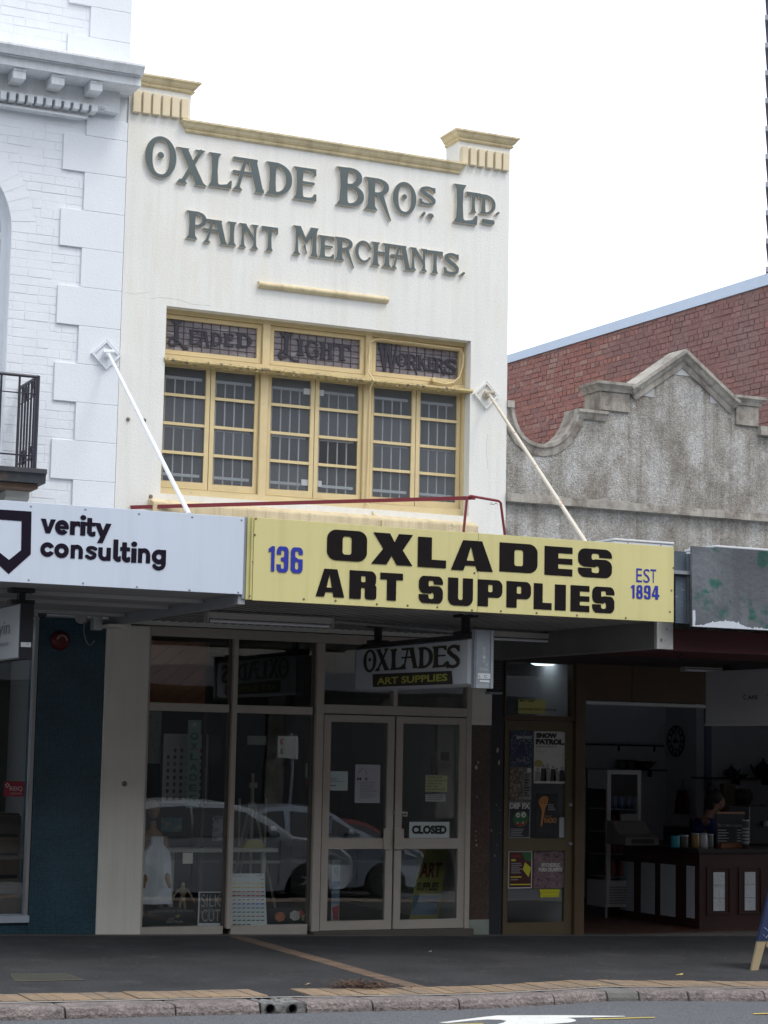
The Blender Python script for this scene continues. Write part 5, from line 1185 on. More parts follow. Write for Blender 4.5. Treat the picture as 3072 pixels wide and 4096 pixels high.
# scoop moulding: a band that follows the curve
def band_along(pts, wd, y0, y1, nm, m, par):
    n_ = len(pts); R = []
    for i, (x, z) in enumerate(pts):
        a = pts[max(i-1,0)]; b = pts[min(i+1,n_-1)]; d = Vector((b[0]-a[0], b[1]-a[1])).normalized(); nx, nz = d.y, -d.x
        R.append([(x,y1,z),(x,y0-.03,z),(x+nx*wd*.3,y0-.03,z+nz*wd*.3),(x+nx*wd*.42,y0-.01,z+nz*wd*.42),(x+nx*wd,y0,z+nz*wd),(x+nx*wd,y1,z+nz*wd)])
    return MB().rings(R).build(nm, m, par)
band_along(sc_, .125, GY0-.012, GY0+.24, 'scoop_moulding', M_gren, gb)
box('post_stub', gx0, sc_[0][0]+.01, GY0-.05, GY0+.24, sc_[0][1]-.06, sc_[0][1]+.012, M_gren, gb)
MB().rings([[(x_,GY0+.24,zsh+.012),(x_,GY0-.07,zsh),(x_,GY0-.07,zsh-.03),(x_,GY0-.045,zsh-.05),(x_,GY0-.02,zsh-.10),(x_,GY0+.05,zsh-.10)] for x_ in (sc_[-1][0]+.01, shelf[1][0])]).build('shelf_moulding', M_gren, gb)
def pier(x0, x1, zt, zb, nm):
    box(nm, x0, x1, GY0-.03, GY0+.30, zb, zt-.1, M_gren, gb, bevel=.004)
    mb = moulding(MB(), x0-.0, x1+.0, GY0-.03, [(-.05,zt+.01),(.07,zt),(.07,zt-.03),(.05,zt-.045),(.03,zt-.07),(.02,zt-.1),(.0,zt-.1)], True, True, .33); mb.build('pier_cap', M_gren, gb)
pier(xl0-.02, xl1+.02, zpc+.05, w2(K(760,800))[1]-.0, 'gable_pier'); pier(xr1+.03, xr2, zpr+.05, w2(K(1500,880))[1], 'gable_pier')
def rake(p, q, nm, dy=0.):
    d = Vector((q[0]-p[0], q[1]-p[1])).normalized(); nx, nz = d.y, -d.x
    if nz > 0: nx, nz = -nx, -nz
    R = []
    for x, z in (p, q): R.append([(x+nx*o, y+dy, z+nz*o) for y, o in ((GY0+.24,-.01),(GY0-.10,0),(GY0-.10,.035),(GY0-.07,.05),(GY0-.05,.09),(GY0-.025,.1),(GY0-.02,.16),(GY0+.02,.16))])
    return MB().rings(R).build(nm, M_gren, gb)
rake((xl1+.0, rl[1]+.012), (ap[0]+.0, ap[1]+.02), 'raking_cornice', -.004); rake((ap[0]-.0, ap[1]+.02), (xr1+.05, rr_[1]-.01), 'raking_cornice', .0025)
pt = [w2(V6(*p)) for p in ((945,835),(1090,985),(785,950))]; MB().prism([pt], GY0-.006, GY0+.01).build('render_patch', M_lren, gb)
pt = [w2(V6(*p)) for p in ((500,1128),(690,1035),(695,1158))]; MB().prism([pt], GY0-.006, GY0+.01).build('render_patch', M_lren, gb)
pt = [w2(V6(*p)) for p in ((1172,1100),(1385,1228),(1175,1207),)]; MB().prism([pt], GY0-.006, GY0+.01).build('render_patch', M_lren, gb)
sct = (PZ(2027,1974,-.05)+PZ(3072,2052,-.05))/2; scb = (PZ(2027,2002,-.05)+PZ(3072,2086,-.05))/2
MB().rings([[(x_,GY0+.05,sct+.02),(x_,GY0-.07,sct),(x_,GY0-.07,scb),(x_,GY0+.05,scb-.005)] for x_ in (gx0, GXR)]).build('string_course', M_gren, gb)
box('shelf_moulding', xr2+.0, GXR, GY0-.07, GY0+.24, zsr-.1, zsr, M_gren, gb)
box('flank_wall', GXR-.2, GXR, GY0+.2, 9, -.4, 5, M_gren, gb)
for px, py, r_ in ((1495,1055,.01),): pass

# ================================================================ red brick building behind, and the tower
A = np.array([16.526, 5.951, 7.694]); azw = math.radians(-4.93); dw = np.array([math.sin(azw), math.cos(azw), 0.]); nw = np.array([-math.cos(azw), math.sin(azw), 0.])
def onwall(x, y): d = ray(x, y); t = np.dot(A-CP, nw)/np.dot(d, nw); return CP+d*t
def wc(p): return float(np.dot(p-A, dw)), float(p[2])
c1, c2 = wc(onwall(2033,1440)), wc(onwall(3072,1118)); b1, b2 = wc(onwall(2033,1454)), wc(onwall(3072,1141))
sl_ = (c2[1]-c1[1])/(c2[0]-c1[0]); s0, s1 = wc(onwall(3200,1400))[0], wc(onwall(1990,1400))[0]
ctop = lambda s: b1[1]+(b2[1]-b1[1])*(s-b1[0])/(b2[0]-b1[0])
bb = thing('brick_building', tuple(A*np.array([1,1,0])), 'old red brick building with a sloping pale metal capping behind the grey parapet', 'building')
fnW = lambda s, y, z: tuple(A*np.array([1,1,0])+dw*s+nw*(-y)+np.array([0,0,z]))
M_rbrick = brickmat('old_red_brick', [(.30,.13,.10),(.32,.14,.11),(.285,.122,.10),(.33,.155,.12),(.29,.145,.12),(.24,.125,.11),(.31,.13,.104),(.33,.19,.155),(.30,.135,.11)], .9, .7, stain=((.2,.15,.15), 1.4, .4))
M_rmort = mat('brick_mortar_dark', (.24,.13,.115), .95, var=.4, scale=14, bump=.6, dirt=((.42,.36,.33), 10, .56, .68))
zbw = 3.0
MB().prism([[(s0,zbw),(s1,zbw),(s1,ctop(s1)),(s0,ctop(s0))]], .006, .3, fnW).build('wall', M_rmort, bb)
MB().prism([[(s0-.3,ctop(s0-.3)),(s1,ctop(s1)),(s1,ctop(s1)+.14),(s0-.3,ctop(s0-.3)+.17)]], -.03, .4, fnW).build('metal_capping', mat('pale_zinc_capping', (.45,.52,.62), .45, var=.05, metal=.2), bb)
# bricks: English-bond courses, largest 290 nearest as parts, the rest joined
rnd = random.Random(4); cells = []
CHb = .086; z = 4.6; r_i = 0
zlow = 5.0
while z < 9.5:
    s = s0+rnd.uniform(0,.2); hdr = (r_i % 4 == 3)
    while s < s1:
        L_ = (.115 if hdr else .235) if rnd.random() > .1 else .115
        top = ctop(s+L_/2)
        if z+CHb < top-.0: cells.append((s, min(s+L_, s1), z, z+CHb))
        elif z < top-.03: cells.append((s, min(s+L_, s1), z, min(ctop(s), ctop(s+L_))-.004))
        s += L_
    z += CHb; r_i += 1
def proj(P_): v = np.array(P_)-CP; zz = v@fw; return (1536+F*(v@rr)/zz, 2048-F*(v@uu)/zz)
vis = []; rest = MB(); hidden = MB()
par = [(proj((x, GY0, z))) for x, z in outl]
def above_par(px, py):
    ins = False
    for i in range(len(par)):
        (x1,y1),(x2,y2) = par[i], par[i-1]
        if (y1 > py) != (y2 > py) and px < (x2-x1)*(py-y1)/(y2-y1)+x1: ins = not ins
    return not ins
def bk(mb, c):
    j = [rnd.uniform(-.005,.005) for _ in range(4)]; y = rnd.uniform(-.008,.004); g_ = .006
    return mb.rings([[fnW(c[0]+g_,.01,c[2]+g_),fnW(c[1]-g_,.01,c[2]+g_),fnW(c[1]-g_,.01,c[3]-g_),fnW(c[0]+g_,.01,c[3]-g_)],
                     [fnW(c[0]+g_+.003,y,c[2]+g_+.002+j[0]*.5),fnW(c[1]-g_-.003,y+j[2]*.6,c[2]+g_+.002+j[1]*.5),fnW(c[1]-g_-.003,y+j[3]*.6,c[3]-g_-.002),fnW(c[0]+g_+.003,y,c[3]-g_-.002)]])
for c in cells:
    if c[3]-c[2] < .02: continue
    p_ = proj(fnW((c[0]+c[1])/2, 0, (c[2]+c[3])/2))
    if above_par(*p_) and 2030 < p_[0] < 3080: vis.append((c[0]-.8*(c[1]-c[0] > .2), c))
    else: bk(rest, c)
vis.sort()
for i, (_, c) in enumerate(vis):
    if i < 290: bk(MB(), c).build('brick', M_rbrick, bb)
    else: bk(rest, c)
rest.build('far_bricks', M_rbrick, bb, kind='stuff')
# tower at the right edge of the view
d_ = ray(3067, 600); tp = CP+d_*(190/(d_@fw)); tp[2] = 0
tw = thing('tower_building', tuple(map(float, tp)), 'distant grey high-rise tower just visible at the right edge of the view', 'tower')
zz0 = float((CP+ray(3063,1140)*(190/(ray(3063,1140)@fw)))[2]); step = 115*190/F
ta = math.radians(37); tr_ = np.array([math.cos(ta), -math.sin(ta), 0.]); tb_ = np.array([math.sin(ta), math.cos(ta), 0.])
def tbox(nm, x0, x1, y0, y1, z0, z1, m):
    q = [tuple(tp*np.array([1,1,0])+tr_*x+tb_*y) for x, y in ((x0,y0),(x1,y0),(x1,y1),(x0,y1))]
    return MB().rings([[(p[0],p[1],z0) for p in q],[(p[0],p[1],z1) for p in q]]).build(nm, m, tw)
tbox('core', .12, 24, 0, 20, 0, zz0+60, mat('tower_wall', (.09,.09,.14), .7))
for i in range(-2, 12):
    z = zz0-2+step*i
    tbox('floor_slab', -.12, 24.2, -.7, 20, z, z+.5, mat('tower_slab', (.3,.3,.34), .8))
    tbox('window', .2, 4, -.06, -.01, z+.7, z+1.9, mat('tower_window', (.5,.6,.65), .2))

# ================================================================ worn awning of the cafe
wa = thing('awning', (13, -3.4, 2.9), 'cafe awning with a worn grey and green scraped fascia and dark red valance', 'awning')
YW = -3.45
M_worn = mat('scraped_grey_green_board', (.15,.165,.185), .85, var=.5, scale=2.6, bump=.5, bscale=20, col2=(.03,.125,.1), thr=(.535,.60), stretch=(1,1,1.2), detail=3, dirt=((.09,.09,.11), 5, .5, .7), streak=.25)
M_wb = mat('worn_blue_board', (.09,.125,.16), .7, var=.4, scale=8, col2=(.3,.34,.38), thr=(.62,.68), stretch=(.6,.6,3), bump=.4)
gxl = (PX(2777,2186,YW)+PX(2760,2505,YW))/2; gzt = (PZ(2777,2186,YW)+PZ(3072,2205,YW))/2; gzb = (PZ(2762,2505,YW)+PZ(3072,2523,YW))/2
box('fascia_board', gxl, 17, YW, YW+.03, gzb, gzt, M_worn, wa)
n_ = 260; tp_ = []; rnd = random.Random(8)
for i in range(n_+1): x = gxl+.004+3.2*i/n_; tp_.append((x, gzb+.010+.005*math.sin(i*.21)*math.sin(i*.063)+abs(rnd.gauss(0,.006))+(.012 if rnd.random() < .08 else 0)+(.05*math.sin((i-8)/40*3.14) if 8 < i < 48 else 0)))
for i, (a, b) in enumerate(zip(tp_, tp_[1:])): pass
MB().prism([[(tp_[-1][0], gzb+.002),(gxl+.004, gzb+.002),(gxl+.004,gzb+.14),(gxl+.03,gzb+.145),(gxl+.035,gzb+.07)]+tp_[2:]], YW-.0025, YW-.001).build('scraped_edge', mat('bare_white_undercoat', (.56,.6,.66), .8, var=.1, scale=20), wa)
px0 = (PX(2706,2212,YW+.1)+PX(2688,2490,YW+.1))/2
box('fascia_board', px0, (px0+gxl)/2+.05, YW+.08, YW+.1, gzb+.03, PZ(2740,2208,YW+.1), M_wb, wa); box('fascia_board', (px0+gxl)/2+.052, gxl+.02, YW+.06, YW+.1, gzb+.03, PZ(2745,2207,YW+.1)-.02, mat('grey_worn_board', (.15,.17,.19), .8, var=.4, scale=12, bump=.4), wa)
M_mar = mat('dark_maroon_boards', (.085,.015,.017), .6, var=.3, scale=5, stretch=(1,1,4))
box('valance', bxr+.01, 17, YW+.35, YW+.38, PZ(2850,2610,YW+.35), gzb-.0, M_mar, wa)
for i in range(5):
    y = YW+.45+i*.62; box('soffit_board', bxr+.01, 17, y, y+.6, 2.70-.0*i, 2.72, M_mar if i < 2 else mat('dark_soffit_boards', (.03,.022,.02), .8), wa)  # inner boards darker than the two at the front
box('awning_roof', xe+.02, 17, YW+.04, .0, 3.34, 3.37, M_steel, wa)
mb = MB().tube([tuple(onY(*p, -2.6)) for p in ((2715,2640),(2725,2618),(2750,2600),(2790,2592),(2860,2592),(2960,2596))], .008, 5); mb.build('hanging_wire', M_dark, wa)

# ================================================================ cafe front
FZ = -.10
M_cb = mat('brown_cafe_timber', (.10,.06,.028), .6, var=.2, scale=6, bump=.1)
cpx0, cpx1 = PX(2296,3200), PX(2334,3200); dx0 = PX(2013,3400); cz1_ = PZ(2500,2805)
cf = bpy.data.objects.new('cafe_front', None); S.collection.objects.link(cf); cf.parent = gb; cf.location = (0,0,0)
box('post', cpx0, cpx1, -.03, .12, -.14, 2.72, M_cb, cf, bevel=.004)
box('fascia_timber', cpx1, 17, -.005, .12, cz1_, 2.72, M_cb, cf)
xj = PX(2530,2700); box('joint_cover', xj-.008, xj+.008, -.012, -.005, cz1_, 2.72, M_cb, cf)
box('shutter_rail', cpx1+.01, 17, -.03, .1, PZ(2500,2822), cz1_-.012, mat('white_shutter_rail', (.5,.5,.5), .6), cf)
box('dark_strip', mx1+.001, dx0-.001, .02, .3, -.15, 2.9, mat('black_pier_paint', (.02,.021,.026), .5, dirt=((.3,.28,.24), 6, .76, .8)), cf)
mb = MB(); rnd = random.Random(12)
for px, py, s_ in ((1990,3000,.035),(1996,3050,.03),(1965,3322,.014),(1985,3220,.01),(1999,3240,.008),(1978,3422,.013),(1988,3380,.006),(2000,3330,.006)):
    x, z = XZ(px, py, .02); n = 7; mb.prism([[(x+s_*rnd.uniform(.3,.9)*math.cos(6.283*i/n)*.7, z+s_*rnd.uniform(.5,1.1)*math.sin(6.283*i/n)) for i in range(n)]], .014, .018)
mb.build('paper_scrap', mat('torn_paper', (.42,.4,.34), .9), cf)
# meter box seen beside the sign channel
box('louvre_box', PX(1960,2720,-.08), PX(2010,2720,-.08), -.09, .02, PZ(1980,2772,-.08), PZ(1980,2632,-.08), mat('dark_meter_box', (.045,.04,.036), .6), cf)
for i in range(9): z = PZ(1980,2660,-.08)-i*.03; box('louvre', PX(1968,2700,-.1), PX(2002,2700,-.1), -.1, -.09, z, z+.014, mat('meter_louvre', (.08,.07,.06), .6), cf)
box('conduit_top', PX(1955,2765,-.1), PX(2008,2765,-.1), -.11, -.02, PZ(1980,2777,-.1), PZ(1980,2768,-.1), M_steel, cf)
L6 = lambda zx, zy: (1950+zx*.5654, 2550+zy*.5654)
def lx(zx, zy=1200, Y=0.): return PX(*L6(zx, zy), Y)
def lz(zy, zx=350, Y=0.): return PZ(*L6(zx, zy), Y)
# transom and door
z_t1, z_t0 = lz(180), lz(552)
MB().prism([[(dx0,z_t0-.05),(cpx0,z_t0-.05),(cpx0,z_t1+.12),(dx0,z_t1+.12)], [(lx(132,380),z_t0),(lx(603,380),z_t0),(lx(603,380),z_t1),(lx(132,380),z_t1)]], 0, .1).build('transom_frame', M_cb, cf)
box('pane', lx(132,380), lx(603,380), .05, .055, z_t0, z_t1, M_glass, cf)
cd = thing('cafe_door', ((dx0+cpx0)/2, .02, FZ), 'dark brown glazed cafe door covered with band posters', 'door')
za, zb_, zc_, zd_ = lz(1420), lz(1510), lz(2015), lz(660)
a, b = dx0+.012, cpx0-.008; gxa, gxb = lx(152,1200), lx(553,1200)
MB().prism([[(a,FZ+.02),(b,FZ+.02),(b,z_t0-.055),(a,z_t0-.055)], [(gxa,za),(gxb,za),(gxb,zd_),(gxa,zd_)], [(gxa,zc_),(gxb,zc_),(gxb,zb_),(gxa,zb_)]], .012, .06).build('door_frame', mat('olive_brown_door', (.115,.085,.042), .5, var=.15, scale=9, bump=.08), cd, bevel=.004)
box('pane', gxa, gxb, .03, .036, za, zd_, M_glass, cd); box('pane', gxa, gxb, .03, .036, zc_, zb_, M_glass, cd)
for zy in (1185,1460): x, z = lx(588,zy), lz(zy,588); MB().lathe((x,.012,z), [(0,.03),(.014,.028),(.012,.008),(.02,0)], 12, 'y').build('door_knob', M_steel, cd)
box('cafe_step', dx0, 17, -.1, .1, -.3, FZ+.005, mat('worn_concrete', (.13,.115,.1), .9), cf)

# ---- posters: flat printed sheets on the glass
def poster(lb, zx0, zx1, zy0, zy1, base, Y=.026, border=None, name='poster', conv=L6, cat='poster'):
    xm, ym = (zx0+zx1)/2, (zy0+zy1)/2
    x0, x1 = PX(*conv(zx0, ym), Y), PX(*conv(zx1, ym), Y); z0, z1 = PZ(*conv(xm, zy1), Y), PZ(*conv(xm, zy0), Y)
    t = thing(name, ((x0+x1)/2, Y, z0), lb, cat)
    box('sheet', x0, x1, Y-.002, Y, z0, z1, border or base, t)
    if border: box('print_area', x0+.012, x1-.012, Y-.003, Y-.002, z0+.012, z1-.012, base, t)
    def ln(s, u0, u1, v0, v1, m, bold=.02, nm='lettering'):   # u across, v down, 0..1
        if s is None: MB().box(x0+(x1-x0)*u0, x0+(x1-x0)*u1, Y-.0042, Y-.003, z1-(z1-z0)*v1, z1-(z1-z0)*v0).build(nm, m, t)
        else: text(MB(), s, x0+(x1-x0)*u0, x0+(x1-x0)*u1, z1-(z1-z0)*v1, z1-(z1-z0)*v0, Y-.0046, bold).build(nm, m, t)
    def shp(pts, m, nm='shape', y=-.0044): MB().prism([[(x0+(x1-x0)*u, z1-(z1-z0)*v) for u, v in pts]], Y+y, Y+y+.0008).build(nm, m, t)
    def lines(u0, u1, v0, v1, n, m, seed=0, frac=.5):
        mb = MB(); r = random.Random(seed)
        for i in range(n):
            v = v0+(v1-v0)*i/n; h = (v1-v0)/n*frac; e = u1-(u1-u0)*r.uniform(0,.45)
            mb.box(x0+(x1-x0)*u0, x0+(x1-x0)*e, Y-.0042, Y-.003, z1-(z1-z0)*(v+h), z1-(z1-z0)*v)
        mb.build('text_lines', m, t)
    return t, ln, shp, lines
def ov(cx, cy, rx, ry, n=16, a0=0, a1=360): return [(cx+rx*math.cos(math.radians(a0+(a1-a0)*i/n)), cy+ry*math.sin(math.radians(a0+(a1-a0)*i/n))) for i in range(n+(0 if a1-a0 == 360 else 1))]
M_pw = mat('poster_white', (.55,.55,.5), .7, var=.05); M_pblk = mat('poster_black', (.02,.02,.022), .6); M_pg = mat('poster_grey', (.25,.25,.25), .7)
M_pgreen = mat('poster_green', (.03,.12,.04), .7); M_pyel = mat('poster_yellow', (.6,.55,.03), .6); M_por = mat('poster_orange', (.5,.22,.05), .6); M_pred = mat('poster_red', (.3,.03,.03), .6)
M_pblue = mat('poster_blue_art', (.03,.04,.09), .7, var=.4, scale=40, col2=(.22,.25,.29), thr=(.5,.62)); M_pphoto = mat('poster_photo_art', (.12,.09,.06), .7, var=.4, scale=38, col2=(.35,.32,.27), thr=(.48,.6)); M_pmau = mat('poster_mauve_art', (.2,.13,.14), .7, var=.4, scale=30, col2=(.09,.05,.06), thr=(.52,.62))
t, ln, shp, li = poster('white SNOW PATROL acoustic concert poster, top right on the cafe door', 328, 553, 665, 1033, M_pw)
ln('SNOW', .06,.72,.03,.13,M_pblk,.08); ln('PATROL.', .05,.96,.145,.255,M_pblk,.08); ln('LIVE AND ACOUSTIC', .06,.7,.275,.31,M_pg,.02); ln('THE RESIDENCY', .05,.4,.385,.405,M_pg,.0); ln('NOVEMBER', .7,.97,.44,.455,M_pg,.0)
for i, (u, v, r_) in enumerate(((.12,.83,.12),(.3,.77,.1),(.42,.75,.08),(.6,.78,.11),(.72,.82,.07),(.88,.8,.1))):
    shp(ov(u, v-.1, .035, .028), M_pg, 'figure_head', -.0048); shp([(u-.07,v-.06),(u+.07,v-.06),(u+.1,.95),(u-.09,.96)], M_pblk if i % 2 else M_pg, 'figure')
shp(ov(.14,.62,.14,.07), mat('poster_ochre', (.35,.28,.08), .7), 'blot')
t, ln, shp, li = poster('dark blue band poster at the top left of the cafe door', 160, 318, 662, 912, M_pblue)
ln('BAN DOLO', .28,.96,.13,.22,M_pw,.04); shp([(.5,.3),(.75,.62),(.85,.75),(.5,.68),(.15,.75),(.28,.6)], mat('poster_deep_blue', (.02,.03,.09), .6)); ln('TOUR', .25,.7,.8,.88,M_pg,.02)
t, ln, shp, li = poster('poster of brown photographs with a pale text column, middle left of the cafe door', 155, 310, 918, 1155, M_pphoto)
ln(None, .62,.98,.12,.96,M_pg); li(.66,.94,.2,.9,9,M_pblk,3); shp(ov(.88,.08,.1,.07), M_pw)
t, ln, shp, li = poster('DEF FX poster with a green cartoon face on the cafe door', 150, 302, 1160, 1420, M_pblk, border=M_pg)
ln('DEF FX', .03,.97,.04,.2,M_pw,.06); shp(ov(.55,.48,.36,.22), M_pgreen, 'face'); shp(ov(.42,.37,.1,.07), M_pw, 'eye', -.0052); shp(ov(.68,.36,.12,.08), M_pw, 'eye', -.0052)
shp(ov(.44,.38,.03,.025), M_pblk, 'pupil', -.006); shp(ov(.7,.37,.03,.025), M_pblk, 'pupil', -.006); shp([(.3,.56),(.5,.6),(.8,.52),(.76,.64),(.4,.68)], M_pred, 'mouth', -.0052); shp([(.36,.56),(.44,.56),(.42,.61)], M_pw, 'tooth', -.006); shp([(.6,.57),(.68,.55),(.66,.61)], M_pw, 'tooth', -.006)
li(.08,.95,.74,.96,5,M_pg,5)
t, ln, shp, li = poster('black poster with an orange raised fist and the word RADIO on the cafe door', 345, 495, 1100, 1365, M_pblk)
shp([(.1,.28),(.12,.16),(.25,.1),(.42,.08),(.55,.12),(.52,.3),(.42,.38),(.38,.5),(.26,.9),(.2,.88),(.26,.5),(.2,.38)], M_por, 'fist')
for k in range(4): shp([(.14+.1*k,.13),(.16+.1*k,.13),(.18+.1*k,.3),(.16+.1*k,.3)], M_pblk, 'finger_line', -.0052)
ln('RADIO', .38,.95,.66,.8,M_por,.03); ln('PIRATE', .38,.7,.6,.64,M_por,.0); li(.55,.95,.3,.48,4,M_pg,6)
t, ln, shp, li = poster('red, yellow and green festival poster with white border low on the cafe door', 146, 315, 1510, 1775, mat('poster_crimson', (.075,.014,.014), .7, var=.3, scale=20), border=M_pw)
shp([(.55,.03),(.96,.03),(.96,.3),(.7,.25)], M_pgreen); shp([(.7,.3),(.95,.45),(.85,.7),(.6,.5)], M_pyel); ln('REGGAE', .12,.5,.1,.17,M_pred,.03); ln(None,.12,.3,.22,.27,M_pyel); li(.12,.6,.32,.62,6,M_pg,7); ln(None,.1,.55,.68,.71,M_pyel); ln(None,.1,.4,.75,.78,M_pg); ln(None,.08,.94,.88,.91,M_pyel)
t, ln, shp, li = poster('mauve PSYCHEDELIC PORN CRUMPETS gig poster low on the cafe door', 325, 545, 1512, 1775, M_pmau)
ln('PSYCHEDELIC', .25,.84,.32,.42,M_pw,.05); ln('PORN CRUMPETS', .16,.92,.44,.55,M_pw,.05); ln('TOUR', .38,.72,.66,.69,M_pg,.02)
t, ln, shp, li = poster('strips of bright yellow tape stuck under the mauve gig poster', 372, 505, 1780, 1838, M_pyel, name='yellow_tape', cat='tape')
for k in range(5): ln(None, -.06+.03*k, 1.06-.02*k, .18*k, .18*k+.15, mat('yellow_tape%d' % (k % 2), (.62,.6,.02) if k % 2 else (.5,.5,.02), .4))
poster('white envelope stuck inside the cafe door beside the black poster', 507, 550, 1272, 1415, mat('grey_paper', (.4,.42,.43), .8), name='envelope', cat='envelope')
t, ln, shp, li = poster('pale transom sign with WICKHAM STREET lettering above the cafe door', 218, 412, 437, 540, mat('yellow_lit_card', (.5,.48,.16), .7), Y=.046, name='address_card', cat='sign')
ln('MAY VARY', .05,.6,.02,.2,M_pblk,.02); ln('136 WICKHAM STREET, FORTITUDE', -.15,1.4,.62,.78,M_pblk,.02)
# lit ceiling lamp seen through the transom
x, z = XZ(*L6(398,192), .5)
t = thing('ceiling_lamp', (x,.5,z), 'lit white fluorescent ring lamp seen through the glass over the cafe door', 'lamp')
MB().lathe((x,.5,z+.02), [(0,-.03),(.1,-.028),(.135,-.012),(.14,0)], 24).build('diffuser', mat('lit_diffuser', (.8,.8,.8), .4, emit=(.85,.95,1,1.6)), t, smooth=True)

# ---- cafe interior
M_cw = mat('cafe_wall_paint', (.62,.65,.70), .85, var=.06); Yb = 5.; jogp = onY(2665,3000,Yb); JX = float(jogp[0]); JY = float(onX(2785,3000,JX)[1])
box('interior_wall', 10.0, JX, Yb, Yb+.1, FZ, 2.75, M_cw, cf); box('interior_wall', JX, JX+.1, JY, Yb, FZ, 2.75, M_cw, cf); box('interior_wall', JX+.1, 22, JY, JY+.1, FZ, 2.75, M_cw, cf)
box('partition', cpx0-.02, cpx0+.06, .13, Yb, FZ, 2.75, M_cw, cf); box('partition', dx0-.1, dx0-.02, .31, Yb, FZ, 2.75, M_room, cf)
box('cafe_ceiling', dx0, 22, .13, Yb, 2.73, 2.8, mat('cafe_ceiling_paint', (.6,.6,.6), .9), cf)
fl = MB(); x = dx0
while x < 17: fl.box(x+.003, x+.087, .1, Yb, FZ-.02, FZ); x += .09
fl.build('timber_floor', mat('red_brown_floor', (.12,.05,.03), .35, var=.3, scale=6), cf, kind='stuff')
box('pipe_column', JX+.12, JX+.2, JY-.06, JY-.005, FZ, 2.73, mat('blue_grey_column', (.2,.25,.36), .7), cf)
C7 = lambda zx, zy: (2250+zx*.52, 2650+zy*.52)
cx_, cy_ = gpt(*C7(1053,2062)); 
CX = cx_; CY = max(.16, cy_); zct = float(onY(*C7(1070,1432), CY)[2])
Cb = float(onX(*C7(300,1945), CX)[1]); Cb = min(Cb, CY+1.9)
co = thing('cafe_counter', (CX, CY, FZ), 'dark red-brown timber counter with pale embossed panels in the cafe', 'counter')
M_ct = mat('dark_mahogany', (.045,.014,.012), .4, var=.3, scale=7, stretch=(1,1,.3)); M_pp = mat('embossed_pale_panel', (.6,.64,.66), .6, bump=1.2, bscale=35, var=.15, scale=15)
box('counter_body', CX, 17, CY, Cb, FZ, zct-.05, M_ct, co); box('counter_top', CX-.04, 17, CY-.04, Cb+.03, zct-.05, zct, mat('dark_counter_top', (.03,.022,.02), .25), co, bevel=.004)
for a, b in ((1108,1292),(1352,1532)):
    xa_, xb_ = PX(*C7(a,1750), CY), PX(*C7(b,1750), CY); z0, z1 = PZ(*C7(1200,1940), CY), PZ(*C7(1200,1572), CY)
    MB().prism([[(xa_,z0),(xb_,z0),(xb_,z1),(xa_,z1)], [(xa_+.02,z0+.02),(xb_-.02,z0+.02),(xb_-.02,z1-.02),(xa_+.02,z1-.02)]], CY-.012, CY-.001).build('panel_moulding', M_ct, co)
for a, b in ((1158,1245),(1400,1481),(1640,1722)):
    xa_, xb_ = PX(*C7(a,1750), CY), PX(*C7(b,1750), CY); z0, z1 = PZ(*C7(1200,1912), CY), PZ(*C7(1200,1612), CY)
    for k in range(3): box('embossed_panel', xa_, xb_, CY-.008, CY-.002, z0+(z1-z0)*k/3+.002, z0+(z1-z0)*(k+1)/3-.002, M_pp, co)
for a, b, t_, bt in ((445,550,1530,1910),(607,712,1540,1930),(757,870,1552,1950),(957,1018,1565,1965)):
    ya, yb = sorted((float(onX(*C7(a,1750), CX)[1]), float(onX(*C7(b,1750), CX)[1]))); z1 = float(onX(*C7((a+b)/2,t_), CX)[2]); z0 = float(onX(*C7((a+b)/2,bt), CX)[2])
    if yb < Cb+.3: box('embossed_panel', CX-.008, CX-.002, ya, min(yb,Cb-.02), max(z0,FZ+.08), min(z1,zct-.12), mat('embossed_panel_dim', (.5,.54,.58), .6, bump=1.2, bscale=35), co)
# drinks fridge
FX, FY = 12.16, 2.0; FW = .46; fz1 = 1.59
fr = thing('drinks_fridge', (FX+.2, FY+.2, FZ), 'tall white-framed glass drinks fridge left of the cafe counter', 'fridge')
M_fw = mat('white_fridge_enamel', (.5,.5,.5), .5)
box('cabinet_back', FX, FX+FW, FY+.42, FY+.45, FZ+.12, fz1, M_pblk, fr); box('cabinet_base', FX, FX+FW, FY, FY+.42, FZ+.12, FZ+.42, M_fw, fr); box('cabinet_top', FX, FX+FW, FY, FY+.42, fz1-.22, fz1, M_fw, fr)
box('side_panel', FX+FW-.02, FX+FW, FY, FY+.42, FZ+.42, fz1-.22, M_fw, fr)
for x in (FX, FX+FW-.05): box('door_stile', x, x+.05, FY-.03, FY-.001, FZ+.14, fz1, M_fw, fr)
box('door_head', FX+.05, FX+FW-.05, FY-.03, FY-.001, fz1-.05, fz1, M_fw, fr); box('header_sign', FX+.05, FX+FW-.05, FY-.025, FY-.002, fz1-.3, fz1-.05, M_pblk, fr)
mb = MB(); text(mb, 'COLD DRINKS', FX+.1, FX+FW-.1, fz1-.16, fz1-.12, FY-.027); 
box('pane', FX+.05, FX+FW-.05, FY-.02, FY-.016, FZ+.42, fz1-.3, M_glass, fr); box('pane', FX, FX+.005, FY, FY+.42, FZ+.42, fz1-.22, M_glass, fr)
for k in range(4):
    z = FZ+.45+.26*k; box('shelf', FX+.01, FX+FW-.02, FY+.02, FY+.4, z, z+.012, M_steel, fr)
for i, x in enumerate((FX+.03, FX+FW-.06)): MB().tube([(x,FY+.03,FZ),(x,FY+.03,FZ+.12)], .016, 8).build('castor', M_steel, fr)
for k in range(7): box('vent_slat', FX+.03, FX+FW-.03, FY-.035, FY-.03, FZ+.16+.03*k, FZ+.175+.03*k, M_pg, fr)
rnd = random.Random(6)
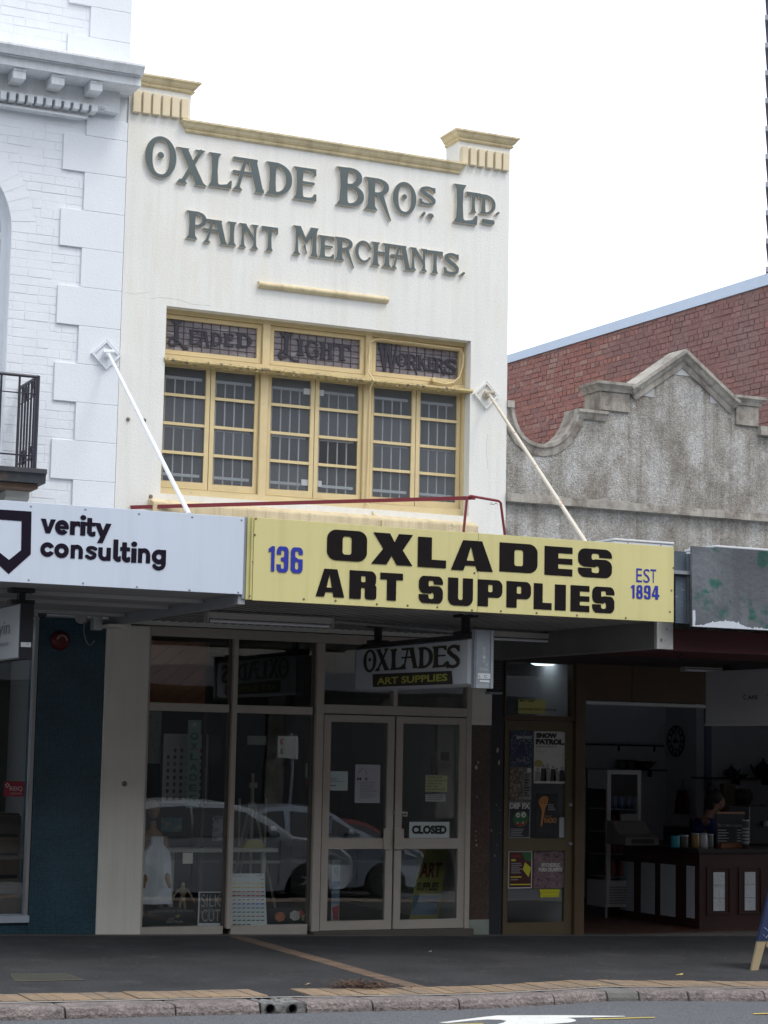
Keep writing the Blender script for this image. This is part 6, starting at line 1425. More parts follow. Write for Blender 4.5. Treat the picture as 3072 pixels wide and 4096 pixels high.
bcols = [mat('drink_%s' % n_, c, .3) for n_, c in (('red',(.35,.02,.02)),('blue',(.05,.12,.35)),('pale',(.5,.55,.5)),('green',(.06,.2,.08)),('amber',(.4,.2,.04)))]
bc = 0
for k in range(4):
    z = FZ+.463+.26*k
    for j in range(4):
        x = FX+.075+.1*j; y = FY+.1; m = bcols[0 if k < 2 else rnd.randrange(5)]
        if k == 3 and j > 0: m = bcols[1]
        o = MB().lathe((x,y,z), [(.03,0),(.032,.01),(.032,.12),(.012,.17),(.013,.19)], 10).build('drink_bottle', m, smooth=True, origin=(x,y,z))
        rw = ('bottom','second lowest','second highest','top')[k]; nm = ('leftmost','second from the left','third from the left','rightmost')[j]
        setp(o, 'bottle on the fridge\'s %s shelf, %s' % (rw, nm), 'bottle', 'bottles in the drinks fridge')
# wall clock on the jog wall
p = onX(*C7(886,604), JX); q = onX(*C7(886,490), JX); R_ = float(q[2]-p[2])
ck = thing('wall_clock', (JX-.03, float(p[1]), float(p[2])), 'black open ring skeleton clock on the grey cafe wall', 'clock')
def ring(mb, r, th): 
    c_ = [(JX-.03, float(p[1])+r*math.cos(2*math.pi*i/32), float(p[2])+r*math.sin(2*math.pi*i/32)) for i in range(33)]; return mb.tube(c_, th, 6, cap=False)
ring(MB(), R_, .010).build('outer_ring', M_pblk, ck); ring(MB(), R_*.62, .006).build('inner_ring', M_pblk, ck)
for i in range(12):
    a = math.pi*i/6; MB().tube([(JX-.03, float(p[1])+R_*f*math.cos(a), float(p[2])+R_*f*math.sin(a)) for f in (.66,.94)], .012, 5).build('numeral', M_pblk, ck)
MB().lathe((JX-.03, float(p[1]), float(p[2])), [(.03,-.02),(.03,.0)], 12, 'x').build('hub', M_pblk, ck)
for a, l in ((1.57,.6),(3.3,.5)): MB().tube([(JX-.04, float(p[1]), float(p[2])), (JX-.04, float(p[1])+R_*l*math.cos(a), float(p[2])+R_*l*math.sin(a))], .007, 4).build('hand', M_pblk, ck)
# shelf with teapots on the right wall
Ys = JY-.14; zsf = PZ(*C7(1400,888), Ys)
sh = thing('wall_shelf', (PX(*C7(1300,888),Ys), Ys, zsf), 'long dark glass shelf under the teapots on the right wall of the cafe', 'shelf')
box('shelf_board', PX(*C7(1030,888),Ys), 19, Ys-.1, Ys+.13, zsf-.015, zsf, M_dark, sh)
for zx in (1345,1581): box('shelf_bracket', PX(*C7(zx,900),Ys)-.01, PX(*C7(zx,900),Ys)+.01, Ys-.05, Ys+.13, zsf-.09, zsf-.015, M_dark, sh)
def teapot(px, s, lb, m):
    x = PX(*C7(px,860), Ys); t = thing('teapot', (x,Ys,zsf), lb, 'teapot')
    MB().lathe((x,Ys,zsf), [(.045*s,0),(.05*s,.008*s),(.08*s,.04*s),(.085*s,.07*s),(.06*s,.11*s),(.035*s,.125*s)], 18).build('pot', m, t, smooth=True)
    MB().lathe((x,Ys,zsf+.125*s), [(.036*s,0),(.02*s,.02*s),(.006*s,.026*s),(.012*s,.045*s),(0,.055*s)], 12).build('lid', m, t, smooth=True)
    d = -1 if px > 1400 else 1
    MB().tube([(x+d*.07*s,Ys,zsf+.04*s),(x+d*.11*s,Ys,zsf+.07*s),(x+d*.14*s,Ys,zsf+.12*s)], [.018*s,.012*s,.008*s], 8).build('spout', m, t, smooth=True)
    MB().tube([(x-d*.075*s,Ys,zsf+.03*s),(x-d*.12*s,Ys,zsf+.04*s),(x-d*.13*s,Ys,zsf+.08*s),(x-d*.06*s,Ys,zsf+.105*s)], .008*s, 6).build('handle', m, t, smooth=True)
teapot(1300, 1.0, 'small dark teapot at the left end of the cafe shelf', M_pblk); teapot(1545, 1.5, 'large black teapot at the right end of the visible cafe shelf', M_pblk)
x = PX(*C7(1385,860), Ys); MB().lathe((x,Ys,zsf), [(.03,0),(.05,.01),(.085,.05),(.09,.055),(.08,.05),(.045,.012)], 18).build('bowl', mat('olive_glazed_bowl', (.12,.11,.07), .4), label='olive bowl between the two teapots on the cafe shelf', cat='bowl', origin=(x,Ys,zsf), smooth=True)
# back shelf with bowls and jars
Y2 = Yb-.15; zs2 = PZ(*C7(600,822), Y2)
sh = thing('wall_shelf', (PX(*C7(400,822),Y2), Y2, zs2), 'dark shelf above the fridge on the left back wall of the cafe', 'shelf')
box('shelf_board', PX(*C7(170,822),Y2), PX(*C7(778,822),Y2), Y2-.1, Y2+.14, zs2-.015, zs2, M_dark, sh); zr2 = PZ(*C7(500,636), Y2)
for zx in (250,700): box('shelf_bracket', PX(*C7(zx,700),Y2)-.008, PX(*C7(zx,700),Y2)+.008, Y2+.05, Y2+.13, zs2-.1, zs2-.015, M_dark, sh)
rl_ = thing('wall_rail', (PX(*C7(480,636),Y2), Y2, zr2), 'thin dark hanging rail above the back shelf of the cafe', 'rail')
MB().tube([(PX(*C7(172,640),Y2),Y2,zr2),(PX(*C7(778,632),Y2),Y2,zr2)], .012, 6).build('rail_tube', M_dark, rl_)
for zx in (433,706): MB().tube([(PX(*C7(zx,650),Y2),Y2,zr2),(PX(*C7(zx,650),Y2),Y2,zr2-.08)], .015, 6).build('hook', M_dark, rl_)
x = PX(*C7(620,780), Y2); MB().lathe((x,Y2,zs2), [(.07,0),(.1,.02),(.18,.1),(.185,.11),(.17,.105)], 24).build('metal_bowl', mat('polished_bowl', (.5,.5,.5), .2, metal=1), label='wide shiny metal bowl on the back shelf above the fridge', cat='bowl', origin=(x,Y2,zs2), smooth=True)
for zx, lb in ((452,'left of two dark canisters on the back shelf of the cafe'),(520,'canister between the metal bowl and the other dark canister')):
    x = PX(*C7(zx,780), Y2); t = thing('canister', (x,Y2,zs2), lb, 'canister'); MB().lathe((x,Y2,zs2), [(.06,0),(.062,.01),(.062,.1)], 16).build('canister_body', mat('canister_tin', (.09,.09,.095), .5), t, smooth=True); MB().lathe((x,Y2,zs2+.1), [(.065,0),(.065,.02),(.01,.025)], 16).build('lid', M_pblk, t)
# things on the counter
def cpt_(zx, zy, Y): return PX(*C7(zx,zy), Y)
def jar(zx, wd, h, Y, m, lb, lid=None, name='jar', cat='jar', neck=.9):
    x = cpt_(zx, 1400, Y); t = thing(name, (x,Y,zct), lb, cat)
    MB().lathe((x,Y,zct), [(wd*.9,0),(wd,.01),(wd,h*.75),(wd*neck,h*.9),(wd*neck,h)], 16).build('body', m, t, smooth=True)
    MB().lathe((x,Y,zct+h), [(wd*neck+.003,0),(wd*neck+.003,.015),(0,.018)], 16).build('lid', lid or M_steel, t)
Yc = CY+.3
jar(868,.05,.11,Yc,mat('teal_tin', (.02,.25,.32), .4),'teal blue tin standing on the cafe counter, left of the jars',mat('teal_lid', (.03,.3,.38), .4),'tin','tin',1)
jar(930,.055,.12,Yc,mat('dark_label_tin', (.05,.05,.045), .4),'dark labelled tin beside the teal tin on the counter',M_steel,'tin','tin',1)
jar(1020,.05,.14,Yc,mat('amber_jar', (.22,.14,.04), .2),'amber filled jar on the cafe counter'); jar(1080,.055,.14,Yc,mat('clear_jar', (.4,.42,.43), .1, spec=.8),'shiny clear glass jar beside the amber jar'); jar(1135,.04,.13,Yc,mat('dim_jar', (.15,.15,.15), .2),'small dim glass jar left of the chalk menu board')
x0, x1 = cpt_(1185,1300,Yc), cpt_(1398,1300,Yc); z1 = PZ(*C7(1290,1165), Yc)
mbd = thing('menu_board', ((x0+x1)/2, Yc, zct), 'wooden framed chalk menu board standing on the cafe counter', 'board')
box('board_panel', x0, x1, Yc, Yc+.02, zct+.045, z1, M_pblk, mbd); box('board_frame', x0, x1, Yc-.008, Yc+.03, z1, z1+.025, mat('pine_frame', (.3,.16,.09), .6), mbd); box('board_shelf', x0+.03, x1+.01, Yc-.05, Yc+.05, zct, zct+.045, mat('orange_timber_base', (.25,.09,.03), .5), mbd)
mb = MB(); text(mb, 'The Coffee Counter', x0+.01, x1-.02, z1-.14, z1-.11, Yc-.002); mb.build('chalk_writing', mat('chalk', (.4,.42,.42), .9), mbd)
rnd = random.Random(14); mb = MB()
for i in range(6): mb.box(x0+.02, x0+.02+rnd.uniform(.1,.16), Yc-.002, Yc-.001, z1-.185-.03*i, z1-.175-.03*i); mb.box(x1-.1, x1-.1+rnd.uniform(.03,.07), Yc-.002, Yc-.001, z1-.185-.03*i, z1-.175-.03*i)
mb.build('chalk_lines', mat('chalk', (.4,.42,.42), .9), mbd)
x = cpt_(1408,1300,Yc-.1); zt_ = PZ(*C7(1408,1205), Yc-.1); cs_ = thing('cup_stack', (x,Yc-.1,zct), 'tall stack of striped paper coffee cups on the cafe counter', 'cups'); n_ = 14; h_ = (zt_-zct-.05)/n_
MB().lathe((x,Yc-.1,zct), [(.03,0),(.04,.03)], 14).build('cup_rest', M_pblk, cs_)
for k in range(n_): MB().lathe((x,Yc-.1,zct+.03+h_*k), [(.036,0),(.038,h_*.6),(.043,h_*.7),(.043,h_*.98)], 14).build('cup', mat('cup_dark', (.1,.1,.1), .6) if k % 2 == 0 or k > 9 else mat('cup_pale', (.45,.45,.45), .6), cs_)
MB().lathe((x,Yc-.1,zct+.03+h_*n_), [(.044,0),(.04,.015),(0,.016)], 14).build('cup_lid', M_pw, cs_)
x0, x1 = cpt_(400,1320,CY+.9), cpt_(640,1320,CY+.9); rg = thing('cash_register', ((x0+x1)/2, CY+.9, zct), 'grey cash register on the left end of the cafe counter', 'register')
M_rg = mat('grey_register_plastic', (.15,.15,.14), .6)
MB().rings([[(x_,CY+.7,zct),(x_,CY+.7,zct+.09),(x_,CY+.85,zct+.12),(x_,CY+1.0,zct+.26),(x_,CY+1.1,zct+.26),(x_,CY+1.12,zct)] for x_ in (x0+.02,x1+.05)]).build('register_body', M_rg, rg, bevel=.008)
box('key_panel', x0+.1, x1-.02, CY+.69, CY+.699, zct+.02, zct+.07, M_pblk, rg); box('display', x0+.12, x1-.06, CY+.96, CY+.99, zct+.262, zct+.34, M_rg, rg)
Ym = CY+.75; x0, x1 = cpt_(1440,1250,Ym), 16.2; em = thing('coffee_machine', (x0+.4,Ym,zct), 'black espresso machine with chrome fittings on the counter at the right edge', 'machine')
box('machine_body', x0, x1, Ym, Ym+.4, zct+.0, PZ(*C7(1500,1100),Ym), M_pblk, em, bevel=.02); box('side_edge', x0-.01, x0-.001, Ym-.01, Ym+.4, zct+.02, PZ(*C7(1500,1110),Ym), M_steel, em)
for k in range(2): MB().lathe((x0+.2+.25*k,Ym-.03,zct+.22), [(.03,0),(.035,.04),(.02,.06)], 12).build('group_head', M_steel, em)
for zx, zy, h_, m, lb in ((1270,1000,.32,mat('brown_paper_bag', (.12,.09,.05), .8),'tall brown paper bag on the back bench behind the woman'),(1350,1040,.2,M_pblk,'dark bottle-shaped grinder left of the espresso machine'),(1405,1040,.2,mat('smoky_grinder', (.08,.07,.06), .2),'smoky glass grinder beside the espresso machine')):
    Yk = CY+1.9; x = cpt_(zx, zy, Yk); zt_ = PZ(*C7(zx, zy-70), Yk)
    if zx == 1270: o = box('paper_bag', x-.09, x+.09, Yk-.05, Yk+.05, .92, zt_, m, bevel=.02, origin=(x,Yk,.92))
    else: o = MB().lathe((x,Yk,.92), [(.07,0),(.07,.2),(.05,.26),(.09,.34),(.09,zt_-.98),(.05,zt_-.92)], 14).build('coffee_grinder', m, smooth=True, origin=(x,Yk,.92))
    setp(o, lb, 'bag' if zx == 1270 else 'grinder')
bench = thing('back_bench', (14.5, CY+2, FZ), 'dark service bench behind the woman in the cafe', 'bench'); box('bench_top', 13.4, 18, CY+1.7, CY+2.2, .88, .92, M_dark, bench); box('bench_front', 13.4, 18, CY+1.75, CY+2.2, FZ, .879, M_pblk, bench)
# red apron and fire extinguisher by the wall
Yr = JY-.03; x0, x1 = PX(*C7(858,1070), Yr-.5), PX(*C7(970,1070), Yr-.5)
p = onX(*C7(915,1070), JX-.05); za_, zb2 = float(onX(*C7(905,980), JX-.05)[2]), float(onX(*C7(905,1165), JX-.05)[2]); ya, yb = float(onX(*C7(858,1070), JX-.05)[1]), float(onX(*C7(975,1070), JX-.05)[1])
t = thing('hanging_apron', (JX-.05, float(p[1]), za_), 'dark red apron hanging on a hook under the cafe clock', 'apron')
ys_ = sorted((ya, yb)); rows_ = []
for k in range(7):
    f = k/6; w_ = (ys_[1]-ys_[0])*(.55+.45*min(1, f*2)); yc = sum(ys_)/2
    rows_.append([(JX-.05-.02*math.sin(j*2.1+k*.3), yc-w_/2+w_*j/8, za_+(zb2-za_)*f) for j in range(9)]+[(JX-.04-.02*math.sin(j*2.1+k*.3), yc-w_/2+w_*j/8, za_+(zb2-za_)*f) for j in range(8,-1,-1)])
MB().rings(rows_).build('apron_cloth', mat('dark_red_cloth', (.12,.012,.016), .9), t, smooth=True)
MB().tube([(JX-.05, sum(ys_)/2-.05, za_),(JX-.03, sum(ys_)/2, za_+.12),(JX-.05, sum(ys_)/2+.05, za_)], .008, 5).build('neck_strap', M_pg, t); MB().tube([(JX-.0, sum(ys_)/2, za_+.12),(JX-.05, sum(ys_)/2, za_+.13)], .01, 6).build('hook', M_steel, t)
# ---- the woman behind the counter
def skin(name, pts, edges, m, parent, sub=2, root=0):
    me = bpy.data.meshes.new(name); org = wloc(parent)
    me.from_pydata([(p_[0]-org.x, p_[1]-org.y, p_[2]-org.z) for p_ in pts], edges, []); me.materials.append(m)
    o = bpy.data.objects.new(name, me); S.collection.objects.link(o); o.parent = parent
    md = o.modifiers.new('skin', 'SKIN'); md.use_smooth_shade = True
    for i, p_ in enumerate(pts): me.skin_vertices[0].data[i].radius = (p_[3], p_[4] if len(p_) > 4 else p_[3]); me.skin_vertices[0].data[i].use_root = (i == root)
    sm = o.modifiers.new('sub', 'SUBSURF'); sm.levels = sub; sm.render_levels = sub
    return o
Yp = CY+1.05; hx, hz = PX(*C7(1185,1075), Yp), PZ(*C7(1185,1075), Yp)
wm = thing('person', (hx-.25, Yp, FZ), 'woman with dark tied-up hair in a blue shirt, leaning over the cafe counter', 'person')
M_skin = mat('skin_tone', (.36,.2,.15), .55, spec=.4); M_shirt = mat('blue_shirt_cloth', (.02,.035,.17), .9, var=.2, scale=20); M_hair = mat('dark_brown_hair', (.018,.012,.01), .6)
s_ = (hz-.02)/1.33
px_, sx_ = hx-.24, hx-.13
sh_z = hz-.22
P_ = [(px_,Yp,.80,.13,.11),(px_+.03,Yp,.98,.12,.1),(px_+.10,Yp,sh_z-.08,.135,.11),(sx_,Yp,sh_z+.02,.07),(hx-.09,Yp,sh_z+.11,.05),(hx-.03,Yp,hz-.03,.075,.08),(hx,Yp,hz+.04,.085,.08),
      (sx_-.06,Yp-.15,sh_z-.03,.055),(sx_+.02,Yp-.2,sh_z-.26,.042),(sx_+.2,Yp-.18,sh_z-.38,.033),(sx_+.27,Yp-.17,sh_z-.40,.028),
      (sx_-.06,Yp+.15,sh_z-.03,.055),(sx_+.02,Yp+.2,sh_z-.26,.042),(sx_+.2,Yp+.16,sh_z-.38,.033),(sx_+.27,Yp+.14,sh_z-.40,.028),
      (px_,Yp-.09,.72,.09),(px_+.02,Yp-.1,.38,.06),(px_,Yp-.1,FZ+.08,.045),(px_+.13,Yp-.1,FZ+.03,.035),(px_,Yp+.09,.72,.09),(px_+.02,Yp+.1,.38,.06),(px_,Yp+.1,FZ+.08,.045),(px_+.13,Yp+.1,FZ+.03,.035)]
for sgn, wr in ((-1,10),(1,14)):
    bx, by, bz2 = P_[wr][:3]
    for k, (dx_, dy_, dz_, r_) in enumerate(((.09,.0,-.03,.009),(.095,.02,-.03,.0085),(.088,.038,-.032,.008),(.07,.052,-.034,.007),(.045,-.03,-.02,.0095))): P_.append((bx+dx_*.5, by+dy_*.7, bz2-.012, .012)); P_.append((bx+dx_, by+dy_, bz2+dz_, r_))
ed = [(0,1),(1,2),(2,3),(3,4),(4,5),(5,6),(2,7),(7,8),(8,9),(9,10),(2,11),(11,12),(12,13),(13,14),(0,15),(15,16),(16,17),(17,18),(0,19),(19,20),(20,21),(21,22)]
i = 23
for wr in (10,14):
    for k in range(5): ed += [(wr,i),(i,i+1)]; i += 2
skin('body', P_, ed, M_skin, wm)
skin('shirt', [(p_[0],p_[1],p_[2],p_[3]+.03,(p_[4] if len(p_) > 4 else p_[3])+.03) for p_ in (P_[0],P_[1],P_[2],P_[3][:3]+(.065,.065),P_[7],P_[8][:3]+(.04,),P_[11],P_[12][:3]+(.04,))], [(0,1),(1,2),(2,3),(2,4),(4,5),(2,6),(6,7)], M_shirt, wm)
skin('trousers', [(p_[0],p_[1],p_[2],p_[3]+.012) for p_ in (P_[0],P_[15],P_[16],P_[17],P_[19],P_[20],P_[21])], [(0,1),(1,2),(2,3),(0,4),(4,5),(5,6)], M_pblk, wm)
mb = MB().sphere((hx-.035,Yp,hz+.06), .105, 18, 12, (1,.92,1.0)); mb.sphere((hx-.09,Yp,hz-.02), .075, 14, 10, (.8,.95,1.3)); mb.build('hair', M_hair, wm, smooth=True)
MB().sphere((hx-.09,Yp,hz+.165), .055, 14, 10).build('hair_bun', M_hair, wm, smooth=True)
MB().sphere((hx+.03,Yp,hz+.0), .078, 18, 14, (.95,.85,1.2)).build('face', M_skin, wm, smooth=True)
MB().rings([[(hx+.098,Yp-.008,hz+.02),(hx+.098,Yp+.008,hz+.02),(hx+.095,Yp,hz+.03)],[(hx+.13,Yp-.013,hz-.02),(hx+.13,Yp+.013,hz-.02),(hx+.125,Yp,hz-.0)],[(hx+.1,Yp-.01,hz-.03),(hx+.1,Yp+.01,hz-.03),(hx+.1,Yp,hz-.02)]]).build('nose', M_skin, wm, smooth=True)
for s2 in (-1,1):
    MB().sphere((hx+.088,Yp+s2*.03,hz+.02), .011, 10, 8).build('eye', mat('eye_dark', (.05,.04,.04), .3), wm); MB().sphere((hx-.0,Yp+s2*.075,hz-.0), .018, 8, 8, (1,.4,1.5)).build('ear', M_skin, wm)
MB().sphere((hx+.092,Yp,hz-.055), .012, 10, 8, (.5,1.8,.5)).build('mouth', mat('lip_tone', (.3,.1,.09), .5), wm)

# hanging cafe sign, sandwich board
XCf = PX(2820,2790,-.6); t = thing('hanging_sign', (XCf+.1, -1.5, 2.2), 'plain grey-white double-sided sign with small CAFE lettering hanging at the right', 'sign')
fy_ = lambda x, y: float(onX(x, y, XCf)[1]); fzc = lambda x, y: float(onX(x, y, XCf)[2])
zt_, zb_ = fzc(2822,2686), fzc(2828,2894); y1_ = fy_(2822,2790)
box('sign_box', XCf, XCf+.12, -2.9, y1_, zb_, zt_, mat('grey_white_cafe_sign', (.46,.46,.48), .6), t, bevel=.006)
box('bottom_trim', XCf-.01, XCf+.13, -2.91, y1_+.01, zb_-.025, zb_, mat('grey_white_trim', (.5,.5,.5), .5), t)
fnC = lambda x, y, z: (XCf-.003-y, x, z)
mb = MB(); z0, z1 = fzc(3000,2798), fzc(3000,2779)
text(mb, 'C', fy_(2974,2790), fy_(2986,2790), z0, z1+.004, 0, .02, fnC); text(mb, 'AFE', fy_(2991,2790), fy_(3032,2790), z0, z1-.008, 0, .02, fnC); text(mb, 'T', fy_(3069,2790), fy_(3081,2790), z0, z1, 0, .02, fnC)
mb.build('sign_lettering', M_pblk, t); mounts(t, XCf+.06, (-2.6,-1.0), zt_, 2.7, .04)
g0 = gpt(3003,3881); g1x = g0[0]
ab = thing('sandwich_board', (g1x+.3, g0[1], -.08), 'blue chalk sandwich board on pale timber legs at the right edge of the footpath', 'board')
zg_ = gsl(g1x); Ya = g0[1]
M_pine = mat('pale_pine', (.42,.33,.2), .6, var=.2, scale=10, stretch=(1,1,.2)); M_bc = mat('blue_chalk_face', (.015,.03,.09), .7, var=.3, scale=14)
a0 = onY(3029,3766,Ya); e1 = onY(3072,3586,Ya); dx_ = float(e1[0]-a0[0]); dz_ = float(e1[2]-a0[2]); zt_ = zg_+1.05
lean = dx_/dz_; b0 = onY(3003,3881,Ya); b1 = onY(3030,3883,Ya)
def edge(z): return float(a0[0])+lean*(z-float(a0[2]))
z2 = float(a0[2])
MB().rings([[(float(b0[0]),Ya-.012,zg_),(float(b1[0]),Ya-.012,zg_),(float(b1[0]),Ya+.012,zg_),(float(b0[0]),Ya+.012,zg_)], [(edge(z2),Ya-.012,z2+.01),(edge(z2)+.09,Ya-.012,z2+.01),(edge(z2)+.09,Ya+.012,z2+.01),(edge(z2),Ya+.012,z2+.01)]]).build('leg', M_pine, ab)
MB().prism([[(float(b0[0])+.75,zg_),(float(b1[0])+.75,zg_),(edge(z2)+.68,z2),(edge(z2)+.59,z2)]], Ya-.012, Ya+.012).build('leg', M_pine, ab)
box('cross_rail', edge(z2)+.09, edge(z2)+.59, Ya-.012, Ya+.012, z2-.05, z2, M_pine, ab)
MB().prism([[(edge(z2)-.004,z2+.005),(edge(z2)+.68,z2+.005),(edge(z2)+.6,zt_),(edge(zt_),zt_)]], Ya-.016, Ya+.016).build('chalk_panel', M_bc, ab)
for s_ in (.36,.72): MB().tube([(edge(z2)+s_+.05,Ya+.02,zt_-.05),(edge(z2)+s_,Ya+.5,zg_)], .018, 4).build('rear_leg', M_pine, ab)
mb = MB(); x_ = edge(z2+.1); text(mb, 'OPEN', x_+.1, x_+.5, z2+.1, z2+.2, Ya-.018); mb.tube([(x_+.02,Ya-.018,z2+.06),(x_+.05,Ya-.018,z2+.03),(x_+.09,Ya-.018,z2+.07),(x_+.06,Ya-.018,z2+.1),(x_+.03,Ya-.018,z2+.12)], .003, 4); mb.build('chalk_writing', mat('pale_blue_chalk', (.3,.38,.5), .9), ab)

# ================================================================ goods and notices in the art shop window
S3 = lambda zx, zy: (500+zx*.4822, 2900+zy*.4822)
S5 = lambda zx, zy: (1200+zx*.5425, 3000+zy*.5425)
IDN = lambda x, y: (x, y)
# diagonal timber lining seen in the upper left pane
Yd = .35; x0, x1 = PX(595,2700,Yd), PX(820,2700,Yd); z0, z1 = PZ(700,2818,Yd), PZ(700,2566,Yd)
dp = thing('timber_screen', (x0, Yd, z0), 'screen of diagonal red-brown boards behind the upper left shop pane', 'screen')
M_bd = mat('red_brown_board', (.48,.19,.085), .5, var=.3, scale=5); x0 -= .1; wbd = .115
def clip(poly, f):
    out = []
    for i in range(len(poly)):
        a, b = poly[i-1], poly[i]; fa, fb = f(a), f(b)
        if (fa >= 0) != (fb >= 0): t = fa/(fa-fb); out.append((a[0]+(b[0]-a[0])*t, a[1]+(b[1]-a[1])*t))
        if fb >= 0: out.append(b)
    return out
k = 0
s_lo = (x0-z1)/math.sqrt(2); s_hi = (x1-z0)/math.sqrt(2); s = s_lo-wbd; c_ = math.cos(math.radians(40)); sn = math.sin(math.radians(40))
f1 = lambda p: p[0]*sn-p[1]*c_
vals = [f1(p) for p in ((x0,z0),(x1,z0),(x1,z1),(x0,z1))]; s = min(vals)
while s < max(vals):
    a, b = s+.003, s+wbd-.003
    poly = [(x0,z0),(x1,z0),(x1,z1),(x0,z1)]
    poly = clip(poly, lambda p: f1(p)-a) if len(poly) > 2 else poly
    if len(poly) > 2: poly = clip(poly, lambda p: b-f1(p))
    if len(poly) > 2: MB().prism([poly], Yd-.012, Yd).build('board', M_bd, dp)
    s += wbd
box('screen_backing', x0, x1, Yd+.001, Yd+.02, z0, z1, M_alud, dp); box('screen_post', x1, x1+.03, Yd-.02, Yd+.03, .0, z1, mat('brown_post', (.1,.05,.03), .6), dp)
# hanging framed chart with balloon swatches
Yc_ = .45
t, ln, shp, li = poster('dark framed chart of coloured balloon shapes hanging in the left shop window', 310, 685, 75, 650, mat('pale_chart_grey', (.5,.52,.55), .6), Y=Yc_, name='framed_chart', conv=S3, cat='chart')
bm = [mat('balloon%d' % i, c, .5) for i, c in enumerate(((.5,.5,.48),(.12,.07,.03),(.2,.17,.14),(.45,.4,.05),(.5,.02,.03),(.3,.05,.04),(.06,.05,.05),(.02,.1,.15),(.03,.08,.07)))]
rnd = random.Random(2)
for r_ in range(8):
    for c in range(6):
        u, v = .12+.145*c, .23+.098*r_
        m = bm[[0,1,1,3,4,4][c] if r_ == 0 else [6,6,2,2,5,5][c] if r_ == 1 else [2,2,2,6,6,2][c] if r_ == 2 else [8,8,6,7,7,6][c] if r_ == 3 else rnd.choice((6,8,1))]
        shp([(u+.035*math.cos(a), v-.022*math.sin(a)*(1 if math.sin(a) > 0 else 1.9)) for a in [2*math.pi*i/10 for i in range(10)]], m, 'balloon')
xa_, xb_ = PX(*S3(310,360), Yc_), PX(*S3(685,360), Yc_); z0, z1 = PZ(*S3(500,650), Yc_), PZ(*S3(500,75), Yc_)
MB().prism([[(xa_-.015,z0-.015),(xb_+.015,z0-.015),(xb_+.015,z1+.015),(xa_-.015,z1+.015)], [(xa_,z0),(xb_,z0),(xb_,z1),(xa_,z1)]], Yc_-.012, Yc_+.005).build('frame', M_pblk, t)
t, ln, shp, li = poster('pale green vertical banner with OXLADES lettered downwards in the left window', 514, 622, -40, 690, mat('pale_green_banner', (.24,.34,.29), .6), Y=.25, name='hanging_banner', conv=S3, cat='banner')
for i, c in enumerate('OXLADES'): ln(c, .2,.8,.14+.118*i,.22+.118*i, mat('banner_green_ink', (.04,.1,.05), .6), .03)
shp(ov(.5,.18,.34,.045,18,20,160)+ov(.5,.18,.28,.03,18,160,20), mat('banner_green_ink', (.04,.1,.05), .6)); ln(None,.35,.62,.03,.07,M_pw)
t, ln, shp, li = poster('pale printed sheet with small dark pictures at the left of the window', 175, 300, -150, 320, mat('dim_sheet', (.3,.32,.3), .8), Y=.5, name='printed_sheet', conv=S3, cat='sheet')
rnd = random.Random(1)
for i in range(7): u, v = rnd.uniform(.1,.7), .18+.1*i; shp(ov(u+.1,v,.1,.035), M_pg, 'picture')
ln('Art Studio', .1,.9,.06,.1,M_pg,0)
poster('dark poster with a slanting pale edge right of the balloon chart', 700, 790, 100, 310, mat('dark_tilt_poster', (.03,.03,.035), .6), Y=.5, conv=S3)
poster('small pale handwritten card hanging in the second shop window', 1015, 1172, 90, 165, mat('dim_card', (.3,.33,.28), .8), Y=.3, name='card', conv=S3, cat='card')
poster('white sheet with an orange foot at the right of the second window', 1495, 1552, 320, 440, mat('dim_white_sheet', (.45,.45,.45), .8), Y=.3, name='paper_sheet', conv=S3, cat='sheet')
poster('orange block under the white sheet in the second window', 1497, 1552, 446, 500, mat('orange_block', (.35,.05,.02), .7), Y=.3, name='orange_card', conv=S3, cat='card')
poster('white torn tag stuck low on the left shop window', 478, 562, 1060, 1150, M_pw, Y=.036, name='paper_tag', conv=S3, cat='tag')
poster('pastel picture sheet standing on the display shelf', 725, 832, 755, 960, mat('pastel_sheet', (.4,.34,.38), .8, var=.2, scale=25, col2=(.2,.12,.2), thr=(.5,.6)), Y=.42, name='picture_sheet', conv=S3, cat='sheet')
poster('teal and green paper pad standing on the display shelf', 300, 470, 770, 885, mat('teal_pad', (.05,.2,.22), .7, var=.3, scale=14, col2=(.3,.3,.2), thr=(.5,.6)), Y=.5, name='paper_pad', conv=S3, cat='pad')
Yh = .3; x0, x1 = PX(*S3(320,1030),Yh), PX(*S3(1240,1030),Yh); z0, z1 = PZ(*S3(700,1052),Yh), PZ(*S3(700,1020),Yh)
t = thing('display_shelf', ((x0+x1)/2,Yh,z0), 'long pale display shelf crossing both shop windows at waist height', 'shelf')
box('shelf_board', x0, x1, Yh-.1, Yh+.2, z0, z1, mat('cream_shelf', (.5,.49,.42), .6), t, bevel=.003)
for x in (x0+.1, x1-.1): box('leg', x-.02, x+.02, Yh+.02, Yh+.06, .01, z0, mat('cream_shelf', (.5,.49,.42), .6), t)
MB().rings([[(xx,Yh+.1,z1),(xx,Yh-.05,z1),(xx,Yh-.02,z1+.05*h_),(xx,Yh+.06,z1+.05*h_)] for xx, h_ in ((PX(*S3(965,1000),Yh),.2),(PX(*S3(1010,1000),Yh),1.6),(PX(*S3(1120,1000),Yh),1.6),(PX(*S3(1170,1000),Yh),.2))]).build('paint_set', mat('yellow_tube_box', (.4,.35,.12), .5), label='low yellow-lidded paint box on the shelf in the second window', cat='box', origin=(PX(*S3(1060,1000),Yh),Yh,z1))
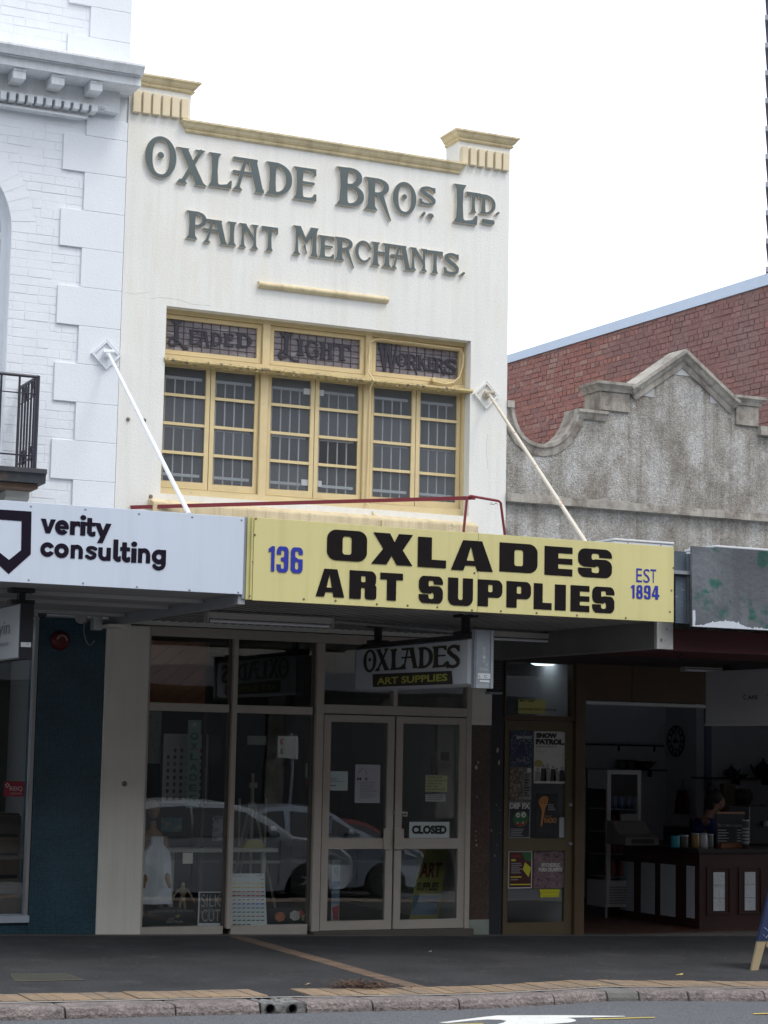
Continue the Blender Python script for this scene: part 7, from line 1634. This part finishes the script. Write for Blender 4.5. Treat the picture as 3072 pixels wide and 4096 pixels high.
# easel
Ye = .7; ex_ = PX(*S3(1052,700),Ye); ea = thing('easel', (ex_,Ye,.01), 'pale timber artists easel in the second shop window', 'easel')
M_ew = mat('easel_timber', (.42,.38,.27), .6)
box('mast', ex_-.014, ex_+.014, Ye-.015, Ye+.015, .3, PZ(*S3(1052,400),Ye), M_ew, ea); box('head_clamp', ex_-.04, ex_+.04, Ye-.03, Ye-.016, PZ(*S3(1052,520),Ye), PZ(*S3(1052,475),Ye), M_ew, ea); box('ledge', ex_-.3, ex_+.3, Ye-.05, Ye-.016, .62, .65, M_ew, ea)
for s_ in (-1,1):
    MB().tube([(ex_+s_*.02,Ye,PZ(*S3(1052,640),Ye)),(ex_+s_*.3,Ye-.05,.01)], .014, 4).build('leg', M_ew, ea); xx = ex_+s_*.14
    box('side_strut', xx-.01, xx+.01, Ye-.03, Ye-.015, .6, PZ(*S3(1052,610),Ye), M_ew, ea)
MB().tube([(ex_,Ye,1.2),(ex_,Ye+.5,.01)], .014, 4).build('leg', M_ew, ea)
# tailor's mannequin in a white apron
Ym = .26; mx_ = PX(*S3(225,1100),Ym); mn = thing('mannequin', (mx_,Ym,.01), 'wooden-armed shop mannequin wearing a white apron at the left window edge', 'mannequin')
zs_, zh_ = PZ(*S3(190,900),Ym), PZ(*S3(190,1460),Ym)
M_mw = mat('mannequin_wood', (.35,.2,.09), .5); M_ap = mat('white_apron_cloth', (.78,.8,.84), .9, var=.06, scale=12, bump=.3, bscale=12)
MB().rings([[(mx_+.36*w_*math.cos(a), Ym+.08*w_/.3*math.sin(a), z) for a in [2*math.pi*i/20 for i in range(20)]] for f, z, w_ in ((0,.35,.1),(.2,.5,.26),(.5,.68,.28),(.7,.85,.22),(.8,zs_-.06,.32),(.9,zs_,.26),(1,zs_+.05,.09),(1,zs_+.12,.08))]).build('torso', M_mw, mn, smooth=True)
MB().sphere((mx_,Ym,zs_+.23), .085, 14, 10, (.7,.85,1.1)).build('head', M_mw, mn, smooth=True)
rws = []
for k in range(10):
    f = k/9; z = zs_-.02+(zh_-zs_)*f; w_ = .06 if f < .12 else .12 if f < .3 else .125+.04*f
    rws.append([(mx_-w_/1+2*w_*j/12, Ym-.13-.02*math.sin(j*1.1+f*2)-.03*(1-abs(j-6)/6), z) for j in range(13)]+[(mx_-w_/1+2*w_*j/12, Ym-.12-.02*math.sin(j*1.1+f*2)-.03*(1-abs(j-6)/6), z) for j in range(12,-1,-1)])
MB().rings(rws).build('apron', M_ap, mn, smooth=True)
for s_ in (-1,1): MB().tube([(mx_+s_*.11,Ym,zs_-.03),(mx_+s_*.145,Ym-.04,zs_-.25),(mx_+s_*.11,Ym-.15,zs_-.42),(mx_+s_*.13,Ym-.17,zs_-.5)], [.035,.03,.024,.014], 8).build('arm', M_mw, mn, smooth=True)
for s_ in (-1,1): MB().tube([(mx_+s_*.08,Ym,.5),(mx_+s_*.1,Ym,.02)], .03, 8).build('leg', mat('yellow_timber', (.45,.3,.1), .6), mn)
# little jointed lay figure
Yl = .3; lx_ = PX(*S3(478,1420),Yl); zt_ = PZ(*S3(478,1310),Yl); zb_ = PZ(*S3(478,1500),Yl); H_ = zt_-zb_
lf = thing('lay_figure', (lx_,Yl,zb_-.06), 'small jointed wooden artists figure with outstretched arms above the pastel board', 'figure')
M_lf = mat('pale_beech', (.5,.38,.24), .5)
MB().sphere((lx_,Yl,zt_-.02), .022, 12, 8, (.9,.9,1.2)).build('head', M_lf, lf, smooth=True)
MB().lathe((lx_,Yl,zt_-.13), [(.02,0),(.035,.03),(.045,.07),(.02,.09),(.01,.095)], 12).build('chest', M_lf, lf, smooth=True); MB().sphere((lx_,Yl,zt_-.155), .03, 12, 8).build('hips', M_lf, lf, smooth=True)
for s_ in (-1,1):
    MB().tube([(lx_+s_*.045,Yl,zt_-.06),(lx_+s_*.085,Yl,zt_-.12),(lx_+s_*.12,Yl-.02,zt_-.19)], [.012,.01,.007], 7).build('arm', M_lf, lf, smooth=True); MB().tube([(lx_+s_*.02,Yl,zt_-.17),(lx_+s_*.03,Yl,zb_-.06)], .012, 7).build('leg', M_lf, lf, smooth=True)
box('plinth', lx_-.06, lx_+.06, Yl-.04, Yl+.04, .01, zb_-.06, M_lf, lf)
# boards along the bottom of the windows
Yq = .10
def flatsign(lb, name, cat, pxs, base, Y=Yq, conv=S3):
    pts = [w2(conv(*p), Y) for p in pxs]; x_ = sum(p[0] for p in pts)/len(pts); t = thing(name, (x_, Y, min(p[1] for p in pts)), lb, cat)
    MB().prism([pts], Y-.006, Y+.006).build('board', base, t)
    def ln(s, a, b, v0, v1, m, bold=.02):
        ym = (v0+v1)/2; xm = (a+b)/2
        text(MB(), s, PX(*conv(a,ym),Y), PX(*conv(b,ym),Y), PZ(*conv(xm,v1),Y), PZ(*conv(xm,v0),Y), Y-.0075, bold).build('lettering', m, t)
    return t, ln
M_sgrey = mat('soft_grey_lettering', (.22,.22,.2), .7)
t, ln = flatsign('black arched board reading ARTISTS SOFT PASTELS at the bottom of the left window', 'display_board', 'board', [(135,1705),(625,1705),(625,1570),(560,1545),(480,1520),(390,1508),(300,1515),(220,1540),(150,1590),(130,1640)], mat('black_display_card', (.02,.025,.024), .5))
ln('ARTISTS SOFT PASTELS', 195,640,1662,1688,M_sgrey); ln('ART', 360,410,1595,1615,M_sgrey); ln('SPECTRUM', 340,475,1622,1642,M_sgrey); ln('ALL COLOURS OF THE WIND', 180,570,1535,1552,M_sgrey); ln('*', 415,460,1570,1600,mat('dull_gold_leaf', (.3,.28,.1), .6))
t, ln = flatsign('white-framed SILK CUT sold here picture in the left window corner', 'display_board', 'board', [(600,1708),(805,1708),(822,1382),(612,1382)], mat('bright_card', (.78,.8,.8), .7), Yq-.02)
pts = [w2(S3(*p), Yq-.02) for p in ((612,1642),(802,1642),(814,1392),(622,1392))]; MB().prism([pts], Yq-.028, Yq-.0265).build('picture', mat('charcoal_picture', (.06,.06,.06), .6, var=.4, scale=30, col2=(.2,.2,.2), thr=(.5,.62)), t)
Yq_ = Yq; 
def ln2(s, a, b, v0, v1, m, bold=.02): ym=(v0+v1)/2; xm=(a+b)/2; text(MB(), s, PX(*S3(a,ym),.07), PX(*S3(b,ym),.07), PZ(*S3(xm,v1),.07), PZ(*S3(xm,v0),.07), .07, bold).build('lettering', m, t)
ln2('SILK', 632,798,1405,1508,mat('pale_grey_print', (.4,.4,.4), .7),-.0); ln2('CUT', 636,790,1530,1630,mat('pale_grey_print', (.4,.4,.4), .7),-.0); ln2('SOLD HERE!', 630,782,1680,1700,M_pblk,.01)
t, ln = flatsign('tall white paint colour chart with rows of coloured swatches in the second window', 'colour_chart', 'chart', [(872,1696),(1178,1696),(1155,1232),(880,1232)], mat('chart_white', (.78,.82,.8), .6), Yq-.01)
cols = [(.5,.3,.3),(.5,.4,.02),(.55,.3,.02),(.5,.04,.02),(.35,.02,.06),(.06,.06,.2),(.02,.06,.3),(.03,.1,.28),(.04,.12,.12),(.2,.08,.04),(.03,.04,.04),(.05,.04,.05)]
for r_ in range(12):
    v = 1275+34*r_
    for c in range(7):
        if r_ == 0 and c < 5: continue
        if r_ == 11 and c > 3: continue
        a = 888+39*c+r_*.4; cc = cols[r_]; k_ = 1+.25*math.sin(c*1.7+r_)
        q = [w2(S3(*p), Yq-.017) for p in ((a,v+10),(a+28,v+8),(a+31,v),(a+4,v+2))]
        MB().prism([q], Yq-.019, Yq-.0175).build('swatch', mat('swatch%d_%d' % (r_, c % 3), tuple(min(1, x*1.35*k_*(1+.4*(c % 3))) for x in cc), .5), t)
def ln3(s, a, b, v0, v1, m): ym=(v0+v1)/2; xm=(a+b)/2; text(MB(), s, PX(*S3(a,ym),.08), PX(*S3(b,ym),.08), PZ(*S3(xm,v1),.08), PZ(*S3(xm,v0),.08), .08, 0).build('lettering', m, t)
ln3('Artists Colours Series', 890,1030,1246,1258,M_pg); ln3('COLOUR', 1092,1140,1244,1254,M_pblk)
t, ln = flatsign('black LANGRIDGE board with painted flowers at the bottom of the second window', 'display_board', 'board', [(1180,1700),(1540,1700),(1535,1515),(1170,1515)], mat('black_display_card', (.02,.025,.024), .5), Yq+.02)
ln('LANGRIDGE', 1275,1450,1670,1690,M_pw)
rnd = random.Random(17)
for cx, cy, r_, cc in ((1285,1590,48,(.6,.2,.1)),(1410,1580,50,(.65,.62,.55)),(1455,1560,30,(.6,.08,.08)),(1500,1600,40,(.5,.6,.25))):
    m = mat('painted_flower_%d' % cx, cc, .6, var=.5, scale=60)
    for k in range(7):
        a = k*.9; q = [w2(S3(cx+r_*.45*math.cos(a)+r_*.5*math.cos(b), cy+r_*.45*math.sin(a)+r_*.42*math.sin(b)), Yq+.012) for b in [2*math.pi*i/8 for i in range(8)]]
        MB().prism([q], Yq+.0105-.0006*k, Yq+.0112-.0006*k).build('petal', m, t)
# notices on the doors
Yn = .018
M_pcy = mat('pale_cyan_paper', (.52,.62,.62), .8); M_pmv = mat('pale_mauve_paper', (.46,.46,.52), .8); M_pyw = mat('pale_yellow_paper', (.5,.52,.3), .8)
t, ln, shp, li = poster('landscape white letter taped to the left shop door', 175, 352, 157, 298, M_pcy, Y=Yn, name='notice', conv=S5, cat='notice'); li(.08,.9,.34,.6,3,M_pg,2,.3); li(.08,.85,.72,.85,1,M_pg,2,.5); ln('P', .1,.16,.12,.24,M_pg)
t, ln, shp, li = poster('tall mauve notice with letters M and E on the left shop door', 405, 590, 108, 390, M_pmv, Y=Yn, name='notice', conv=S5, cat='notice'); ln('M', .08,.24,.34,.41,M_pblk,.02); ln('E', .4,.5,.34,.41,M_pblk,.02); li(.2,.9,.46,.9,11,M_pg,3,.3); shp([(.1,.2),(.3,.08),(.31,.1),(.12,.22)], M_pg); shp([(.4,.1),(.45,.2),(.43,.3),(.42,.2)], M_pg)
t, ln, shp, li = poster('yellow trading hours notice on the right shop door', 925, 1085, 188, 308, M_pyw, Y=Yn, name='notice', conv=S5, cat='notice'); ln('TRADING HOURS', .06,.76,.06,.18,M_pblk,.0); ln('MONDAY - FRIDAY 8.00 - 5.00', .05,.94,.26,.36,M_pblk,.0); ln('SATURDAY 9.00 - 3.00', .05,.7,.44,.54,M_pblk,.0); ln('SUNDAY   CLOSED', .05,.58,.62,.72,M_pblk,.0); ln('PUBLIC HOLIDAYS  CLOSED', .05,.88,.8,.9,M_pblk,.0)
t, ln, shp, li = poster('small white slip under the yellow trading hours notice', 925, 1073, 327, 380, mat('dim_white_slip', (.45,.46,.46), .8), Y=Yn, name='notice', conv=S5, cat='notice'); li(.08,.95,.15,.9,3,M_pg,4,.4)
t, ln, shp, li = poster('small push label beside the handles of the right shop door', 724, 792, 455, 490, mat('push_label', (.5,.55,.45), .6), Y=Yn, name='door_label', conv=S5, cat='label'); ln('push', .1,.92,.15,.95,M_pblk,.02)
t, ln, shp, li = poster('white CLOSED sign on the right shop door', 805, 1100, 530, 648, mat('closed_sign_white', (.56,.62,.62), .5), Y=Yn, name='closed_sign', conv=S5, cat='sign'); ln('CLOSED', .06,.93,.22,.76,M_pblk,.06)
poster('faint sticker card high on the right shop door', 1035, 1100, 15, 80, mat('faint_card', (.09,.09,.09), .7), Y=Yn, name='sticker', conv=S5, cat='sticker'); poster('faint grey label below the high sticker card', 970, 1000, 30, 180, mat('faint_card', (.09,.09,.09), .7), Y=Yn, name='sticker', conv=S5, cat='sticker')
t, ln, shp, li = poster('blue and white payment stickers low on the left shop door', 182, 235, 487, 612, mat('pale_blue_sticker', (.14,.18,.24), .6), Y=Yn, name='sticker', conv=S5, cat='sticker'); ln('VISA', .15,.85,.06,.22,mat('sticker_blue', (.02,.05,.25), .5),.02); ln('C', .3,.75,.55,.9,mat('sticker_blue', (.02,.05,.25), .5),.02)
t, ln, shp, li = poster('tall narrow colourful banner standing inside the left shop door', 232, 292, 810, 1260, mat('banner_white', (.4,.43,.45), .7), Y=.35, name='banner', conv=S5, cat='banner')
shp([(.2,.12),(.85,.1),(.8,.25),(.5,.28),(.25,.22)], mat('banner_green', (.2,.32,.2), .6)); ln(None,.02,.98,.35,.5,mat('banner_blue', (.05,.1,.25), .6)); ln(None,.02,.98,.55,.72,mat('banner_mid_blue', (.2,.3,.4), .6)); shp([(.1,.78),(.95,.74),(.9,.98),(.3,.98)], mat('banner_red', (.4,.04,.05), .6))
# yellow sandwich sign leaning inside the right door
Yy = .5; pts = [w2(S5(*p), Yy) for p in ((805,1250),(1012,1250),(1090,735),(880,735))]
t = thing('leaning_sign', (pts[0][0]+.15, Yy, pts[0][1]), 'yellow ART SUPPLIES sign leaning inside the right shop door', 'sign')
MB().prism([pts], Yy-.01, Yy+.01).build('board', mat('dim_yellow_board', (.40,.38,.1), .6), t)
p2 = [w2(S5(*p), Yy) for p in ((812,1215),(1000,1215),(1025,1070),(835,1070))]; MB().prism([p2], Yy-.014, Yy-.0105).build('blue_panel', mat('pale_blue_panel', (.2,.3,.4), .6), t)
lean_ = (pts[3][0]-pts[0][0])/(pts[3][1]-pts[0][1]); zref = pts[0][1]
fnL = lambda x, y, z: (x+lean_*(z-zref), y, z)
xb0, xb1 = pts[0][0], pts[1][0]
text(MB(), 'ART', xb0+.04, xb1-.04, PZ(*S5(950,940),Yy), PZ(*S5(950,830),Yy), Yy-.012, .03, fnL).build('lettering', mat('dark_red_print', (.16,.02,.02), .6), t)
text(MB(), 'SUPPLIES', xb0+.03, xb1-.05, PZ(*S5(950,1035),Yy), PZ(*S5(950,975),Yy), Yy-.012, .03, fnL).build('lettering', M_pblk, t)
# lampshade inside above the doors
Yp_ = .9; x, z = XZ(1567,2818,Yp_); t = thing('ceiling_pendant', (x,Yp_,z), 'pale conical lampshade seen through the pane above the shop doors', 'lamp')
r_ = (PX(1620,2830,Yp_)-PX(1515,2830,Yp_))/2; MB().lathe((x,Yp_,PZ(1567,2836,Yp_)), [(r_,0),(r_*.75,.1),(.03,.105)], 24).build('shade', mat('cream_shade', (.5,.5,.42), .7), t, smooth=True); MB().tube([(x,Yp_,PZ(1567,2836,Yp_)+.1),(x,Yp_,2.92)], .005, 5).build('cord', M_pblk, t)

# ================================================================ across the street: what the glass reflects
ob = thing('opposite_building', (10, -23, -.5), 'long brick shop row across the street, seen only as reflections in the glass', 'building')
M_ob = mat('opposite_lightened_brick', (.30,.26,.23), .9, var=.3, scale=2); M_obw = mat('opposite_window', (.02,.022,.026), .2)  # upper wall tone lightened to bounce fill onto the facade and under the awning
box('upper_wall', -40, 60, -23.3, -23, 3.4, 11, M_ob, ob); box('parapet_band', -40, 60, -23.1, -22.8, 10.6, 11.2, M_gren, ob); box('shopfront_wall', -40, 60, -23.6, -23.4, -.6, 3.4, mat('opposite_shopfronts', (.05,.048,.045), .6, var=.4, scale=.6), ob)
for i in range(-9, 14):
    x = i*4.2; box('window', x, x+1.3, -22.995, -22.98, 5, 7.2, M_obw, ob); box('window', x+2, x+3.3, -22.995, -22.98, 5, 7.2, M_obw, ob)
    box('shop_pane', x, x+3.7, -23.395, -23.38, .1, 2.6, M_obw, ob); box('shop_post', x+3.75, x+4.15, -23.39, -23.3, -.6, 3.3, M_gren, ob)
box('awning_slab', -40, 60, -22.99, -20, 3.0, 3.4, mat('opposite_awning', (.12,.12,.13), .7), ob)
# parked cars
def car(x0, yc, z0, L_, Wd, H_, col, lb, kind=0):
    """x0: rear end; the car points to +X; side profile lofted across the width"""
    t = thing('parked_car', (x0+L_/2, yc, z0), lb, 'car')
    M_p = mat('car_paint_'+lb.split()[0], col, .28, metal=.35, spec=.6, coat=.6); M_g = mat('car_glass', (.012,.014,.018), .08, spec=.8); M_t = mat('tyre_rubber', (.02,.02,.02), .85); M_r = mat('alloy_rim', (.35,.36,.38), .3, metal=.8)
    P = lambda u, v: (x0+u*L_, z0+v*H_)
    top = [(.0,.42),(.01,.56),(.03,.64),(.07,.82),(.13,.93),(.24,.985),(.38,1.0),(.5,.985),(.6,.92),(.68,.80),(.755,.665),(.86,.615),(.94,.55),(.985,.46),(1.0,.36)] if kind == 0 else [(.0,.40),(.01,.58),(.12,.66),(.2,.70),(.28,.88),(.36,.975),(.46,1.0),(.56,.985),(.63,.9),(.7,.76),(.76,.66),(.88,.61),(.96,.52),(.99,.44),(1.0,.34)]
    bot = [(1.0,.2),(.96,.13),(.93,.12)]+[(.815+.085*math.cos(a), .13+.27*math.sin(a)) for a in [math.pi*i/8 for i in range(9)]]+[(.7,.12),(.3,.12)]+[(.19+.085*math.cos(a), .13+.27*math.sin(a)) for a in [math.pi*i/8 for i in range(9)]]+[(.06,.14),(.02,.2)]
    pr = top+bot
    def half(v, u): 
        hw = Wd/2
        if v > .62: hw -= (v-.62)*.42*Wd*.6
        elif v < .3: hw -= (.3-v)*.12
        hw -= .07*max(0, (u-.9)/.1)**2*Wd+.05*max(0, (.06-u)/.06)**2*Wd
        return hw
    R = []
    for f in (-1,-.985,-.9,-.5,0,.5,.9,.985,1):
        r = []
        for u, v in pr:
            hw = half(v, u); ins = 1-.03*max(0, abs(f)-.9)*10
            x, z = P(.5+(u-.5)*(1 if abs(f) < .9 else .992 if abs(f) < 1 else .98), v if abs(f) < .99 else (v-.02 if v > .4 else v)); cr = .02*(1-f*f)*(1 if v > .5 else 0)
            r.append((x+(.05*(1-f*f) if u > .97 else -.03*(1-f*f) if u < .03 else 0), yc+f*hw, z+cr))
        R.append(r)
    b = MB()
    n = len(pr); vs = [p for r in R for p in r]; fs = []
    for i in range(len(R)-1):
        for j in range(n): fs.append((i*n+j, i*n+(j+1) % n, (i+1)*n+(j+1) % n, (i+1)*n+j))
    b.add(vs, fs)
    for e, rev in ((0,0),(len(R)-1,1)):
        tr = tessellate_polygon([[Vector((p[0], p[2], 0)) for p in R[e]]]); b.add(R[e], [tuple(q) for q in tr])
    b.build('body', M_p, t, smooth=True)
    if kind == 0: wins = [[(.1,.66),(.155,.86),(.25,.925),(.376,.94),(.372,.655)],[(.382,.655),(.384,.94),(.5,.93),(.58,.88),(.7,.69),(.7,.655)]]
    else: wins = [[(.2,.70),(.3,.88),(.37,.93),(.43,.94),(.42,.68)],[(.445,.68),(.45,.94),(.55,.93),(.61,.87),(.71,.7),(.71,.68)]]
    for s_ in (-1,1):
        for wv in wins:
            q = []; q2 = []
            for u, v in wv: x, z = P(u, v); hw = half(v, u); q.append((x, yc+s_*(hw+.004), z)); q2.append((x, yc+s_*(hw-.03), z))
            tr = tessellate_polygon([[Vector((p[0], p[2], 0)) for p in q]]); MB().add(q, [tuple(k) for k in tr]).add(q2, [tuple(k) for k in tr]).build('side_window', M_g, t)
        for u in (.19,.815):
            x, z = P(u, 0); rw = .31; yw = yc+s_*(Wd/2-.1)
            wl = MB().lathe((x,yw,z+rw), [(rw*.66,-.1*s_*-1),(rw*.95,-.09*s_*-1),(rw,0),(rw*.95,.09*s_*-1),(rw*.68,.1*s_*-1)], 24, 'y').build('tyre', M_t, t, smooth=True)
            rm = MB().lathe((x,yw,z+rw), [(rw*.67,-s_*.085),(rw*.6,-s_*.075),(rw*.55,-s_*.05)], 24, 'y')
            for k in range(7):
                a = 2*math.pi*k/7; rm.tube([(x+.03*math.cos(a),yw+s_*.085,z+rw+.03*math.sin(a)),(x+rw*.62*math.cos(a),yw+s_*.075,z+rw+rw*.62*math.sin(a))], [.03,.022], 5)
            rm.build('rim', M_r, t, smooth=True)
            x, z = P(u, .13); MB().lathe((x,yc+s_*(Wd/2-.16),z+.17), [(.375,-.02),(.375,.02)], 24, 'y').build('wheel_well', M_pblk, t)
        hx_, hz_ = P(.93,.5); MB().rings([[(hx_-.2,yc+s_*(Wd/2-.09),hz_+.06),(hx_-.2,yc+s_*(Wd/2-.02),hz_+.04),(hx_-.2,yc+s_*(Wd/2-.02),hz_-.02),(hx_-.2,yc+s_*(Wd/2-.09),hz_-.04)],[(hx_+.16,yc+s_*(Wd/2-.22),hz_-.01),(hx_+.14,yc+s_*(Wd/2-.1),hz_-.02),(hx_+.14,yc+s_*(Wd/2-.1),hz_-.1),(hx_+.17,yc+s_*(Wd/2-.22),hz_-.11)]]).build('headlight', mat('headlight_lens', (.6,.62,.65), .08, spec=.9), t, smooth=True)
        mx_, mz_ = P(.665,.70); MB().sphere((mx_,yc+s_*(Wd/2+.09),mz_+.02), .09, 12, 8, (.6,1,.75)).build('mirror', M_p, t, smooth=True)
        for u in (.33,.56): x, z = P(u,.585); box('door_handle', x, x+.15, yc+s_*(Wd/2+.002), yc+s_*(Wd/2+.03), z, z+.03, M_p, t)
        for u in (.375,.7,.12 if kind else .14): x, z = P(u,.2); box('door_seam', x, x+.006, yc+s_*(half(.4,u)-.01), yc+s_*(half(.45,u)+.002), z, P(u,.62)[1], M_pblk, t)
    ws = [P(.5,.97),P(.6,.9),P(.735,.69)]; MB().rings([[(x,yc-(Wd/2-.2-i*-.02),z+.02) for i, (x, z) in enumerate(ws)],[(x,yc+(Wd/2-.2-i*-.02),z+.02) for i, (x, z) in enumerate(ws)]], closed=False, cap=False).build('windscreen', M_g, t)
    x, z = P(.975,.25); box('lower_grille', x+.02, x+.075, yc-.5, yc+.5, z-.02, z+.12, M_pblk, t)
    return t
def zroad(x, y): return rz(y)+gsl(x)
car(8.1, -10.0, zroad(10.5,-10), 4.15, 1.76, 1.46, (.52,.53,.54), 'silver hatchback parked across the street, reflected in the shop glass', 0)
car(10.2, -12.5, zroad(11.5,-12.5), 4.5, 1.8, 1.45, (.3,.33,.38), 'blue-grey saloon beside the silver hatchback, reflected in the shop glass', 1)
car(12.0, -14.7, zroad(13.5,-14.7), 4.2, 1.74, 1.24, (.17,.01,.012), 'red saloon beyond the others, its nose reflected in the right shop door', 1)
# parking sign across the street
p = onY(1158, 2990, 16.4); ps = thing('parking_sign', (float(p[0]), -16.4, -.2), 'small white parking sign on a pole across the street, mirrored in the shop glass', 'sign')
px_, pz_ = float(p[0]), float(p[2])
MB().tube([(px_+.1,-16.44,-.2),(px_+.1,-16.44,pz_+.25)], .025, 8).build('pole', M_steel, ps); box('plate', px_-.2, px_+.2, -16.41, -16.4, pz_-.2, pz_+.2, M_pw, ps)
fnP = lambda x, y, z: (2*px_-x, -16.397, z)
text(MB(), '3', px_+.08, px_+.16, pz_+.05, pz_+.15, 0, .02, fnP).build('numeral', M_pred, ps); text(MB(), '2', px_+.08, px_+.16, pz_-.12, pz_-.02, 0, .02, fnP).build('numeral', M_pgreen, ps)
